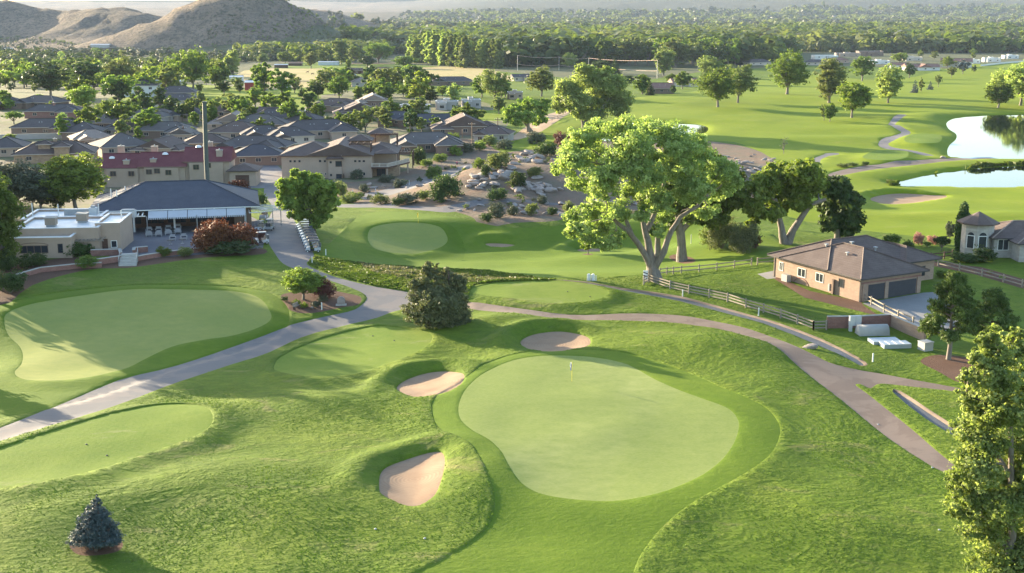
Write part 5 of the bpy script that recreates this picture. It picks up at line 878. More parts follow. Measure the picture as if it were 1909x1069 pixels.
# ---------------------------------------------------------------- house kit
def roof_hip(mb, x0, x1, y0, y1, z, o, pitch, mat, kind='hip', th=0.18, axis=None, cap=None):
    """kind hip / gable; ridge along the longer side unless axis given"""
    X0, X1, Y0, Y1 = x0 - o, x1 + o, y0 - o, y1 + o; Lx, Ly = X1 - X0, Y1 - Y0; ax = axis or ('x' if Lx >= Ly else 'y'); half = (Ly if ax == 'x' else Lx) / 2; zr = z + half * pitch
    ins = (min(half, (Lx if ax == 'x' else Ly) / 2 - 0.01)) if kind == 'hip' else 0.0; cx, cy = (X0 + X1) / 2, (Y0 + Y1) / 2
    r0, r1 = ((X0 + ins, cy, zr), (X1 - ins, cy, zr)) if ax == 'x' else ((cx, Y0 + ins, zr), (cx, Y1 - ins, zr))
    e = [(X0, Y0, z), (X1, Y0, z), (X1, Y1, z), (X0, Y1, z)]; V = e + [r0, r1] + [(a, b_, c - th) for a, b_, c in e]
    if ax == 'x': Fs = [(0, 1, 5, 4), (2, 3, 4, 5), (1, 2, 5), (3, 0, 4)]
    else: Fs = [(1, 2, 5, 4), (3, 0, 4, 5), (0, 1, 4), (2, 3, 5)]
    mb.add(V, Fs, mat); mb.add(V, [(0, 6, 7, 1), (1, 7, 8, 2), (2, 8, 9, 3), (3, 9, 6, 0), (9, 8, 7, 6)], 'trim_dark' if cap is None else cap[1])
    if cap:
        for p, q in ([(r0, r1)] if kind == 'gable' else [(r0, r1), (e[0], r0), (e[1], r0 if ax == 'y' else r1), (e[2], r1), (e[3], r1 if ax == 'y' else r0)]):
            mb.tube([(p[0], p[1], p[2] + .04), (q[0], q[1], q[2] + .04)], 0.12, cap[0], 5)
    return zr
def gable_wall(mb, x0, x1, y0, y1, z, o, pitch, mat, axis):
    half = ((y1 - y0) if axis == 'x' else (x1 - x0)) / 2; zr = z + (half + o) * pitch - 0.12; z = z - 0.1 + 0
    if axis == 'y':
        for yy in (y0, y1): mb.add([(x0, yy, z), (x1, yy, z), ((x0 + x1) / 2, yy, zr), (x0, yy + (0.2 if yy == y0 else -.2), z), (x1, yy + (.2 if yy == y0 else -.2), z), ((x0 + x1) / 2, yy + (.2 if yy == y0 else -.2), zr)], [(0, 1, 2), (5, 4, 3), (0, 2, 5, 3), (1, 4, 5, 2)], mat)
    else:
        for xx in (x0, x1): mb.add([(xx, y0, z), (xx, y1, z), (xx, (y0 + y1) / 2, zr), (xx + (.2 if xx == x0 else -.2), y0, z), (xx + (.2 if xx == x0 else -.2), y1, z), (xx + (.2 if xx == x0 else -.2), (y0 + y1) / 2, zr)], [(0, 1, 2), (5, 4, 3), (0, 2, 5, 3), (1, 4, 5, 2)], mat)
def window(parent, x, y, z, w_, h, side='y-', frame='trim_white', name='window', bars=1, glass='window_glass', d=0.06):
    """window proud of the wall; side tells which way it faces"""
    f = MB(); fr = 0.09
    f.box(-w_ / 2, w_ / 2, -d, 0.05, 0, fr, frame); f.box(-w_ / 2, w_ / 2, -d, 0.05, h - fr, h, frame); f.box(-w_ / 2, -w_ / 2 + fr, -d, .05, fr, h - fr, frame); f.box(w_ / 2 - fr, w_ / 2, -d, .05, fr, h - fr, frame)
    for k in range(bars): xx = -w_ / 2 + w_ * (k + 1) / (bars + 1); f.box(xx - .035, xx + .035, -d, .05, fr, h - fr, frame)
    o = f.build(name, parent, loc=(x, y, z)); o.rotation_euler[2] = {'y-': 0, 'x+': math.pi / 2, 'y+': math.pi, 'x-': -math.pi / 2}[side]
    g = MB().box(-w_ / 2 + fr, w_ / 2 - fr, -d * .4, 0.04, fr, h - fr, glass).build('pane', o); return o
def garage(parent, x, y, w_, h, mat='door_tan', side='y-', z=0.02):
    f = MB(); f.box(-w_ / 2, w_ / 2, -0.05, 0.05, 0, h, mat)
    for k in range(1, 4): f.box(-w_ / 2 + .05, w_ / 2 - .05, -0.062, -0.05, h * k / 4 - .02, h * k / 4 + .02, 'trim_dark')
    o = f.build('garage_door', parent, loc=(x, y, z)); o.rotation_euler[2] = {'y-': 0, 'x+': math.pi / 2, 'y+': math.pi, 'x-': -math.pi / 2}[side]; return o
def chimney(parent, x, y, z0, z1, mat='stucco_tan', s=0.5):
    f = MB(); f.box(x - s, x + s, y - s * .7, y + s * .7, z0, z1, mat); f.box(x - s - .1, x + s + .1, y - s * .7 - .1, y + s * .7 + .1, z1, z1 + .12, 'concrete'); f.cyl(x, y, z1 + .12, z1 + .5, .15, 'metal_grey', 8); return f.build('chimney', parent)
def house(x, yb, wpx, dep, rz, blocks, roofm, wallm, label, h=2.8, name='house', cat='house', group=None, trim='stucco_pale', wins=3, gar=0, chim=0, pitch=0.44, vents=2, solar=0, door=True, seedk=0, o=0.6, at=None):
    """blocks: list of (x0,x1,y0,y1,dz,kind,axis) as fractions of width and depth; the first one is the body"""
    p = at or GT(x, yb); W = size_at(p, wpx) * 1.1; rnd = random.Random(int(x * 7 + yb)); p = Vector((p.x, p.y, p.z)); c_, s_ = math.cos(rz), math.sin(rz)
    p = p + Vector((-s_ * dep / 2 * 0 , 0, 0)); e = empty(name, p, rz, label, cat, group)
    wl, rf = MB(), MB(); tops = []
    for i, bk in enumerate(blocks):
        x0, x1, y0, y1, dz, kd, ax = bk; x0, x1 = (x0 - .5) * W, (x1 - .5) * W; y0, y1 = y0 * dep, y1 * dep; hh = h + dz - i * 0.013
        wl.box(x0, x1, y0, y1, -0.6 - i * .01, hh, wallm)
        if kd == 'flat':
            rf.box(x0 - .08, x1 + .08, y0 - .08, y1 + .08, hh, hh + .12, wallm); t_ = .3; rf.box(x0 + t_, x1 - t_, y0 + t_, y1 - t_, hh + .12, hh + .13, 'membrane_white')
            for q in ((x0 - .08, x1 + .08, y0 - .08, y0 + t_), (x0 - .08, x1 + .08, y1 - t_, y1 + .08), (x0 - .08, x0 + t_, y0 + t_, y1 - t_), (x1 - t_, x1 + .08, y0 + t_, y1 - t_)): rf.box(*q, hh + .12, hh + .5, wallm); rf.box(q[0] + .01, q[1] - .01, q[2] + .01, q[3] - .01, hh + .5, hh + .54, 'trim_white')
            tops.append(hh + .5)
        else:
            a_ = ax or ('x' if (x1 - x0) >= (y1 - y0) else 'y'); zr = roof_hip(rf, x0, x1, y0, y1, hh, o, pitch + 0.004 * i, roofm, kd, axis=a_, cap=('trim_dark', trim)); tops.append(zr)
            if kd == 'gable': gable_wall(wl, x0, x1, y0, y1, hh, o, pitch + .004 * i, wallm, a_)
    wl.build('wall', e); ro = rf.build('roof', e)
    b0 = blocks[0]; fx0, fx1, fy = (b0[0] - .5) * W, (b0[1] - .5) * W, b0[2] * dep
    def free(xx, w_): return all(not (((bk[0] - .5) * W - w_ / 2 - .3) < xx < ((bk[1] - .5) * W + w_ / 2 + .3) and bk[2] * dep < fy) for bk in blocks[1:])
    for k in range(wins):
        xx = fx0 + (fx1 - fx0) * (k + .6) / (wins + .2); ww = min(1.6, W / wins * 0.5)
        if free(xx, ww): window(e, xx, fy, 1.0 if h < 4 else h - 2.0, ww, 1.2, frame=trim)
        if h > 4.6 and free(xx, ww): window(e, xx, fy, 1.0, ww, 1.2, frame=trim)
    window(e, fx0, (b0[2] + b0[3]) / 2 * dep, 1.0, 1.4, 1.2, 'x-', frame=trim)
    for bk in blocks[1:]:
        if bk[2] * dep < fy and bk[5] != 'flat' and not gar: window(e, ((bk[0] + bk[1]) / 2 - .5) * W, bk[2] * dep, 1.0, 1.5, 1.2, frame=trim)
        elif bk[2] * dep < fy and bk[5] == 'flat': window(e, ((bk[0] + bk[1]) / 2 - .5) * W, bk[2] * dep, 1.0, 1.8, 1.1, frame='trim_dark', bars=2)
    if gar:
        bk = blocks[-1]; gx = ((bk[0] + bk[1]) / 2 - .5) * W; gw = min(4.8, (bk[1] - bk[0]) * W * .75); garage(e, gx, bk[2] * dep, gw, 2.2, 'door_tan')
    if chim: chimney(e, (rnd.uniform(.3, .7) - .5) * W, dep * .55, h, tops[0] + .6, 'brick_red' if rnd.random() < .3 else wallm)
    for k in range(vents):
        f = MB(); zz = h + (tops[0] - h) * .5; f.cyl(0, 0, -.3, .45, .09, 'trim_white', 6); f.build('roof_vent', e, loc=((rnd.uniform(.25, .75) - .5) * W, dep * (b0[2] + (b0[3] - b0[2]) * .27), zz))
    if solar:
        bk = b0; sl = pitch; Ws = 4.5; y_ = dep * .06; z_ = h + (y_ - bk[2] * dep + o) * sl + .12; f = MB(); V = [(W * .1, y_, z_), (W * .1 + Ws, y_, z_), (W * .1 + Ws, y_ + 3.2, z_ + 3.2 * sl), (W * .1, y_ + 3.2, z_ + 3.2 * sl)]; f.add(V + [(a, b_, c - .06) for a, b_, c in V], [(0, 1, 2, 3), (0, 4, 5, 1), (1, 5, 6, 2), (2, 6, 7, 3), (3, 7, 4, 0)], 'solar_blue'); f.build('solar_panel', e)
    return e
B1 = [(0, 1, 0, 1, 0, 'hip', None)]
BL = [(0, 1, .2, 1, 0, 'hip', None), (.62, .95, -.15, .6, 0, 'hip', 'y')]
BG = [(0, 1, .2, 1, 0, 'hip', None), (.1, .42, -.12, .6, 0, 'gable', 'y')]
BR = [(0, 1, .2, 1, 0, 'gable', 'x'), (.58, .92, -.15, .6, 0, 'gable', 'y')]
BF = [(.15, .85, .1, 1, .3, 'gable', 'y'), (0, .3, 0, .8, -.4, 'hip', None), (.72, 1, .2, .9, -.4, 'hip', None)]
BC = [(0, 1, .25, 1, 0, 'hip', None), (.05, .3, -.1, .6, 0, 'gable', 'y'), (.6, .95, -.2, .5, .2, 'hip', 'y')]
BA = [(0, 1, .3, 1, 0, 'flat', None), (.12, .5, 0, .5, -.5, 'flat', None), (.35, .6, .5, .9, .9, 'flat', None)]
BT = [(0, 1, .1, 1, 0, 'hip', None), (.3, .45, .25, .55, 2.6, 'hip', None), (.52, .7, .0, .35, 2.2, 'hip', None)]
HS = [ # x, ground row, width px, depth m, turn, blocks, roof, wall, label, extra
 (95, 222, 92, 12, .1, BL, 'roof_slate', 'brick_red', 'long slate-roofed brick house right of the clipped umbrella tree', dict(chim=1)),
 (60, 203, 74, 13, -.3, BG, 'roof_slate', 'stucco_brown', 'gabled slate-roofed house behind the long brick one, far left', {}), (6, 205, 56, 12, .2, BG, 'roof_slate', 'stucco_brown', 'slate-roofed house cut by the left edge beside the two-tiered tree', {}),
 (82, 253, 112, 13, .12, BL, 'roof_slate', 'stucco_brown', 'wide blue-grey hipped house with an arched entry, in front of the clipped domes', {}), (190, 244, 66, 12, -.1, B1, 'roof_grey', 'stucco_brown', 'plain grey hipped house right of the clipped domes', {}),
 (243, 254, 100, 15, .1, BF, 'roof_grey', 'stucco_tan', 'big grey-brown roof with a small arched gable, below the curved street', {}), (272, 231, 80, 13, -.15, BC, 'roof_grey', 'stucco_grey', 'grey hipped house with pale garage left of the dark blue gable', dict(gar=1)),
 (8, 292, 60, 13, .2, B1, 'roof_slate', 'stucco_tan', 'low blue-grey roof at the left edge, nearest row', {}), (100, 305, 128, 14, .22, BT, 'roof_brown', 'stone_tan', 'brown-roofed house with two square stone lantern turrets', dict(chim=1)),
 (180, 276, 66, 12, .5, BG, 'roof_tan', 'stucco_brown', 'house with sunlit tan roof slopes left of the pale ridged roof', {}), (238, 290, 84, 14, .55, B1, 'roof_grey', 'stucco_tan', 'house with a bright pale grey left slope behind the red chimneys', {}), (285, 296, 80, 13, -.2, BF, 'roof_brown', 'stucco_tan', 'brown gabled roof just behind the middle red roof', {}),
 (340, 229, 58, 12, -.25, BG, 'roof_dark', 'stucco_tan', 'dark blue gabled house left of the tall pole', {}), (412, 222, 66, 12, .15, BR, 'roof_brown', 'stone_tan', 'brown gabled house with lit end wall right of the tall pole', {}), (432, 243, 84, 13, .05, BF, 'roof_tan', 'stucco_tan', 'tan house with a wide front gable and shaded pergola', {}),
 (492, 227, 80, 12, -.2, BC, 'roof_brown', 'stucco_tan', 'brown hipped house right of the conical tree', {}), (262, 181, 54, 11, .2, B1, 'roof_slate', 'stucco_white', 'two-storey white house with a slate roof near the metal shed', dict(h=5.6)), (318, 199, 72, 13, -.1, BG, 'roof_slate', 'stucco_pale', 'slate-roofed house with a bright roof skylight on the curved street', {}),
 (328, 184, 66, 12, .1, B1, 'roof_slate', 'stucco_grey', 'slate hipped roof directly behind the house with the skylight', {}), (300, 262, 90, 13, .0, BL, 'roof_grey', 'stucco_brown', 'long grey roof left of the small chimney mast', {}), (335, 270, 56, 12, .1, BF, 'roof_grey', 'stucco_tan', 'tan front gable with an arched porch below the long grey roof', {}),
 (385, 282, 70, 10, 0.2, B1, 'roof_brown', 'stone_tan', 'low roof with lit stone gable right behind the tall pole', {}), (435, 263, 80, 13, -.1, B1, 'roof_brown', 'stucco_tan', 'plain brown hipped roof dotted with white vents', dict(vents=4)), (462, 293, 118, 14, -.12, BC, 'roof_slate', 'stucco_brown', 'long slate hipped roof left of the stucco house', {}),
 (495, 268, 72, 12, .3, BG, 'roof_slate', 'stucco_pale', 'slate roof with white pipes above the long slate roof', dict(vents=4)), (482, 248, 92, 13, .1, B1, 'roof_grey', 'stucco_brown', 'wide grey roof just below the brown hipped house', {}), (482, 308, 84, 11, .2, B1, 'roof_dark', 'stucco_brown', 'dark maroon-brown roof nearest the parking lot', {}),
 (617, 210, 72, 14, -.25, BC, 'roof_brown', 'stucco_tan', 'tan house with arched lit garage beside the cul-de-sac', dict(gar=1)), (697, 208, 56, 14, .15, BF, 'roof_tan', 'stucco_brown', 'brown gable-ended house with two small white windows', dict(h=4.4)), (600, 262, 128, 16, .3, BL, 'roof_slate', 'stucco_tan', 'largest slate roof behind the stucco house turrets', dict(vents=5)),
 (548, 272, 76, 13, .35, BG, 'roof_slate', 'stucco_pale', 'slate roof left of the largest slate roof', {}), (672, 222, 84, 14, .2, BF, 'roof_brown', 'stucco_brown', 'broad brown gable in front of the brown house with white windows', {}), (737, 238, 64, 13, -.1, BC, 'roof_dark', 'stucco_brown', 'dark roof with rows of white vents below the clerestory adobe house', dict(vents=5)),
 (800, 243, 72, 13, .15, BR, 'roof_dark', 'stucco_pale', 'cream house with two garage doors and a dark roof, by the white driveway', dict(gar=1)), (868, 252, 110, 16, .1, BF, 'roof_brown', 'stucco_brown', 'sprawling brown roof with a lit gable right of the cream garage house', {}), (800, 288, 118, 16, .15, BC, 'roof_grey', 'stucco_brown', 'grey-brown roof carrying a solar panel, right of the balcony house', dict(solar=1)),
 (912, 266, 60, 12, -.2, BG, 'roof_brown', 'stucco_grey', 'brown roofed house with small white windows by the dark power pole', {}), (508, 234, 70, 13, .2, B1, 'roof_slate', 'stucco_brown', 'slate roofed house below the dirt track', dict(vents=3)), (560, 240, 60, 12, -.2, B1, 'roof_slate', 'stucco_brown', 'slate roof at the left side of the cul-de-sac street', {}), (150, 262, 60, 12, .1, B1, 'roof_slate', 'stucco_brown', 'slate roof partly behind the stone turrets', {}),
 (768, 214, 48, 11, -.12, BA, 'roof_grey', 'stucco_grey', 'grey adobe house with a raised white clerestory roof', dict(h=3.4)), (832, 206, 38, 10, 0, BA, 'roof_grey', 'stucco_grey', 'grey adobe house with a white framed porch', dict(h=3.2)), (880, 203, 32, 10, .1, BA, 'roof_grey', 'stucco_grey', 'smallest grey adobe house, left of the large olive tree', dict(h=3.2)),
 (736, 152, 42, 11, -.15, BG, 'roof_tan', 'stucco_pale', 'beige farmhouse with a pale roof at the dry field', {}), (683, 162, 48, 12, .2, B1, 'roof_tan', 'stucco_pale', 'tan hipped roof below the farmhouse', {}), (838, 160, 78, 13, .1, BG, 'roof_slate', 'stucco_brown', 'slate roofed house at the near corner of the dry field', {}), (712, 138, 26, 10, .2, BR, 'roof_clay', 'stucco_brown', 'maroon-roofed farm building left of the farmhouse', {}),
 (660, 138, 22, 8, -.2, BR, 'roof_brown', 'wood_brown', 'brown barn at the edge of the horse field', {}), (975, 152, 30, 10, .3, BR, 'roof_slate', 'stucco_pale', 'white gabled house with slate roof left of the grey-olive tree', {}), (960, 186, 26, 10, 0, BA, 'roof_grey', 'stucco_tan', 'tan adobe behind the squat bright green tree', {}),
 (1234, 175, 42, 12, 0, [(0, 1, .1, 1, 0, 'gable', 'x')], 'roof_clay', 'stucco_brown', 'low clay-roofed house with a shaded porch beyond the narrow pond', {}), (1280, 162, 44, 11, .2, BR, 'roof_clay', 'stucco_pale', 'pink gabled house behind the paired fairway trees', {}),
 (1541, 112, 40, 14, .1, [(0, 1, .1, 1, 0, 'flat', None), (.6, 1, 0, .6, -.6, 'flat', None)], 'roof_grey', 'stucco_white', 'white flat-roofed house at the left end of the far village', dict(h=4.4)), (1583, 106, 42, 12, 0, BA, 'roof_grey', 'stucco_tan', 'long shaded adobe house second in the far village', dict(h=3.6)), (1624, 105, 42, 13, .05, [(0, 1, 0, 1, 0, 'flat', None), (.35, .62, -.15, .5, -1.2, 'flat', None)], 'roof_grey', 'stucco_brown', 'large square brown adobe block of the far village', dict(h=5.4)),
 (1565, 118, 36, 11, .3, B1, 'roof_clay', 'stucco_tan', 'clay hipped roof in front of the long shaded adobe', {}), (1642, 120, 34, 11, 0, BA, 'roof_grey', 'stucco_white', 'low white adobe behind the green tree of the village front', dict(h=3)), (1703, 114, 34, 12, 0, BA, 'roof_grey', 'stucco_pale', 'pale adobe group behind the bright low tree', dict(h=3.4)), (1678, 128, 30, 11, -.2, BR, 'roof_clay', 'stucco_white', 'brown gabled white house nearest the fairway, left', {}),
 (1724, 132, 58, 13, .1, [(0, 1, .2, 1, 0, 'gable', 'x'), (.3, .7, -.1, .6, 0, 'gable', 'y')], 'roof_clay', 'stucco_white', 'white house with a shaded verandah and clay roof facing the fairway', {}), (1782, 126, 50, 14, -.35, BR, 'roof_clay', 'stucco_white', 'tall white gabled house with a clay roof, biggest of the far village', dict(h=5.2)), (1817, 119, 22, 9, 0, BA, 'roof_grey', 'stucco_white', 'small white cube house right of the tall gabled one', dict(h=3.4)),
 (1852, 116, 28, 10, 0, BA, 'roof_grey', 'stucco_white', 'white flat-roofed house by the pale garden wall', dict(h=3.6)), (1888, 110, 26, 10, .1, BA, 'roof_grey', 'stucco_white', 'white flat-roofed house near the right edge', dict(h=3.4)), (1765, 94, 46, 12, 0, BA, 'roof_grey', 'stucco_tan', 'pinkish adobe row behind the far village trees', dict(h=3.6)), (1898, 98, 24, 10, 0, BA, 'roof_grey', 'stucco_pale', 'pale adobe at the right edge of the far village', dict(h=4)),
 (1815, 95, 14, 8, 0, [(0, 1, 0, 1, 0, 'flat', None)], 'roof_grey', 'stucco_white', 'tiny white cube behind the far village trees', {}), (1418, 122, 44, 12, .4, B1, 'roof_grey', 'stucco_pale', 'grey-roofed house behind the tree left of the far village', {}), (1520, 122, 34, 10, -.1, B1, 'roof_slate', 'stucco_pale', 'slate-roofed house left of the white flat-roofed one', {}), (1530, 70, 20, 10, 0, BA, 'roof_grey', 'stucco_pale', 'pale house alone inside the wood above the village', dict(h=4)), (1158, 64, 22, 12, 0, BA, 'roof_grey', 'stucco_white', 'pale house alone in the open valley scrub', dict(h=4)),
]
for a in HS: house(*a[:9], **a[9])
# sheds and barns
SH = [(311, 164, 48, 14, .05, 'metal_pale', 'metal_grey', 'long grey metal shed with a bright roof left of the largest dark tree', 4.0), (469, 169, 22, 10, .1, 'metal_pale', 'barn_red', 'red barn with a white roof beside the dry field', 4.6), (440, 153, 22, 9, .1, 'metal_pale', 'metal_pale', 'small white gabled shed left of the red barn', 3.4), (531, 165, 22, 8, .2, 'metal_pale', 'stucco_white', 'white shed in the farmyard right of the red barn', 2.6),
      (612, 122, 34, 8, 0, 'metal_pale', 'metal_pale', 'long white stable at the far side of the horse field', 3.0), (524, 127, 22, 7, .1, 'metal_pale', 'wood_brown', 'dark stable with a white roof at the left of the horse field', 2.8), (550, 123, 22, 7, 0, 'roof_clay', 'wood_brown', 'brown stable between the two pale stables', 2.6), (186, 92, 32, 14, 0, 'metal_grey', 'metal_grey', 'grey warehouse at the foot of the left hills', 5.5), (8, 100, 22, 12, 0, 'metal_pale', 'stucco_white', 'white hangar at the left edge under the hills', 6)]
for x, yb, wp, dp, rz, rm, wm, lb, h in SH:
    house(x, yb, wp, dp, rz, [(0, 1, 0, 1, 0, 'gable', 'x')], rm, wm, lb, h=h, name='shed', cat='shed', wins=0, vents=0, pitch=.18, o=.3)

# tiny town houses in the hazy valley (one mesh each, shared shapes)
TH = []
for k in range(6):
    f = MB(); W_ = (12, 15, 10, 18, 13, 22)[k]; D_ = (9, 11, 9, 12, 10, 14)[k]; f.box(-W_ / 2, W_ / 2, 0, D_, -1, 3.2, ('stucco_pale', 'stucco_grey', 'stucco_tan')[k % 3]); roof_hip(f, -W_ / 2, W_ / 2, 0, D_, 3.2, .5, .4, ('roof_grey', 'roof_brown', 'roof_slate', 'metal_pale', 'roof_tan', 'roof_grey')[k], 'hip' if k % 2 else 'gable')
    for q in range(3): f.box(-W_ / 2 + W_ * (q + .5) / 3 - .7, -W_ / 2 + W_ * (q + .5) / 3 + .7, -.06, 0.05, 1, 2.3, 'window_glass')
    TH.append(f.mesh('house'))
def town(poly, count, label, group):
    Q = np.array([tuple(G(x, y))[:2] for x, y in poly]); k = 0
    while k < count:
        x = random.uniform(Q[:, 0].min(), Q[:, 0].max()); y = random.uniform(Q[:, 1].min(), Q[:, 1].max())
        if sdist(Q, np.array([x]), np.array([y]))[0] > 0: continue
        o = bpy.data.objects.new('house', random.choice(TH)); C.objects.link(o); o.location = (x, y, zt(x, y)); o.rotation_euler[2] = random.uniform(-.7, .7); s = random.uniform(1.0, 1.4); o.scale = (s, s, s); tag(o, label, 'house', group); k += 1
town([(1160, 36), (1500, 30), (1520, 40), (1180, 48)], 70, 'tiny pale house in the distant town below the right hills', 'houses of the distant town')
town([(1500, 26), (1909, 18), (1909, 50), (1520, 52)], 50, 'tiny house among the trees of the distant right valley', 'houses of the distant right valley')
town([(730, 40), (960, 28), (960, 62), (760, 66)], 50, 'tiny house among the trees right of the conical hill', 'houses right of the conical hill')
town([(960, 48), (1300, 50), (1300, 70), (960, 66)], 22, 'tiny house in the wood behind the poplars', 'houses in the wood behind the poplars')

# ---------------------------------------------------------------- clubhouse
def V2(p): return Vector((p.x, p.y, 0))
cp = G(190, 430); ch = empty('clubhouse', (-61.5, 222.5, 0), 0.22, 'clubhouse with a broad dark hipped roof and a shaded open patio front', 'clubhouse')
f = MB(); f.box(-13.6, 13.6, 5.0, 17, -.5, 3.55, 'wood_brown'); f.box(10.5, 13.6, 0.5, 5.0, -.5, 3.5, 'stucco_brown'); f.build('wall', ch)  # dark back wall colour paints in the shade of the deep porch
f = MB(); roof_hip(f, -14.2, 14.2, 0, 17.5, 3.75, 1.0, .385, 'roof_shingle', cap=('roof_shingle', 'trim_white')); f.build('roof', ch)
for x in (-14.3, -7.3, -0.2, 7, 12.5): MB().box(x - .16, x + .16, -.2, .12, -.4, 3.55, 'trim_white').build('column', ch)
for k in range(6): window(ch, -12 + k * 4, 5.0, .15, 3.4, 2.9, frame='wood_brown', bars=2, name='glass_door')
for k in range(5):
    f = MB(); x0 = -4.6 + k * 3.45; V = [(x0, -.9, 3.5), (x0 + 3.35, -.9, 3.5), (x0 + 3.35, -3.0, 2.55), (x0, -3.0, 2.55)]; f.add(V + [(a, b_, c - .05) for a, b_, c in V], [(3, 2, 1, 0), (4, 5, 6, 7), (0, 4, 7, 3), (2, 6, 5, 1)], 'awning')
    for q in range(9): f.box(x0 + q * .38, x0 + q * .38 + .26, -3.04, -3.0, 2.25, 2.54, 'awning')
    f.build('awning', ch)
f = MB()
for k in range(12): f.box(-13.9 + k * .75, -13.7 + k * .75, -3.4, -.4, 3.05, 3.2, 'trim_white')
f.box(-14, -5, -3.3, -3.12, 2.88, 3.04, 'trim_white'); f.build('pergola', ch)
for x in (-14, -9.5, -4.8, 3.9, 12.6): MB().cyl(x, -3.1, -.3, 2.88, .08, 'metal_grey', 8).build('post', ch)
f = MB(); pts = [(13.2 + 6.0 * math.sin(a), -0.2 - 0 + 5.0 * (1 - math.cos(a)) * .9 - 3.0) for a in [k * math.pi / 12 for k in range(13)]]
for i in range(12): f.tube([(pts[i][0], pts[i][1], 2.9), (pts[i + 1][0], pts[i + 1][1], 2.9)], .09, 'trim_white', 6); f.tube([(pts[i][0], pts[i][1], 2.92), (13.2, 1.2, 3.0)], .05, 'trim_white', 4)
f.build('curved_canopy', ch)
for x in (17.5, 19): MB().cyl(x, 1.0, -.4, 2.85, .08, 'metal_grey', 8).build('post', ch)
for x, y in ((-11.5, 6), (-10.3, 3.8), (-9.2, 9), (-7.4, 10.5), (-6.4, 9.5)): MB().cyl(x, y, 4.2, 4.2 + 2.6, .09, 'trim_white', 8).build('vent_pipe', ch)
# low flat white-roofed wing
wg = empty('flat_wing', (-74.5, 203.5, 0), 0.10, 'low stucco building with stepped white flat roofs left of the dark club roof', 'building')
def flatblock(mbw, mbr, x0, x1, y0, y1, h, wallm='stucco_tan', t_=.35):
    mbw.box(x0, x1, y0, y1, -.8, h, wallm); mbr.box(x0 + t_, x1 - t_, y0 + t_, y1 - t_, h, h + .05, 'membrane_white')
    for q in ((x0 - .06, x1 + .06, y0 - .06, y0 + t_), (x0 - .06, x1 + .06, y1 - t_, y1 + .06), (x0 - .06, x0 + t_, y0 + t_, y1 - t_), (x1 - t_, x1 + .06, y0 + t_, y1 - t_)): mbw.box(*q, h, h + .42, wallm); mbr.box(q[0] - .02, q[1] + .02, q[2] - .02, q[3] + .02, h + .42, h + .5, 'membrane_white')
fw, fr = MB(), MB(); flatblock(fw, fr, -9.8, 2.6, -8.5, -2.0, 3.0); flatblock(fw, fr, -7.2, 6.2, -5.0, 6.5, 3.9); flatblock(fw, fr, 5.4, 9.3, -3.2, 7, 4.3); flatblock(fw, fr, -9.5, 3.5, 7.2, 18, 3.4)
fw.build('wall', wg); fr.build('roof', wg)
for x, y, z in ((-2.2, -1.0, 3.95), (2.0, 2.6, 3.95)): f = MB(); f.box(-.85, .85, -.8, .8, .35, 1.5, 'door_tan'); f.box(-1, 1, -.95, .95, 1.5, 1.62, 'concrete'); f.box(-.7, .7, -.65, .65, 0, .35, 'metal_grey'); f.build('roof_unit', wg, loc=(x, y, z))
f = MB(); f.box(-2.6, 1.6, -.6, .6, 0, 1.1, 'metal_grey'); f.box(1.7, 3.0, -.7, .7, 0, 1.3, 'metal_pale'); f.cyl(2.3, 0, 1.3, 1.6, .4, 'metal_grey'); f.build('roof_unit', wg, loc=(-1, 13.5, 3.45))
f = MB(); f.box(-1.3, 1.3, -.6, .6, 0, 1.2, 'metal_pale'); f.box(-1.1, 1.1, -.4, .4, 1.2, 1.4, 'metal_grey'); f.build('roof_unit', wg, loc=(8, 10.5, 3.4))
for x, y in ((-8.6, 11.5), (-3.8, 10), (3.2, 9.5), (8.6, 2.0)): MB().cyl(x, y, 3.4, 6.0, .09, 'trim_white', 8).build('vent_pipe', wg)
window(wg, -3.2, -8.5, .9, 4.4, 1.3, frame='stucco_brown', bars=3, name='wide_window'); window(wg, -7.4, -8.5, .5, .8, 1.5, frame='trim_dark', bars=0); window(wg, .9, -8.5, .9, .8, 1.5, frame='trim_dark', bars=0); window(wg, 8.2, -3.2, .6, 1.0, 1.2, frame='trim_white', bars=0)
f = MB(); f.box(6.3, 7.2, -3.26, -3.15, 0, 2.1, 'wood_brown'); f.build('door', wg)
f = MB(); f.tube([(-3.2 + 2.3 * math.cos(a), -8.52, 2.15 + .45 * math.sin(a)) for a in [math.pi * k / 12 for k in range(13)]], .06, 'stucco_brown', 5); f.build('arch_trim', wg)
f = MB()
for k in range(8): f.box(2.6 + k * .6, 2.75 + k * .6, -6.2, -3.4, 2.35, 2.5, 'wood_grey')
f.box(2.5, 7.2, -6.0, -5.85, 2.2, 2.35, 'wood_grey'); f.build('pergola', wg)
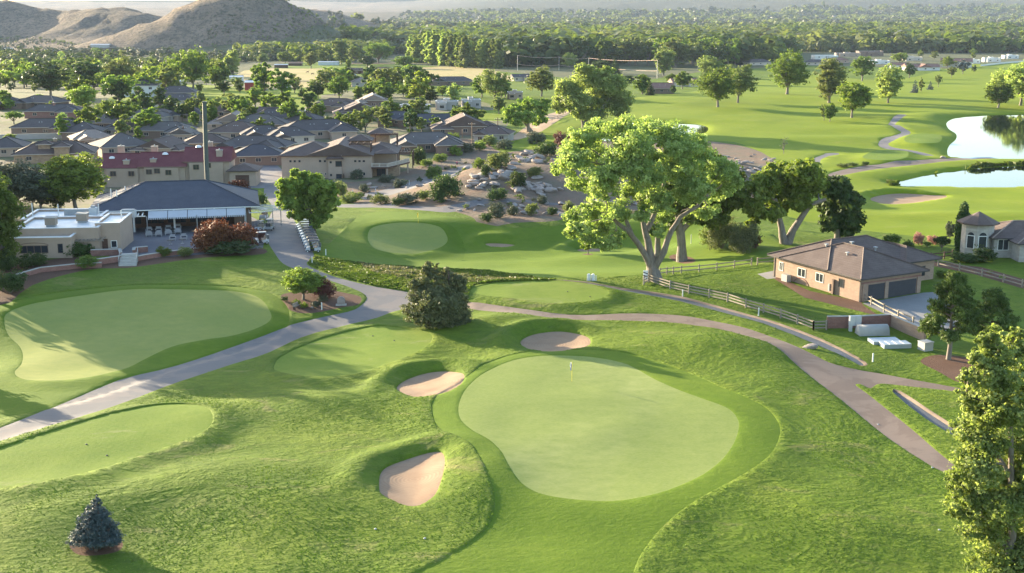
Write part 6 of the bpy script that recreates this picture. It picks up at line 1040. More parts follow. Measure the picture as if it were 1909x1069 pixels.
# patio walls and steps
def wall_line(name, px, h, t_, mat, label, cat, cap='concrete', z0=None):
    P = [GT(x, y) for x, y in px]; e = empty(name, P[0], 0, label, cat); f, g = MB(), MB()
    for a, b_ in zip(P[:-1], P[1:]):
        d = V2(b_) - V2(a); d_ = d.normalized(); nn = Vector((-d_.y, d_.x, 0)) * t_ / 2; q = [a - P[0] + nn, a - P[0] - nn, b_ - P[0] - nn, b_ - P[0] + nn]
        for mbx, lo, hi, k_, mt in ((f, -.5, h, 1.0, mat), (g, h, h + .09, 1.35, cap)):
            m_ = (q[0] + q[2]) / 2; qq = [m_ + (v_ - m_) * (1 if abs(k_ - 1) < .01 else 1.0) + (nn * (k_ - 1) * (1 if i in (0, 3) else -1)) for i, v_ in enumerate(q)]
            mbx.add([(v_.x, v_.y, v_.z + lo) for v_ in qq] + [(v_.x, v_.y, v_.z + hi) for v_ in qq], [(3, 2, 1, 0), (4, 5, 6, 7), (0, 1, 5, 4), (1, 2, 6, 5), (2, 3, 7, 6), (3, 0, 4, 7)][::1], mt)
    f.build('brickwork' if 'brick' in mat else 'masonry', e); g.build('coping', e); return e
wall_line('retaining_wall', [(170, 479), (224, 477), (226, 484)], 1.0, .4, 'brick_red', 'brick retaining wall left of the patio steps', 'wall'); wall_line('retaining_wall', [(250, 478), (251, 473), (276, 471)], .9, .4, 'brick_red', 'short brick wall right of the patio steps', 'wall')
wall_line('retaining_wall', [(252, 488), (270, 484), (305, 478), (345, 473), (392, 468)], .7, .35, 'brick_red', 'low brick terrace wall below the patio tables', 'wall'); wall_line('retaining_wall', [(180, 496), (226, 489)], .9, .35, 'brick_red', 'lower brick wall left of the foot of the steps', 'wall'); wall_line('retaining_wall', [(30, 520), (75, 508), (140, 502), (190, 500)], .7, .35, 'brick_red', 'long curved brick wall at the upper edge of the practice green lawn', 'wall')
p = GT(238, 497); e = empty('steps', p, .22, 'grey patio steps rising between two brick walls', 'steps'); f = MB()
for k in range(8): f.box(-1.3 + .002 * k, 1.3 - .002 * k, k * .55, 5.2, -.3, .12 + k * .14, 'concrete')
f.build('tread', e)
for s in (-1, 1):
    f = MB(); f.tube([(s * 1.35, .1, 1.1), (s * 1.35, 4.4, 2.1)], .04, 'metal_grey', 6)
    for y in (.1, 1.5, 3, 4.4): f.cyl(s * 1.35, y, .0, 1.1 + y * .232, .035, 'metal_grey', 6)
    f.build('handrail', e)
# patio chairs, tables
def chair():
    e = empty('patio_chair', (0, 0, 0)); MB().box(-.45, .45, -.4, .35, .3, .5, 'wicker').build('seat', e)
    f = MB(); f.box(-.45, .45, .3, .48, .5, 1.05, 'wicker'); f.build('backrest', e)
    for s in (-1, 1): MB().box(s * .52 - .07, s * .52 + .07, -.42, .42, .28, .72, 'wicker').build('armrest', e)
    for s in (-1, 1):
        for t in (-1, 1): MB().box(s * .48 - .04, s * .48 + .04, t * .36 - .04, t * .36 + .04, 0, .28, 'metal_grey').build('leg', e)
    MB().box(-.38, .38, -.38, .25, .5, .62, 'cloth_dark').build('cushion', e); return e
c0 = chair(); used = False
CH = [(278, 441, 'first'), (296, 440, 'second'), (314, 438, 'third'), (332, 436, 'fourth')]
for i, (x, y, t_) in enumerate(CH):
    for row, (dy, rz, wd_) in enumerate(((0, .22, 'near'), (-7, .22 + math.pi, 'far'))):
        o = c0 if (i, row) == (0, 0) else copy_tree(c0); p = GT(x, y + dy); o.location = p + Vector((0, 0, .02)); o.rotation_euler[2] = rz + math.pi; tag(o, 'pale wicker patio chair, %s from the left in the %s row of the open patio' % (t_, wd_), 'chair', 'patio chairs')
for x, y, t_ in ((322, 449, 'left one'), (343, 447, 'right one')):
    o = copy_tree(c0); o.location = GT(x, y); o.rotation_euler[2] = .3; tag(o, 'white patio chair beside a black table, %s of the front two' % t_, 'chair', 'patio chairs')
def table(name, x, y, label, r=.6, mat='trim_dark'):
    e = empty(name, GT(x, y), 0, label, 'table'); MB().cyl(0, 0, .68, .74, r, mat, 20).build('table_top', e); MB().cyl(0, 0, .04, .68, .06, 'metal_grey', 8).build('leg', e); MB().cyl(0, 0, 0, .04, .3, 'metal_grey', 12).build('base', e)
table('patio_table', 318, 456, 'round black patio table, left of the two in front'); table('patio_table', 340, 454, 'round black patio table, right of the two in front'); table('patio_table', 287, 437, 'black table between the left pairs of wicker chairs'); table('patio_table', 323, 434, 'black table between the right pairs of wicker chairs')
# tall monopole
pb = Vector((-60.5, 243.5, 0)); e = empty('monopole', pb, .2, 'tall dark green-grey pole rising behind the club roof', 'pole'); f = MB(); f.tube([(0, 0, -.5), (0, 0, 10), (.25, 0, 21.2)], [.5, .47, .43], 'pole_green', 8); f.build('shaft', e); MB().box(-.22, .72, -.46, .46, 21.2, 21.4, 'pole_green').build('cap', e)
# red-roofed row
PR = GT(330, 348); rw = empty('row_house', (PR.x, PR.y, PR.z), .06, 'stucco row of houses with dark red tiled roofs behind the club roof', 'row house'); wl, rf = MB(), MB()
for x0, x1, h, dy in ((-29, -19.5, 2.6, .6), (-18.5, -8, 4.6, .3), (-9.0, 2.2, 4.9, 0.0), (2.0, 13.2, 6.0, .8)):
    wl.box(x0, x1, dy, dy + 9, -1.5, h, 'stucco_tan'); wl.box(x0 + 1.2, x1 - 1.5, dy - .5, dy + .1, -1.4, h - .25, 'stucco_tan'); gable_wall(wl, x0, x1, dy, dy + 9, h, .5, .62, 'stucco_tan', 'x'); roof_hip(rf, x0, x1, dy, dy + 9, h, .5, .62, 'roof_red', 'gable', axis='x', cap=('roof_red', 'stucco_brown'))
wl.build('wall', rw); rf.build('roof', rw)
for x, y, z in ((-15, 7, 9.3), (-6.5, 6.8, 9.2), (-12.5, 1.5, 6.3), (-5.8, 1.5, 6.6), (7.5, 6.8, 10.2), (10.6, 2.5, 8.6), (-25.5, 5, 7)): chimney(rw, x, y, z - 3, z, 'stucco_tan', .75)
for x, y, z in ((-16.5, 3.4, 6.6), (-3.2, 3.6, 7.5), (5.0, 5.0, 9.1), (-22.5, 3, 4.9)): f = MB(); f.tube([(0, 0, 0), (0, 0, .35), (0, 0, .55)], [.8, .65, .3], 'membrane_white', 10); f.build('skylight_dome', rw, loc=(x, y, z))
for x, z in ((-15.5, 2.6), (-11, 2.6), (-6.6, 3.0), (-4.6, 3.2), (-1.8, 2.8), (5.0, 4.0), (8.0, 4.4)): window(rw, x, -.6 if x < 2 else .25, z, 1.5, 1.3, frame='stucco_brown')
f = MB(); f.box(13.4, 20, -1, 7, -1.5, 3.8, 'stucco_tan'); f.build('garage_wing', rw); f = MB(); roof_hip(f, 13.4, 20, -1, 7, 3.85, .7, .36, 'roof_brown'); f.build('roof', rw); garage(rw, 16.6, -1.0, 3.4, 2.9, 'wood_brown', z=-.2)
# satellite dish on the roof behind the pole
p = GT(388, 310); e = empty('satellite_dish', (p.x, p.y, p.z), -.2, 'white satellite dish on a tall white box behind the red roofs', 'satellite dish'); MB().box(-.6, .6, -.5, .5, -.5, 4.5, 'trim_dark').build('mast', e); f = MB(); f.tube([(0, -.2, 5.6), (0, -.5, 5.6), (0, -.8, 5.6)], [.2, .8, 1.1], 'trim_white', 16, False); f.build('dish', e); MB().box(-.3, .3, -.56, -.5, .8, 4, 'trim_white').build('panel', e)
# ---------------------------------------------------------------- stucco house with balcony
p0 = GT(526, 333); s_ = size_at(p0, 1); sh = empty('stucco_house', p0, .03, 'large two-storey stucco house with a front gable, turrets and a corner balcony', 'house'); W = 167 * s_
wl, rf = MB(), MB(); g0 = 51 * s_
wl.box(0, W, 0, 15, -2, 6.0, 'stucco_tan'); wl.box(W * .52, W * .67, -.9, 0.1, -2, 5.2, 'stucco_tan')
x0, x1 = g0 - .3, W; zr = 6 + (x1 - x0 + 1.2) / 2 * .34
roof_hip(rf, x0, x1, 0, 19, 6.0, .6, .34, 'roof_brown', 'gable', axis='y', cap=('roof_tan', 'wood_brown')); gable_wall(wl, x0, x1, 0, 18, 6.0, .6, .34, 'stucco_tan', 'y')
roof_hip(rf, 0, g0 + 8, 0.02, 17, 5.97, .7, .34, 'roof_brown', 'hip', axis='y', cap=('roof_tan', 'wood_brown'))
roof_hip(rf, W * .52, W * .67, -.9, .2, 5.3, .5, .5, 'roof_brown', 'hip', axis='x', cap=('roof_brown', 'wood_brown'))
wl.box(W - 4, W + 6, 9, 24, -2, 5.6, 'stucco_tan'); roof_hip(rf, W - 4, W + 6, 9, 24, 5.62, .6, .33, 'roof_brown', 'hip', axis='y', cap=('roof_tan', 'wood_brown'))
wl.box(W - 1, W + 7, 3.5, 8.9, -2, 2.9, 'stone_tan'); roof_hip(rf, W + 1, W + 6.5, 2.5, 7.5, 6.2, .4, .3, 'roof_brown', 'hip')
wl.build('wall', sh); rf.build('roof', sh)
for x, y, h in ((W * .83, 14, 10.2), (W * 1.02, 26, 10.8)):
    f = MB(); f.box(-2.6, 2.6, -2.4, 2.4, 4, h - 1.5, 'stone_tan'); roof_hip(f, -2.6, 2.6, -2.4, 2.4, h - 1.5, .9, .42, 'roof_brown', 'hip', cap=('roof_tan', 'wood_brown')); f.build('turret', sh, loc=(x, y, 0))
def pergola(par, x, y, z, w_, d, n_):
    f = MB()
    for k in range(n_): f.box(-w_ / 2 + w_ * k / (n_ - 1) - .1, -w_ / 2 + w_ * k / (n_ - 1) + .1, -d / 2 - .3, d / 2 + .3, 2.75, 2.95, 'wood_brown')
    f.box(-w_ / 2 - .2, w_ / 2 + .2, -d / 2 - .1, -d / 2 + .1, 2.5, 2.74, 'wood_brown'); f.box(-w_ / 2 - .2, w_ / 2 + .2, d / 2 - .1, d / 2 + .1, 2.5, 2.74, 'wood_brown')
    for s in (-1, 1):
        for t in (-1, 1): f.box(s * w_ / 2 - .14, s * w_ / 2 + .14, t * d / 2 - .14, t * d / 2 + .14, -1.5, 2.49, 'wood_brown')
    f.build('pergola', par, loc=(x, y, z))
pergola(sh, W + 2.5, 22.5, 6.6, 6, 3.5, 13); pergola(sh, W - 3.2, 5.0, 5.9, 5.5, 3, 4); pergola(sh, W + 8.3, 14, 2.6, 4, 6, 6)
f = MB(); f.box(W, W + 4.5, -1.0, 3.4, 2.55, 2.9, 'wood_brown'); f.add([(W + 4.5, -1, 2.55), (W + 4.5, 3.4, 2.55), (W + 9.5, 12, 2.55), (W + 9.5, 10, 2.55), (W + 4.5, -1, 2.9), (W + 4.5, 3.4, 2.9), (W + 9.5, 12, 2.9), (W + 9.5, 10, 2.9)], [(0, 1, 2, 3), (7, 6, 5, 4), (0, 3, 7, 4), (1, 5, 6, 2), (2, 6, 7, 3)], 'wood_brown'); f.build('balcony_floor', sh)
f = MB()
def rail(a, b_):
    d = Vector(b_) - Vector(a); n_ = int(d.length / .25)
    f.tube([Vector(a) + Vector((0, 0, 1)), Vector(b_) + Vector((0, 0, 1))], .09, 'stucco_pale', 6); f.tube([Vector(a) + Vector((0, 0, .15)), Vector(b_) + Vector((0, 0, .15))], .08, 'stucco_pale', 6)
    for k in range(n_ + 1): q = Vector(a) + d * k / n_; f.cyl(q.x, q.y, q.z + .1, q.z + 1, .06 if k % 8 else .16, 'stucco_pale', 5)
rail((W + .1, -.9, 2.9), (W + 4.4, -.9, 2.9)); rail((W + 4.4, -.9, 2.9), (W + 9.4, 10, 2.9)); f.build('balustrade', sh)
for x, y in ((W + 4.1, -.6), (W + 9, 9.7), (W + 6.8, 4.8)): MB().box(x - .2, x + .2, y - .2, y + .2, -2, 2.55, 'stucco_tan').build('post', sh)
for x, z, w_, h in ((2.1, 4.2, .55, .55), (3.1, 4.2, .55, .55), (4.2, 4.2, .55, .55), (9.0, 4.2, .6, .6), (10.1, 4.2, .5, .5), (17.2, 4.2, .6, .5), (18.2, 4.2, .6, .5), (19.2, 4.2, .6, .5), (9.2, .8, .7, .6), (10.2, .8, .5, .6), (18.2, .8, .6, .8), (19.2, .6, .7, .9)): window(sh, x * W / 21, 0, z, w_, h, frame='trim_dark' if z > 2 else 'stucco_pale', bars=0)
window(sh, W * .60 + .9, -.9, 3.1, 1.7, 1.5, frame='wood_brown', bars=0, name='wide_window'); window(sh, W * .55, -.9, 4.0, .55, .55, frame='trim_dark', bars=0); window(sh, W * .55, -.9, .6, .55, .6, frame='trim_dark', bars=0); window(sh, W * .60 + .9, -.9, -.3, 1.6, 1.5, frame='stucco_brown', bars=0)
window(sh, W + 2.2, 3.5, .0, 2.4, 2.0, frame='wood_brown', name='glass_door')
# timber fence in front of it
def fence(px, h, label, n_rail=2, mat='wood_grey', group=None, name='rail_fence', dens=None, pr=.09):
    P = [GT(x, y) for x, y in px]
    if dens:
        Q = [P[0]]
        for a, b_ in zip(P[:-1], P[1:]):
            k = max(1, int((b_ - a).length / dens)); Q += [Vector((a.lerp(b_, i / k).x, a.lerp(b_, i / k).y, zt(*a.lerp(b_, i / k)[:2]))) for i in range(1, k + 1)]
        P = Q
    e = empty(name, P[0], 0, label, 'fence', group)
    for q in P[:100]: f = MB(); f.box(-pr, pr, -pr, pr, -.3, h, mat); f.add([(-pr, -pr, h), (pr, -pr, h), (pr, pr, h), (-pr, pr, h), (0, 0, h + .06)], [(0, 1, 4), (1, 2, 4), (2, 3, 4), (3, 0, 4)], mat); f.build('post', e, loc=q - P[0])
    for k in range(n_rail):
        f = MB(); z = h * (k + .75) / (n_rail + .15)
        for a, b_ in zip(P[:-1], P[1:]): a_, c_ = a - P[0], b_ - P[0]; d = (V2(c_) - V2(a_)).normalized(); nn = Vector((-d.y, d.x, 0)) * .03; f.add([a_ + nn + Vector((0, 0, z - .08)), a_ - nn + Vector((0, 0, z - .08)), c_ - nn + Vector((0, 0, z - .08)), c_ + nn + Vector((0, 0, z - .08)), a_ + nn + Vector((0, 0, z + .08)), a_ - nn + Vector((0, 0, z + .08)), c_ - nn + Vector((0, 0, z + .08)), c_ + nn + Vector((0, 0, z + .08))], [(3, 2, 1, 0), (4, 5, 6, 7), (0, 1, 5, 4), (1, 2, 6, 5), (2, 3, 7, 6), (3, 0, 4, 7)], mat)
        f.build('rail', e)
    return e
fence([(583, 330), (600, 328), (636, 325), (641, 333)], 1.2, 'dark timber rail in front of the stucco house wall', 2, 'wood_brown')
fence([(1200, 531), (1209, 527), (1249, 540), (1284, 548), (1322, 555), (1356, 563), (1390, 574), (1423, 584), (1455, 595), (1486, 606), (1516, 617), (1540, 616)], 1.25, 'long weathered rail fence running from the great cottonwood down beside the ditch', 3)
fence([(1230, 516), (1243, 514), (1255, 513), (1270, 511), (1303, 508), (1336, 504), (1369, 500), (1401, 495)], 1.2, 'grey rail fence behind the great cottonwood, left of the gate gap', 2); fence([(1412, 494), (1446, 491), (1480, 488)], 1.2, 'short grey rail fence between the gate gap and the brown-roofed house', 2)
fence([(1611, 563), (1624, 569), (1648, 582), (1674, 595), (1702, 607)], 1.2, 'pale rail fence along the garage driveway', 2); fence([(1748, 498), (1788, 508), (1830, 518), (1870, 528), (1905, 537), (1940, 546)], 1.15, 'rail fence right of the driveway lawn at the right edge', 2); fence([(1735, 486), (1760, 484), (1775, 482)], 1.2, 'dark rail fence behind the right wall of the brown-roofed house', 2, 'wood_brown')
fence([(2, 398), (40, 392), (62, 388)], 1.9, 'brown board fence behind the white flat roofs', 6, 'wood_pole')
fence([(1018, 231), (1040, 222), (1062, 216)], 1.4, 'faint rail fence on the slope above the narrow pond', 2, dens=8)
fence([(440, 158), (560, 156), (640, 146)], 1.5, 'thin fence along the near side of the horse field', 2, 'wood_pole', dens=20, pr=.12); wall_line('garden_wall', [(1828, 124), (1870, 119), (1909, 116)], 1.6, .3, 'stucco_white', 'pale garden wall along the far village fairway', 'wall')
wall_line('street_wall', [(0, 262), (60, 260), (150, 258)], 1.8, .3, 'stucco_grey', 'long low grey wall in front of the wide blue-grey hipped house', 'wall')

# ---------------------------------------------------------------- low brown-roofed brick house with garages
p = GT(1603, 564); gh = empty('brick_house', (p.x, p.y, p.z - .1), .493, 'low tan brick house with a brown hipped tile roof and two dark garage doors', 'house'); wl, rf = MB(), MB()
wl.box(0, 11.4, 0, 9, -1, 3.5, 'brick_tan'); wl.box(0.004, 18.2, 6.8, 18.2, -1, 3.49, 'brick_tan'); wl.box(14.5, 19.4, 5.2, 9, -1, 3.48, 'brick_tan'); wl.build('wall', gh)
roof_hip(rf, 0, 18.4, 6.6, 18.2, 3.52, .75, .42, 'roof_concrete_tile', cap=('roof_concrete_tile', 'trim_dark')); roof_hip(rf, 0, 11.4, 0, 15.5, 3.5, .75, .415, 'roof_concrete_tile', axis='y', cap=('roof_concrete_tile', 'trim_dark')); roof_hip(rf, 13.6, 19.6, 5.2, 15, 3.5, .7, .4, 'roof_concrete_tile', axis='y', cap=('roof_concrete_tile', 'trim_dark')); rf.build('roof', gh)
garage(gh, 2.9, 0, 3.0, 2.35, 'door_charcoal'); garage(gh, 7.7, 0, 5.4, 2.35, 'door_charcoal')
for k, x in enumerate((.6, 4.75, 10.85)): MB().box(x - .32, x + .32, -.14, 0.05, -.3, 2.6, 'brick_tan').build('pier', gh)
MB().box(.1, 11.3, -.1, 0.04, 2.62, 2.8, 'brick_red').build('lintel', gh)
for y, z, w_, h, t_ in ((16.5, 1.4, .9, 1.3, 1), (12, 1.3, 1.7, 1.3, 1), (8.2, 1.3, 1.6, 1.3, 1), (3.8, 1.4, 1.0, 1.25, 0)): window(gh, 0, y, z, w_, h, 'x-', frame='trim_white' if t_ else 'trim_dark', bars=t_)
window(gh, 16.6, 5.2, 1.0, 2.0, 1.5, frame='trim_dark', bars=1); window(gh, 13, 6.8, 1.0, 1.6, 1.5, frame='trim_dark', bars=1)
MB().box(-.35, -.02, 5.0, 5.35, .2, 2.3, 'stucco_brown').build('meter_box', gh); MB().box(-.3, -.02, 5.8, 6.1, .5, 1.5, 'metal_grey').build('meter_box', gh); MB().box(-1.1, -.3, 13.9, 15.1, -.1, 1.3, 'tank_grey').build('air_conditioner', gh)
MB().box(-.06, .06, .02, .18, 0, 3.4, 'trim_dark').build('downpipe', gh); MB().box(-.07, .05, 17.9, 18.05, 0, 3.4, 'trim_dark').build('downpipe', gh)
for x, y, z in ((4, 11.5, 5.5), (7, 9.5, 5.9), (3.4, 6.5, 5.2), (10.5, 8.3, 5.0)): f = MB(); f.cyl(0, 0, -.4, .35, .13, 'metal_grey', 8); f.box(-.25, .25, -.25, .25, .35, .45, 'metal_grey'); f.build('roof_vent', gh, loc=(x, y, z))
f = MB(); f.tube([(0, 12 + 1.6 * math.cos(a), .05 + 1.1 * math.sin(a)) for a in [math.pi * k / 10 for k in range(11)]], .09, 'brick_red', 5); f.build('arch_trim', gh)
# stone house with tower
p = GT(1830, 482); st = empty('stone_house', (p.x, p.y, p.z), .0, 'pale stone house with a tower and brown tile roofs at the right edge', 'house'); wl, rf = MB(), MB()
oc = [(2.5 * math.cos(math.pi / 8 + k * math.pi / 4), 2.6 + 2.5 * math.sin(math.pi / 8 + k * math.pi / 4)) for k in range(8)]; wl.poly(oc, -1, 5.4, 'stone_white')
V = [(3.3 * math.cos(math.pi / 8 + k * math.pi / 4), 2.6 + 3.3 * math.sin(math.pi / 8 + k * math.pi / 4), 5.4) for k in range(8)]; rf.add(V + [(0, 2.6, 7.1)] + [(a, b_, c - .2) for a, b_, c in V], [(k, (k + 1) % 8, 8) for k in range(8)] + [((k + 1) % 8, k, k + 9, (k + 1) % 8 + 9) for k in range(8)] + [tuple(range(16, 8, -1))], 'roof_concrete_tile')
wl.box(1.8, 14, -.2, 9, -1, 3.3, 'stone_white'); wl.box(4.5, 18, -3.6, 6, -1, 3.0, 'stone_white'); wl.build('wall', st); roof_hip(rf, 1.8, 16, -.2, 9, 3.3, .7, .36, 'roof_concrete_tile', cap=('roof_tan', 'trim_dark')); roof_hip(rf, 4.5, 20, -3.6, 7, 3.02, .7, .35, 'roof_concrete_tile', cap=('roof_tan', 'trim_dark')); rf.build('roof', st)
def arch_win(par, x, y, z, w_, h, rz):
    e_ = MB(); e_.box(-w_ / 2, w_ / 2, -.04, .05, 0, h, 'window_glass'); V = [(w_ / 2 * math.cos(a), -.04, h + w_ / 2 * math.sin(a)) for a in [math.pi * k / 8 for k in range(9)]]; e_.add(V, [tuple(range(9))], 'window_glass'); e_.box(-w_ / 2 - .1, -w_ / 2, -.08, .05, -.1, h, 'trim_white'); e_.box(w_ / 2, w_ / 2 + .1, -.08, .05, -.1, h, 'trim_white'); e_.box(-w_ / 2, w_ / 2, -.08, .04, h - .06, h + .06, 'trim_white')
    o = e_.build('arched_window', par, loc=(x, y, z)); o.rotation_euler[2] = rz
arch_win(st, -1.66, .94, 1.4, 1.1, 2.0, -math.pi / 4); arch_win(st, 0, .27, 1.4, 1.2, 2.0, 0); window(st, 3.2, -.2, 1.2, 1.8, 1.8, frame='trim_white'); window(st, 6.2, -3.6, .7, 1.8, 1.6, frame='trim_white', bars=3); window(st, 9.8, -3.6, .9, .9, 1.2, frame='trim_dark', bars=0)
MB().box(9.6, 10.6, -4.9, -4.1, -.1, .9, 'membrane_white').build('air_conditioner', st)

# ---------------------------------------------------------------- garden corner by the driveway
wall_line('brick_wall', [(1541, 613), (1600, 611), (1661, 608)], 1.5, .3, 'brick_red', 'shaded brick garden wall behind the grey tank', 'wall'); wall_line('brick_wall', [(1662, 609), (1690, 621), (1724, 634)], 1.5, .3, 'brick_tan', 'sunlit brick garden wall stepping down toward the pine bed', 'wall')
fence([(1516, 617), (1541, 615)], 1.2, 'short dark gate linking the rail fence and the brick wall', 3, 'wood_brown')
def at_px(name, x, y, label, cat, rz=0, group=None): return empty(name, GT(x, y), rz, label, cat, group)
e = at_px('utility_cabinet', 1593, 617, 'grey double meter cabinet on legs against the brick wall', 'utility box', .1); f = MB(); f.box(-.75, .75, -.22, .22, .75, 2.0, 'metal_pale'); f.build('cabinet', e); MB().box(-.02, .02, -.24, -.2, .8, 1.95, 'metal_grey').build('door_seam', e)
for s in (-1, 1): MB().box(s * .55 - .17, s * .55 + .17, -.2, .2, -.2, .75, 'metal_pale').build('leg', e)
e = at_px('pipe_cover', 1626, 622, 'half round grey cover lying on the lawn by the brick wall', 'cover', .1); f = MB(); n_ = 14; V = []
for x in (-1.9, 1.9):
    V += [(x, .85 * math.cos(math.pi * k / n_), 1.25 * math.sin(math.pi * k / n_) ** .8) for k in range(n_ + 1)]
f.add(V, [(k, k + 1, k + n_ + 2, k + n_ + 1)[::-1] for k in range(n_)] + [tuple(range(n_ + 1)), tuple(range(n_ + 1, 2 * n_ + 2))[::-1]], 'tank_grey'); f.build('shell', e, True); f = MB(); f.box(-1.95, 1.95, -.9, .9, -.1, .06, 'metal_grey'); f.build('base', e)
e = at_px('hatch', 1655, 640, 'flat pale blue hatch panels in front of the half round cover', 'hatch', .12); MB().box(-1.9, 1.6, -.3, 1.6, -.1, .42, 'hatch_blue').build('panel', e); MB().box(-1.3, 2.1, -2.0, -.32, -.1, .5, 'hatch_blue').build('panel', e)
for k in range(3): MB().box(-.6 + k * .9, -.55 + k * .9, -1.95, -.4, .5, .53, 'metal_pale').build('seam', e)
e = at_px('transformer_box', 1725, 650, 'small pale green utility box at the end of the brick wall', 'utility box', .4); MB().box(-.65, .65, -.6, .6, -.1, 1.0, 'tank_grey').build('cabinet', e); MB().box(-.7, .7, -.65, .65, 1.0, 1.08, 'tank_grey').build('lid', e)
for x, t_ in ((1097.5, 'left'), (1105.5, 'right')): e = at_px('utility_pedestal', x, 524, 'white round-topped utility pedestal by the ditch, %s one of the pair' % t_, 'utility box'); f = MB(); f.tube([(0, 0, -.1), (0, 0, .95), (0, 0, 1.1)], [.28, .27, .12], 'membrane_white', 12); f.build('housing', e); MB().cyl(0, 0, -.1, .1, .33, 'concrete', 12).build('base', e)
for x, yb, h, t_ in ((1272.5, 553, .95, 'below the rail fence, left one'), (1414, 590, 1.1, 'below the rail fence, right one'), (1627, 675, 1.0, 'beside the concrete ditch on the lower lawn'), (1111, 524, .8, 'beside the round-topped pedestals'), (657.5, 361, .9, 'left on the footpath below the stucco house'), (700, 358, .8, 'second on the footpath below the stucco house'), (763, 344, 1.1, 'beside the sage shrubs below the balcony'), (607.5, 474, 1.0, 'right of the golf cart row'), (582, 492, 1.3, 'at the path edge below the golf cart row'), (600, 577, 1.0, 'on the mulch island'), (1288, 462, 1.6, 'behind the trunks near the shaggy junipers')):
    e = at_px('marker_stake', x, yb, 'white marker stake ' + t_, 'stake'); f = MB(); f.box(-.07, .07, -.05, .05, -.2, h, 'trim_white'); f.add([(-.07, -.05, h), (.07, -.05, h), (.07, .05, h), (-.07, .05, h), (0, 0, h + .06)], [(0, 1, 4), (1, 2, 4), (2, 3, 4), (3, 0, 4)], 'trim_white'); f.build('stake', e)
e = at_px('sign_board', 1203, 528, 'striped black and white board at the great cottonwood trunk', 'sign'); f = MB(); f.box(-.35, .35, -.03, .03, .5, 1.9, 'membrane_white'); f.build('board', e)
f = MB(); [f.add([(-.35, -.04, .65 + k * .45), (.35, -.04, .4 + k * .45), (.35, -.04, .55 + k * .45), (-.35, -.04, .82 + k * .45)], [(0, 1, 2, 3)], 'trim_dark') for k in range(1, 3)]; f.build('stripe', e); MB().box(-.05, .05, .03, .1, -.2, 1.9, 'wood_grey').build('post', e)
# flagsticks
def flagstick(x, y, h, fm, label, fw=.5):
    e = at_px('flagstick', x, y, label, 'flagstick'); f = MB(); f.cyl(0, 0, -.1, h, .022, 'flag_yellow', 6); f.build('pole', e); f = MB(); n_ = 5
    V = [(-.02 - fw * .35 * i / n_, -.16 * math.sin(i * 1.1) * .4, h - .02 - i * .02) for i in range(n_ + 1)] + [(-.02 - fw * .35 * i / n_ - .05, -.16 * math.sin(i * 1.1) * .4, h - .75 + i * .05) for i in range(n_ + 1)]
    f.add(V, [(i, i + 1, i + n_ + 2, i + n_ + 1) for i in range(n_)], fm); o = f.build('flag', e)
    f = MB(); f.add([(v_[0] * 1.0 - .01, v_[1] - .012, v_[2] * 1 - .28 if k > n_ else v_[2] - .22) for k, v_ in enumerate(V)], [(i, i + 1, i + n_ + 2, i + n_ + 1) for i in range(3)], 'cloth_blue' if fm == 'trim_white' else fm); f.build('flag_stripe', o); MB().cyl(0, 0, -.02, .012, .054, 'trim_dark', 10).build('cup', e)
flagstick(1066, 720, 2.25, 'trim_white', 'flagstick with a hanging blue and white flag on the main putting green'); flagstick(780, 421, 2.1, 'flag_yellow', 'flagstick with a yellow flag on the upper shaded green')
for x, y, mt, t_ in ((162, 840, 'trim_dark', 'left marker on the lower left tee'), (200, 859, 'trim_dark', 'right marker on the lower left tee'), (695, 632, 'trim_dark', 'left marker on the tee below the path'), (735, 641, 'trim_dark', 'right marker on the tee below the path'), (1058, 551, 'trim_dark', 'left marker on the tee behind the brown path'), (1100, 560, 'trim_dark', 'right marker on the tee behind the brown path'),
                    (792, 1010, 'metal_grey', 'small pale sprinkler disc low in the rough left of the fairway'), (700, 992, 'metal_grey', 'small grey sprinkler disc below the lowest bunker'), (1637, 792, 'metal_grey', 'small pale disc at the path edge, upper one'), (1738, 874, 'metal_grey', 'small pale disc at the path edge, lower one'), (1750, 1002, 'metal_grey', 'pale disc in the rough beside the corner poplar')):
    e = at_px('ground_marker', x, y, t_, 'marker'); f = MB(); f.tube([(0, 0, -.03), (0, 0, .05), (0, 0, .07)], [.11, .1, .07], mt, 10); f.build('disc', e)
# garden island things
e = at_px('memorial_stone', 636, 568, 'grey round-topped memorial stone on the mulch island', 'stone', .1); f = MB(); V = [(.55 * math.cos(a), 0, .75 + .45 * math.sin(a)) for a in [math.pi * k / 10 for k in range(11)]] + [(-.55, 0, -.2), (.55, 0, -.2)]; n_ = len(V); f.add([(a, -.2, c) for a, _, c in V] + [(a, .2, c) for a, _, c in V], [tuple(range(n_))[::-1], tuple(range(n_, 2 * n_))] + [(i, (i + 1) % n_, (i + 1) % n_ + n_, i + n_) for i in range(n_)], 'rock'); f.build('slab', e); MB().box(-.75, .75, -.35, .35, -.2, .12, 'concrete').build('plinth', e)
e = at_px('park_bench', 553, 577, 'small wooden bench in front of the mulch island shrubs', 'bench', 1.2); MB().box(-.7, .7, -.2, .2, .4, .48, 'wood_grey').build('seat', e); MB().box(-.7, .7, .18, .24, .5, .85, 'wood_grey').build('backrest', e)
for s in (-1, 1): MB().box(s * .6 - .06, s * .6 + .06, -.18, .2, -.1, .4, 'wood_brown').build('leg', e)
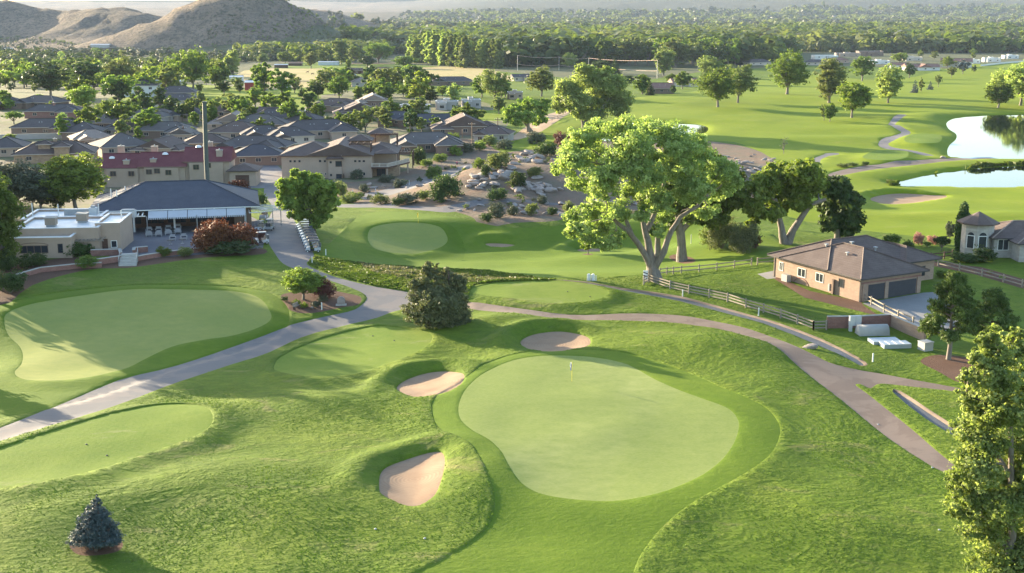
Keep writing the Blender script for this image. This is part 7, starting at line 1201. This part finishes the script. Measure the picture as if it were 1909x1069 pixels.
# ---------------------------------------------------------------- rocks
def rock_mesh(seed):
    g = np.random.default_rng(seed); bm = bmesh.new(); bmesh.ops.create_icosphere(bm, subdivisions=2, radius=1)
    pl = g.normal(size=(9, 3)); pl /= np.linalg.norm(pl, axis=1)[:, None]; pd = g.uniform(.45, .8, 9)
    for v_ in bm.verts:
        c_ = np.array(v_.co)
        for q, d in zip(pl, pd):
            t = c_ @ q
            if t > d: c_ = c_ - q * (t - d) * .92
        v_.co = Vector(c_ * (1.1, 1, .72))
    me = bpy.data.meshes.new('boulder'); bm.to_mesh(me); bm.free(); me.materials.append(MATS['rock']); return me
RK = [rock_mesh(k) for k in range(7)]
def rock(x, y, r, label, group=None, p=None, flat=1.0):
    p = p or GT(x, y); o = bpy.data.objects.new('boulder', random.choice(RK)); C.objects.link(o); o.location = p + Vector((0, 0, r * .2)); o.rotation_euler = (random.uniform(-.3, .3), random.uniform(-.3, .3), random.uniform(0, 6.28)); o.scale = (r * random.uniform(1, 1.5), r * random.uniform(.7, 1), r * random.uniform(.7, 1) * flat); tag(o, label, 'boulder', group); return o
rock(1510, 655, .7, 'pale boulder on the grass between the brown path and the ditch'); rock(583, 575, .35, 'small white stone in front of the grey-green ball shrub')
rock(1587, 311, 1.1, 'pale standing rock at the left end of the pond path'); rock(1757, 296, .9, 'pale rock at the corner of the large pond')
for cx, cy, rx, ry, k, r0, r1 in ((1000, 350, 40, 16, 34, .5, 1.6), (890, 345, 30, 12, 16, .6, 1.7), (930, 325, 45, 10, 18, .5, 1.8), (1000, 300, 35, 8, 12, .8, 1.9), (960, 300, 40, 6, 8, .6, 1.6), (735, 350, 50, 10, 12, .4, .9), (860, 385, 60, 12, 14, .3, .8), (1040, 400, 30, 10, 8, .5, 1.2), (1130, 385, 60, 14, 10, .5, 1.4), (970, 395, 40, 10, 8, .4, 1.0)):
    for _ in range(k): x = random.gauss(cx, rx * .6); y = random.gauss(cy, ry * .6); rock(x, y, random.uniform(r0, r1) ** 1.0, 'grey boulder on the dirt slope between the putting green and the ridge top', 'boulders of the rocky slope', flat=.8)
for _ in range(46): x = random.uniform(1345, 1450); y = random.uniform(288, 335) ; rock(x, y, random.uniform(.4, 1.1), 'brown-grey rock of the rubble mound behind the great cottonwood', 'rocks of the rubble mound', flat=.7)
# ---------------------------------------------------------------- golf carts
def cart():
    e = empty('golf_cart', (0, 0, 0)); f = MB()   # faces -x
    f.add([(-1.2, -.55, .35), (-1.2, .55, .35), (-1.1, -.5, .75), (-1.1, .5, .75), (-.5, -.58, .95), (-.5, .58, .95), (-.45, -.58, .35), (-.45, .58, .35)], [(0, 2, 3, 1), (2, 4, 5, 3), (4, 6, 7, 5), (0, 1, 7, 6), (0, 6, 4, 2), (1, 3, 5, 7)], 'cart_body'); f.box(-.45, .35, -.56, .56, .3, .38, 'rubber'); f.add([(.2, -.58, .3), (1.15, -.58, .35), (1.1, -.55, .8), (.2, -.58, .72), (.2, .58, .3), (1.15, .58, .35), (1.1, .55, .8), (.2, .58, .72)], [(0, 1, 2, 3), (7, 6, 5, 4), (0, 4, 5, 1), (1, 5, 6, 2), (2, 6, 7, 3), (3, 7, 4, 0)], 'cart_body'); f.build('body', e)
    f = MB(); V = [(-.75, -.6, 1.85), (.95, -.6, 1.85), (.95, .6, 1.85), (-.75, .6, 1.85), (-.65, -.5, 1.97), (.85, -.5, 1.97), (.85, .5, 1.97), (-.65, .5, 1.97)]; f.add(V, [(3, 2, 1, 0), (4, 5, 6, 7), (0, 1, 5, 4), (1, 2, 6, 5), (2, 3, 7, 6), (3, 0, 4, 7)], 'cart_grey'); f.build('roof', e)
    for s in (-1, 1): MB().tube([(-.6, s * .52, .9), (-.62, s * .52, 1.86)], .025, 'metal_grey', 5).build('post', e); MB().tube([(.85, s * .5, .8), (.8, s * .52, 1.86)], .025, 'metal_grey', 5).build('post', e)
    MB().box(.1, .65, -.52, .52, .72, .88, 'seat_tan').build('seat', e); MB().box(.6, .72, -.52, .52, .9, 1.3, 'seat_tan').build('backrest', e)
    for x in (-.85, .8):
        for s in (-1, 1): o = MB().tube([(x, s * .42, .23), (x, s * .6, .23)], .23, 'rubber', 12).build('wheel', e); MB().tube([(x, s * .6, .23), (x, s * .615, .23)], .11, 'metal_pale', 8).build('hub', o)
    f = MB(); f.box(.95, 1.25, -.4, -.05, .8, 1.45, 'cart_grey'); f.box(.95, 1.25, .05, .4, .8, 1.4, 'cart_grey'); f.build('bag_rack', e)
    f = MB(); f.tube([(-.5, .25, .9), (-.2, .25, 1.1)], .02, 'rubber', 5); f.tube([(-.22, .05, 1.12), (-.18, .45, 1.12)], .03, 'rubber', 6); f.build('steering_wheel', e); return e
ct = cart(); ord_ = ['farthest', 'second farthest', 'third farthest', 'fourth farthest', 'fifth farthest', 'fifth nearest', 'fourth nearest', 'third nearest', 'second nearest', 'nearest']
A_, B_ = G(564, 426), G(584, 468)
for k in range(10):
    o = ct if k == 0 else copy_tree(ct); q = A_.lerp(B_, k / 9); q.z = zt(q.x, q.y); o.location = q; o.rotation_euler[2] = .12; o.scale = (1.08, 1.08, 1.08); tag(o, 'white golf cart with a grey roof, %s of the row parked side by side' % ord_[k], 'golf cart', 'golf carts parked in a row')
for x, y, rz, t_ in ((484, 433, 1.4, 'white golf cart parked at the right end of the patio, left one'), (503, 428, -1.6, 'golf cart with a pink bag parked beside the road, right one'), (492, 409, 1.5, 'golf cart parked farther back beside the curved canopy'), (487, 455, .4, 'golf cart nose peeping out at the end of the red bushes')):
    o = copy_tree(ct); o.location = GT(x, y); o.rotation_euler[2] = rz; tag(o, t_, 'golf cart', 'golf carts by the patio')
# ---------------------------------------------------------------- parked cars
def car(mat, van=False):
    e = empty('parked_car', (0, 0, 0)); f = MB(); H1 = .85 if not van else 1.0
    f.add([(-2.2, -.85, .3), (2.2, -.85, .3), (2.2, .85, .3), (-2.2, .85, .3), (-2.15, -.85, H1 - .1), (2.15, -.85, H1), (2.15, .85, H1), (-2.15, .85, H1 - .1)], [(3, 2, 1, 0), (4, 5, 6, 7), (0, 1, 5, 4), (1, 2, 6, 5), (2, 3, 7, 6), (3, 0, 4, 7)], mat); z1 = 1.45 if not van else 1.95
    f.add([(-1.2, -.8, H1 - .06), (1.8, -.8, H1 - .03), (1.8, .8, H1 - .03), (-1.2, .8, H1 - .06), (-.6, -.65, z1), (1.3 if not van else 1.7, -.65, z1), (1.3 if not van else 1.7, .65, z1), (-.6, .65, z1)], [(4, 5, 6, 7), (0, 1, 5, 4), (1, 2, 6, 5), (2, 3, 7, 6), (3, 0, 4, 7)], mat); f.build('body', e)
    for s in (-1, 1): f = MB(); f.add([(-.95, s * .795, H1 + .05), (1.5, s * .795, H1 + .05), (1.25, s * .69, z1 - .12), (-.55, s * .69, z1 - .12)], [(0, 1, 2, 3)], 'window_glass'); f.build('side_window', e)
    f = MB(); f.add([(-1.16, -.7, H1 + .02), (-1.16, .7, H1 + .02), (-.66, .6, z1 - .08), (-.66, -.6, z1 - .08)], [(0, 1, 2, 3)], 'window_glass'); f.build('windscreen', e)
    for x in (-1.35, 1.35):
        for s in (-1, 1): MB().tube([(x, s * .68, .32), (x, s * .88, .32)], .32, 'rubber', 12).build('wheel', e)
    return e
for i, (x, y, rz, mt, vn, t_) in enumerate(((643, 207, .3, 'car_white', True, 'white van parked beside the arched garage on the cul-de-sac'), (577, 209, .2, 'car_silver', False, 'silver car at the left of the cul-de-sac'), (577, 222, 1.2, 'car_white', False, 'white car standing in the cul-de-sac road'), (206, 172, .0, 'car_white', False, 'white car on the lawn left of the forked tree'), (222, 171, .1, 'car_silver', False, 'silver car beside the white one left of the forked tree'),
                                  (550, 162, .3, 'car_white', True, 'white truck in the farmyard right of the white shed'), (660, 142, .2, 'car_silver', False, 'car parked at the brown barn'))):
    o = car(mt, vn); o.location = GT(x, y); o.rotation_euler[2] = rz; tag(o, t_, 'van' if vn else 'car')
# ---------------------------------------------------------------- poles and lines
def pole(x, yb, yt, label, mat='wood_pole', arm=1, r=.16):
    p = GT(x, yb); h = size_at(p, yb - yt); e = empty('utility_pole', p, 0, label, 'utility pole'); MB().tube([(0, 0, -.3), (0, 0, h)], [r, r * .7], mat, 8).build('shaft', e)
    if arm: MB().box(-1.1, 1.1, -.07, .07, h - .8, h - .65, mat).build('crossarm', e); f = MB(); [f.cyl(s, 0, h - .65, h - .4, .06, 'metal_pale', 6) for s in (-1, -.4, .4, 1)]; f.build('insulator', e)
    return p, h
pole(880, 270, 228, 'tan wooden power pole with a lamp head beside the ridge'); pole(862, 256, 240, 'short tan pole left of the tan power pole', arm=0); pole(928, 256, 219, 'dark utility pole with a crossarm and transformers right of the brown roofs', 'wood_brown'); pole(636, 0 + 140, 120, 'thin pole beside the farm sheds', arm=0)
pole(343, 268, 236, 'short mast with a small crossarm left of the tall pole', 'wood_brown', r=.3); pole(1461 - 612, 128, 112, 'thin pole at the foot of the poplar row', arm=0)
UP = [pole(x, yb, yt, t_, 'metal_grey', 0, r=.2) for x, yb, yt, t_ in ((965, 132, 104, 'steel pole at the left end of the utility line'), (1042, 132, 107, 'steel pole left of the lime round tree'), (1097, 132, 109, 'steel pole right of the lime round tree'), (1225, 147, 113, 'steel pole against the tall full poplar'))]
for k, (fz, t_) in enumerate(((1.0, 'upper'), (.42, 'lower'))):
    f = MB(); base_ = UP[0][0]
    for (a, ha), (b_, hb) in zip(UP[:-1], UP[1:]):
        P = []
        for i in range(13): t = i / 12; q = a.lerp(b_, t); z = (a.z + ha * fz) * (1 - t) + (b_.z + hb * fz) * t - 5.2 * t * (1 - t) * .9; P.append(Vector((q.x, q.y, z)) - base_)
        f.tube(P, .11, 'cable_sunlit', 5)  # pinkish pale colour paints in the sunlight caught by the cables
    o = f.build('power_line'); o.location = base_; tag(o, 'sunlit %s cable bundle strung between the steel poles' % t_, 'power line')
# ---------------------------------------------------------------- walker and horses
def skinned(name, verts, edges, radii, mat, parent, sub=2):
    me = bpy.data.meshes.new(name); me.from_pydata(verts, edges, []); o = bpy.data.objects.new(name, me); C.objects.link(o); o.parent = parent
    sm = o.modifiers.new('skin', 'SKIN'); sm.use_smooth_shade = True
    for v_, r in zip(me.skin_vertices[0].data, radii): v_.radius = (r, r)
    me.skin_vertices[0].data[0].use_root = True; ss = o.modifiers.new('sub', 'SUBSURF'); ss.levels = ss.render_levels = sub; me.materials.append(MATS[mat]); return o
def person(x, y, rz, label, top, legm):
    e = at_px('person', x, y, label, 'person', rz)
    V = [(0, 0, .95), (0, 0, 1.15), (0, 0, 1.38), (0, -.01, 1.5), (0, -.02, 1.62), (0, -.02, 1.72), (.1, 0, .9), (.11, -.12, .5), (.11, -.08, .08), (.11, -.2, .04), (-.1, 0, .9), (-.11, .1, .5), (-.11, .3, .12), (-.11, .22, .04), (.19, 0, 1.4), (.25, .08, 1.13), (.24, -.02, .9), (.24, -.05, .8), (-.19, 0, 1.4), (-.25, -.05, 1.13), (-.23, -.22, .95), (-.23, -.27, .88)]
    E = [(0, 1), (1, 2), (2, 3), (3, 4), (4, 5), (0, 6), (6, 7), (7, 8), (8, 9), (0, 10), (10, 11), (11, 12), (12, 13), (2, 14), (14, 15), (15, 16), (16, 17), (2, 18), (18, 19), (19, 20), (20, 21)]
    Rr = [.14, .13, .16, .06, .1, .07, .1, .07, .045, .04, .1, .07, .045, .04, .065, .045, .035, .035, .065, .045, .035, .035]; skinned('body', V, E, Rr, 'skin', e)
    T_ = [0, 1, 2, 14, 15, 18, 19]; skinned('shirt', [V[i] for i in T_], [(0, 1), (1, 2), (2, 3), (3, 4), (2, 5), (5, 6)], [Rr[i] * 1.2 for i in T_], top, e); L_ = [0, 6, 7, 10, 11]; skinned('shorts', [V[i] for i in L_], [(0, 1), (1, 2), (0, 3), (3, 4)], [Rr[i] * 1.22 for i in L_], legm, e); skinned('hair', [(0, .02, 1.72), (0, .05, 1.62)], [(0, 1)], [.09, .08], 'hair', e)
person(852, 312, 2.6, 'walker in a pink shirt and dark shorts on the footpath of the ridge', 'cloth_pink', 'cloth_dark')
def horse(x, y, rz, label, graze):
    e = at_px('horse', x, y, label, 'horse', rz); hd = [(1.2, 0, 1.1), (1.45, 0, .5), (1.55, 0, .25)] if graze else [(1.2, 0, 1.65), (1.35, 0, 2.0), (1.75, 0, 1.8)]
    V = [(-.1, 0, 1.3), (.6, 0, 1.3), (-.8, 0, 1.35)] + hd; E = [(0, 1), (0, 2), (1, 3), (3, 4), (4, 5)]; Rr = [.34, .36, .36, .22, .16, .1]
    for s in (-1, 1):
        k = len(V); V += [(.65, s * .2, .95), (.68, s * .2, .5), (.66, s * .2, .05)]; E += [(1, k), (k, k + 1), (k + 1, k + 2)]; Rr += [.14, .08, .07]; k = len(V); V += [(-.8, s * .2, .95), (-.98, s * .2, .55), (-.9, s * .2, .05)]; E += [(2, k), (k, k + 1), (k + 1, k + 2)]; Rr += [.17, .08, .07]
    skinned('body', V, E, Rr, 'horse_coat', e, 1); skinned('tail', [(-1.15, 0, 1.45), (-1.3, 0, 1.0), (-1.32, 0, .6)], [(0, 1), (1, 2)], [.06, .09, .04], 'hair', e, 1)
horse(573, 137, .3, 'dark horse standing in the dry field, left of three', False); horse(583, 140, 2.8, 'dark horse grazing in the dry field, middle of three', True); horse(496, 140, .1, 'dark horse grazing far left in the dry field', True)
# haze over the valley
hz = MB(); hz.box(-9000, 9000, -400, 12500, -75, 330, 'trim_white'); m = bpy.data.materials.new('haze'); m.use_nodes = True; n = m.node_tree; n.nodes.remove(n.nodes['Principled BSDF']); pv = n.nodes.new('ShaderNodeVolumePrincipled'); pv.inputs['Color'].default_value = (0.6, 0.75, 1.0, 1); pv.inputs['Density'].default_value = 0.00003; pv.inputs['Anisotropy'].default_value = 0.0; L(n, pv.outputs[0], n.nodes['Material Output'].inputs['Volume'])
MATS['haze'] = m; hz.mats = ['haze']; o = hz.build('haze'); tag(o, 'thin pale blue evening haze filling the valley', None, None, 'stuff')
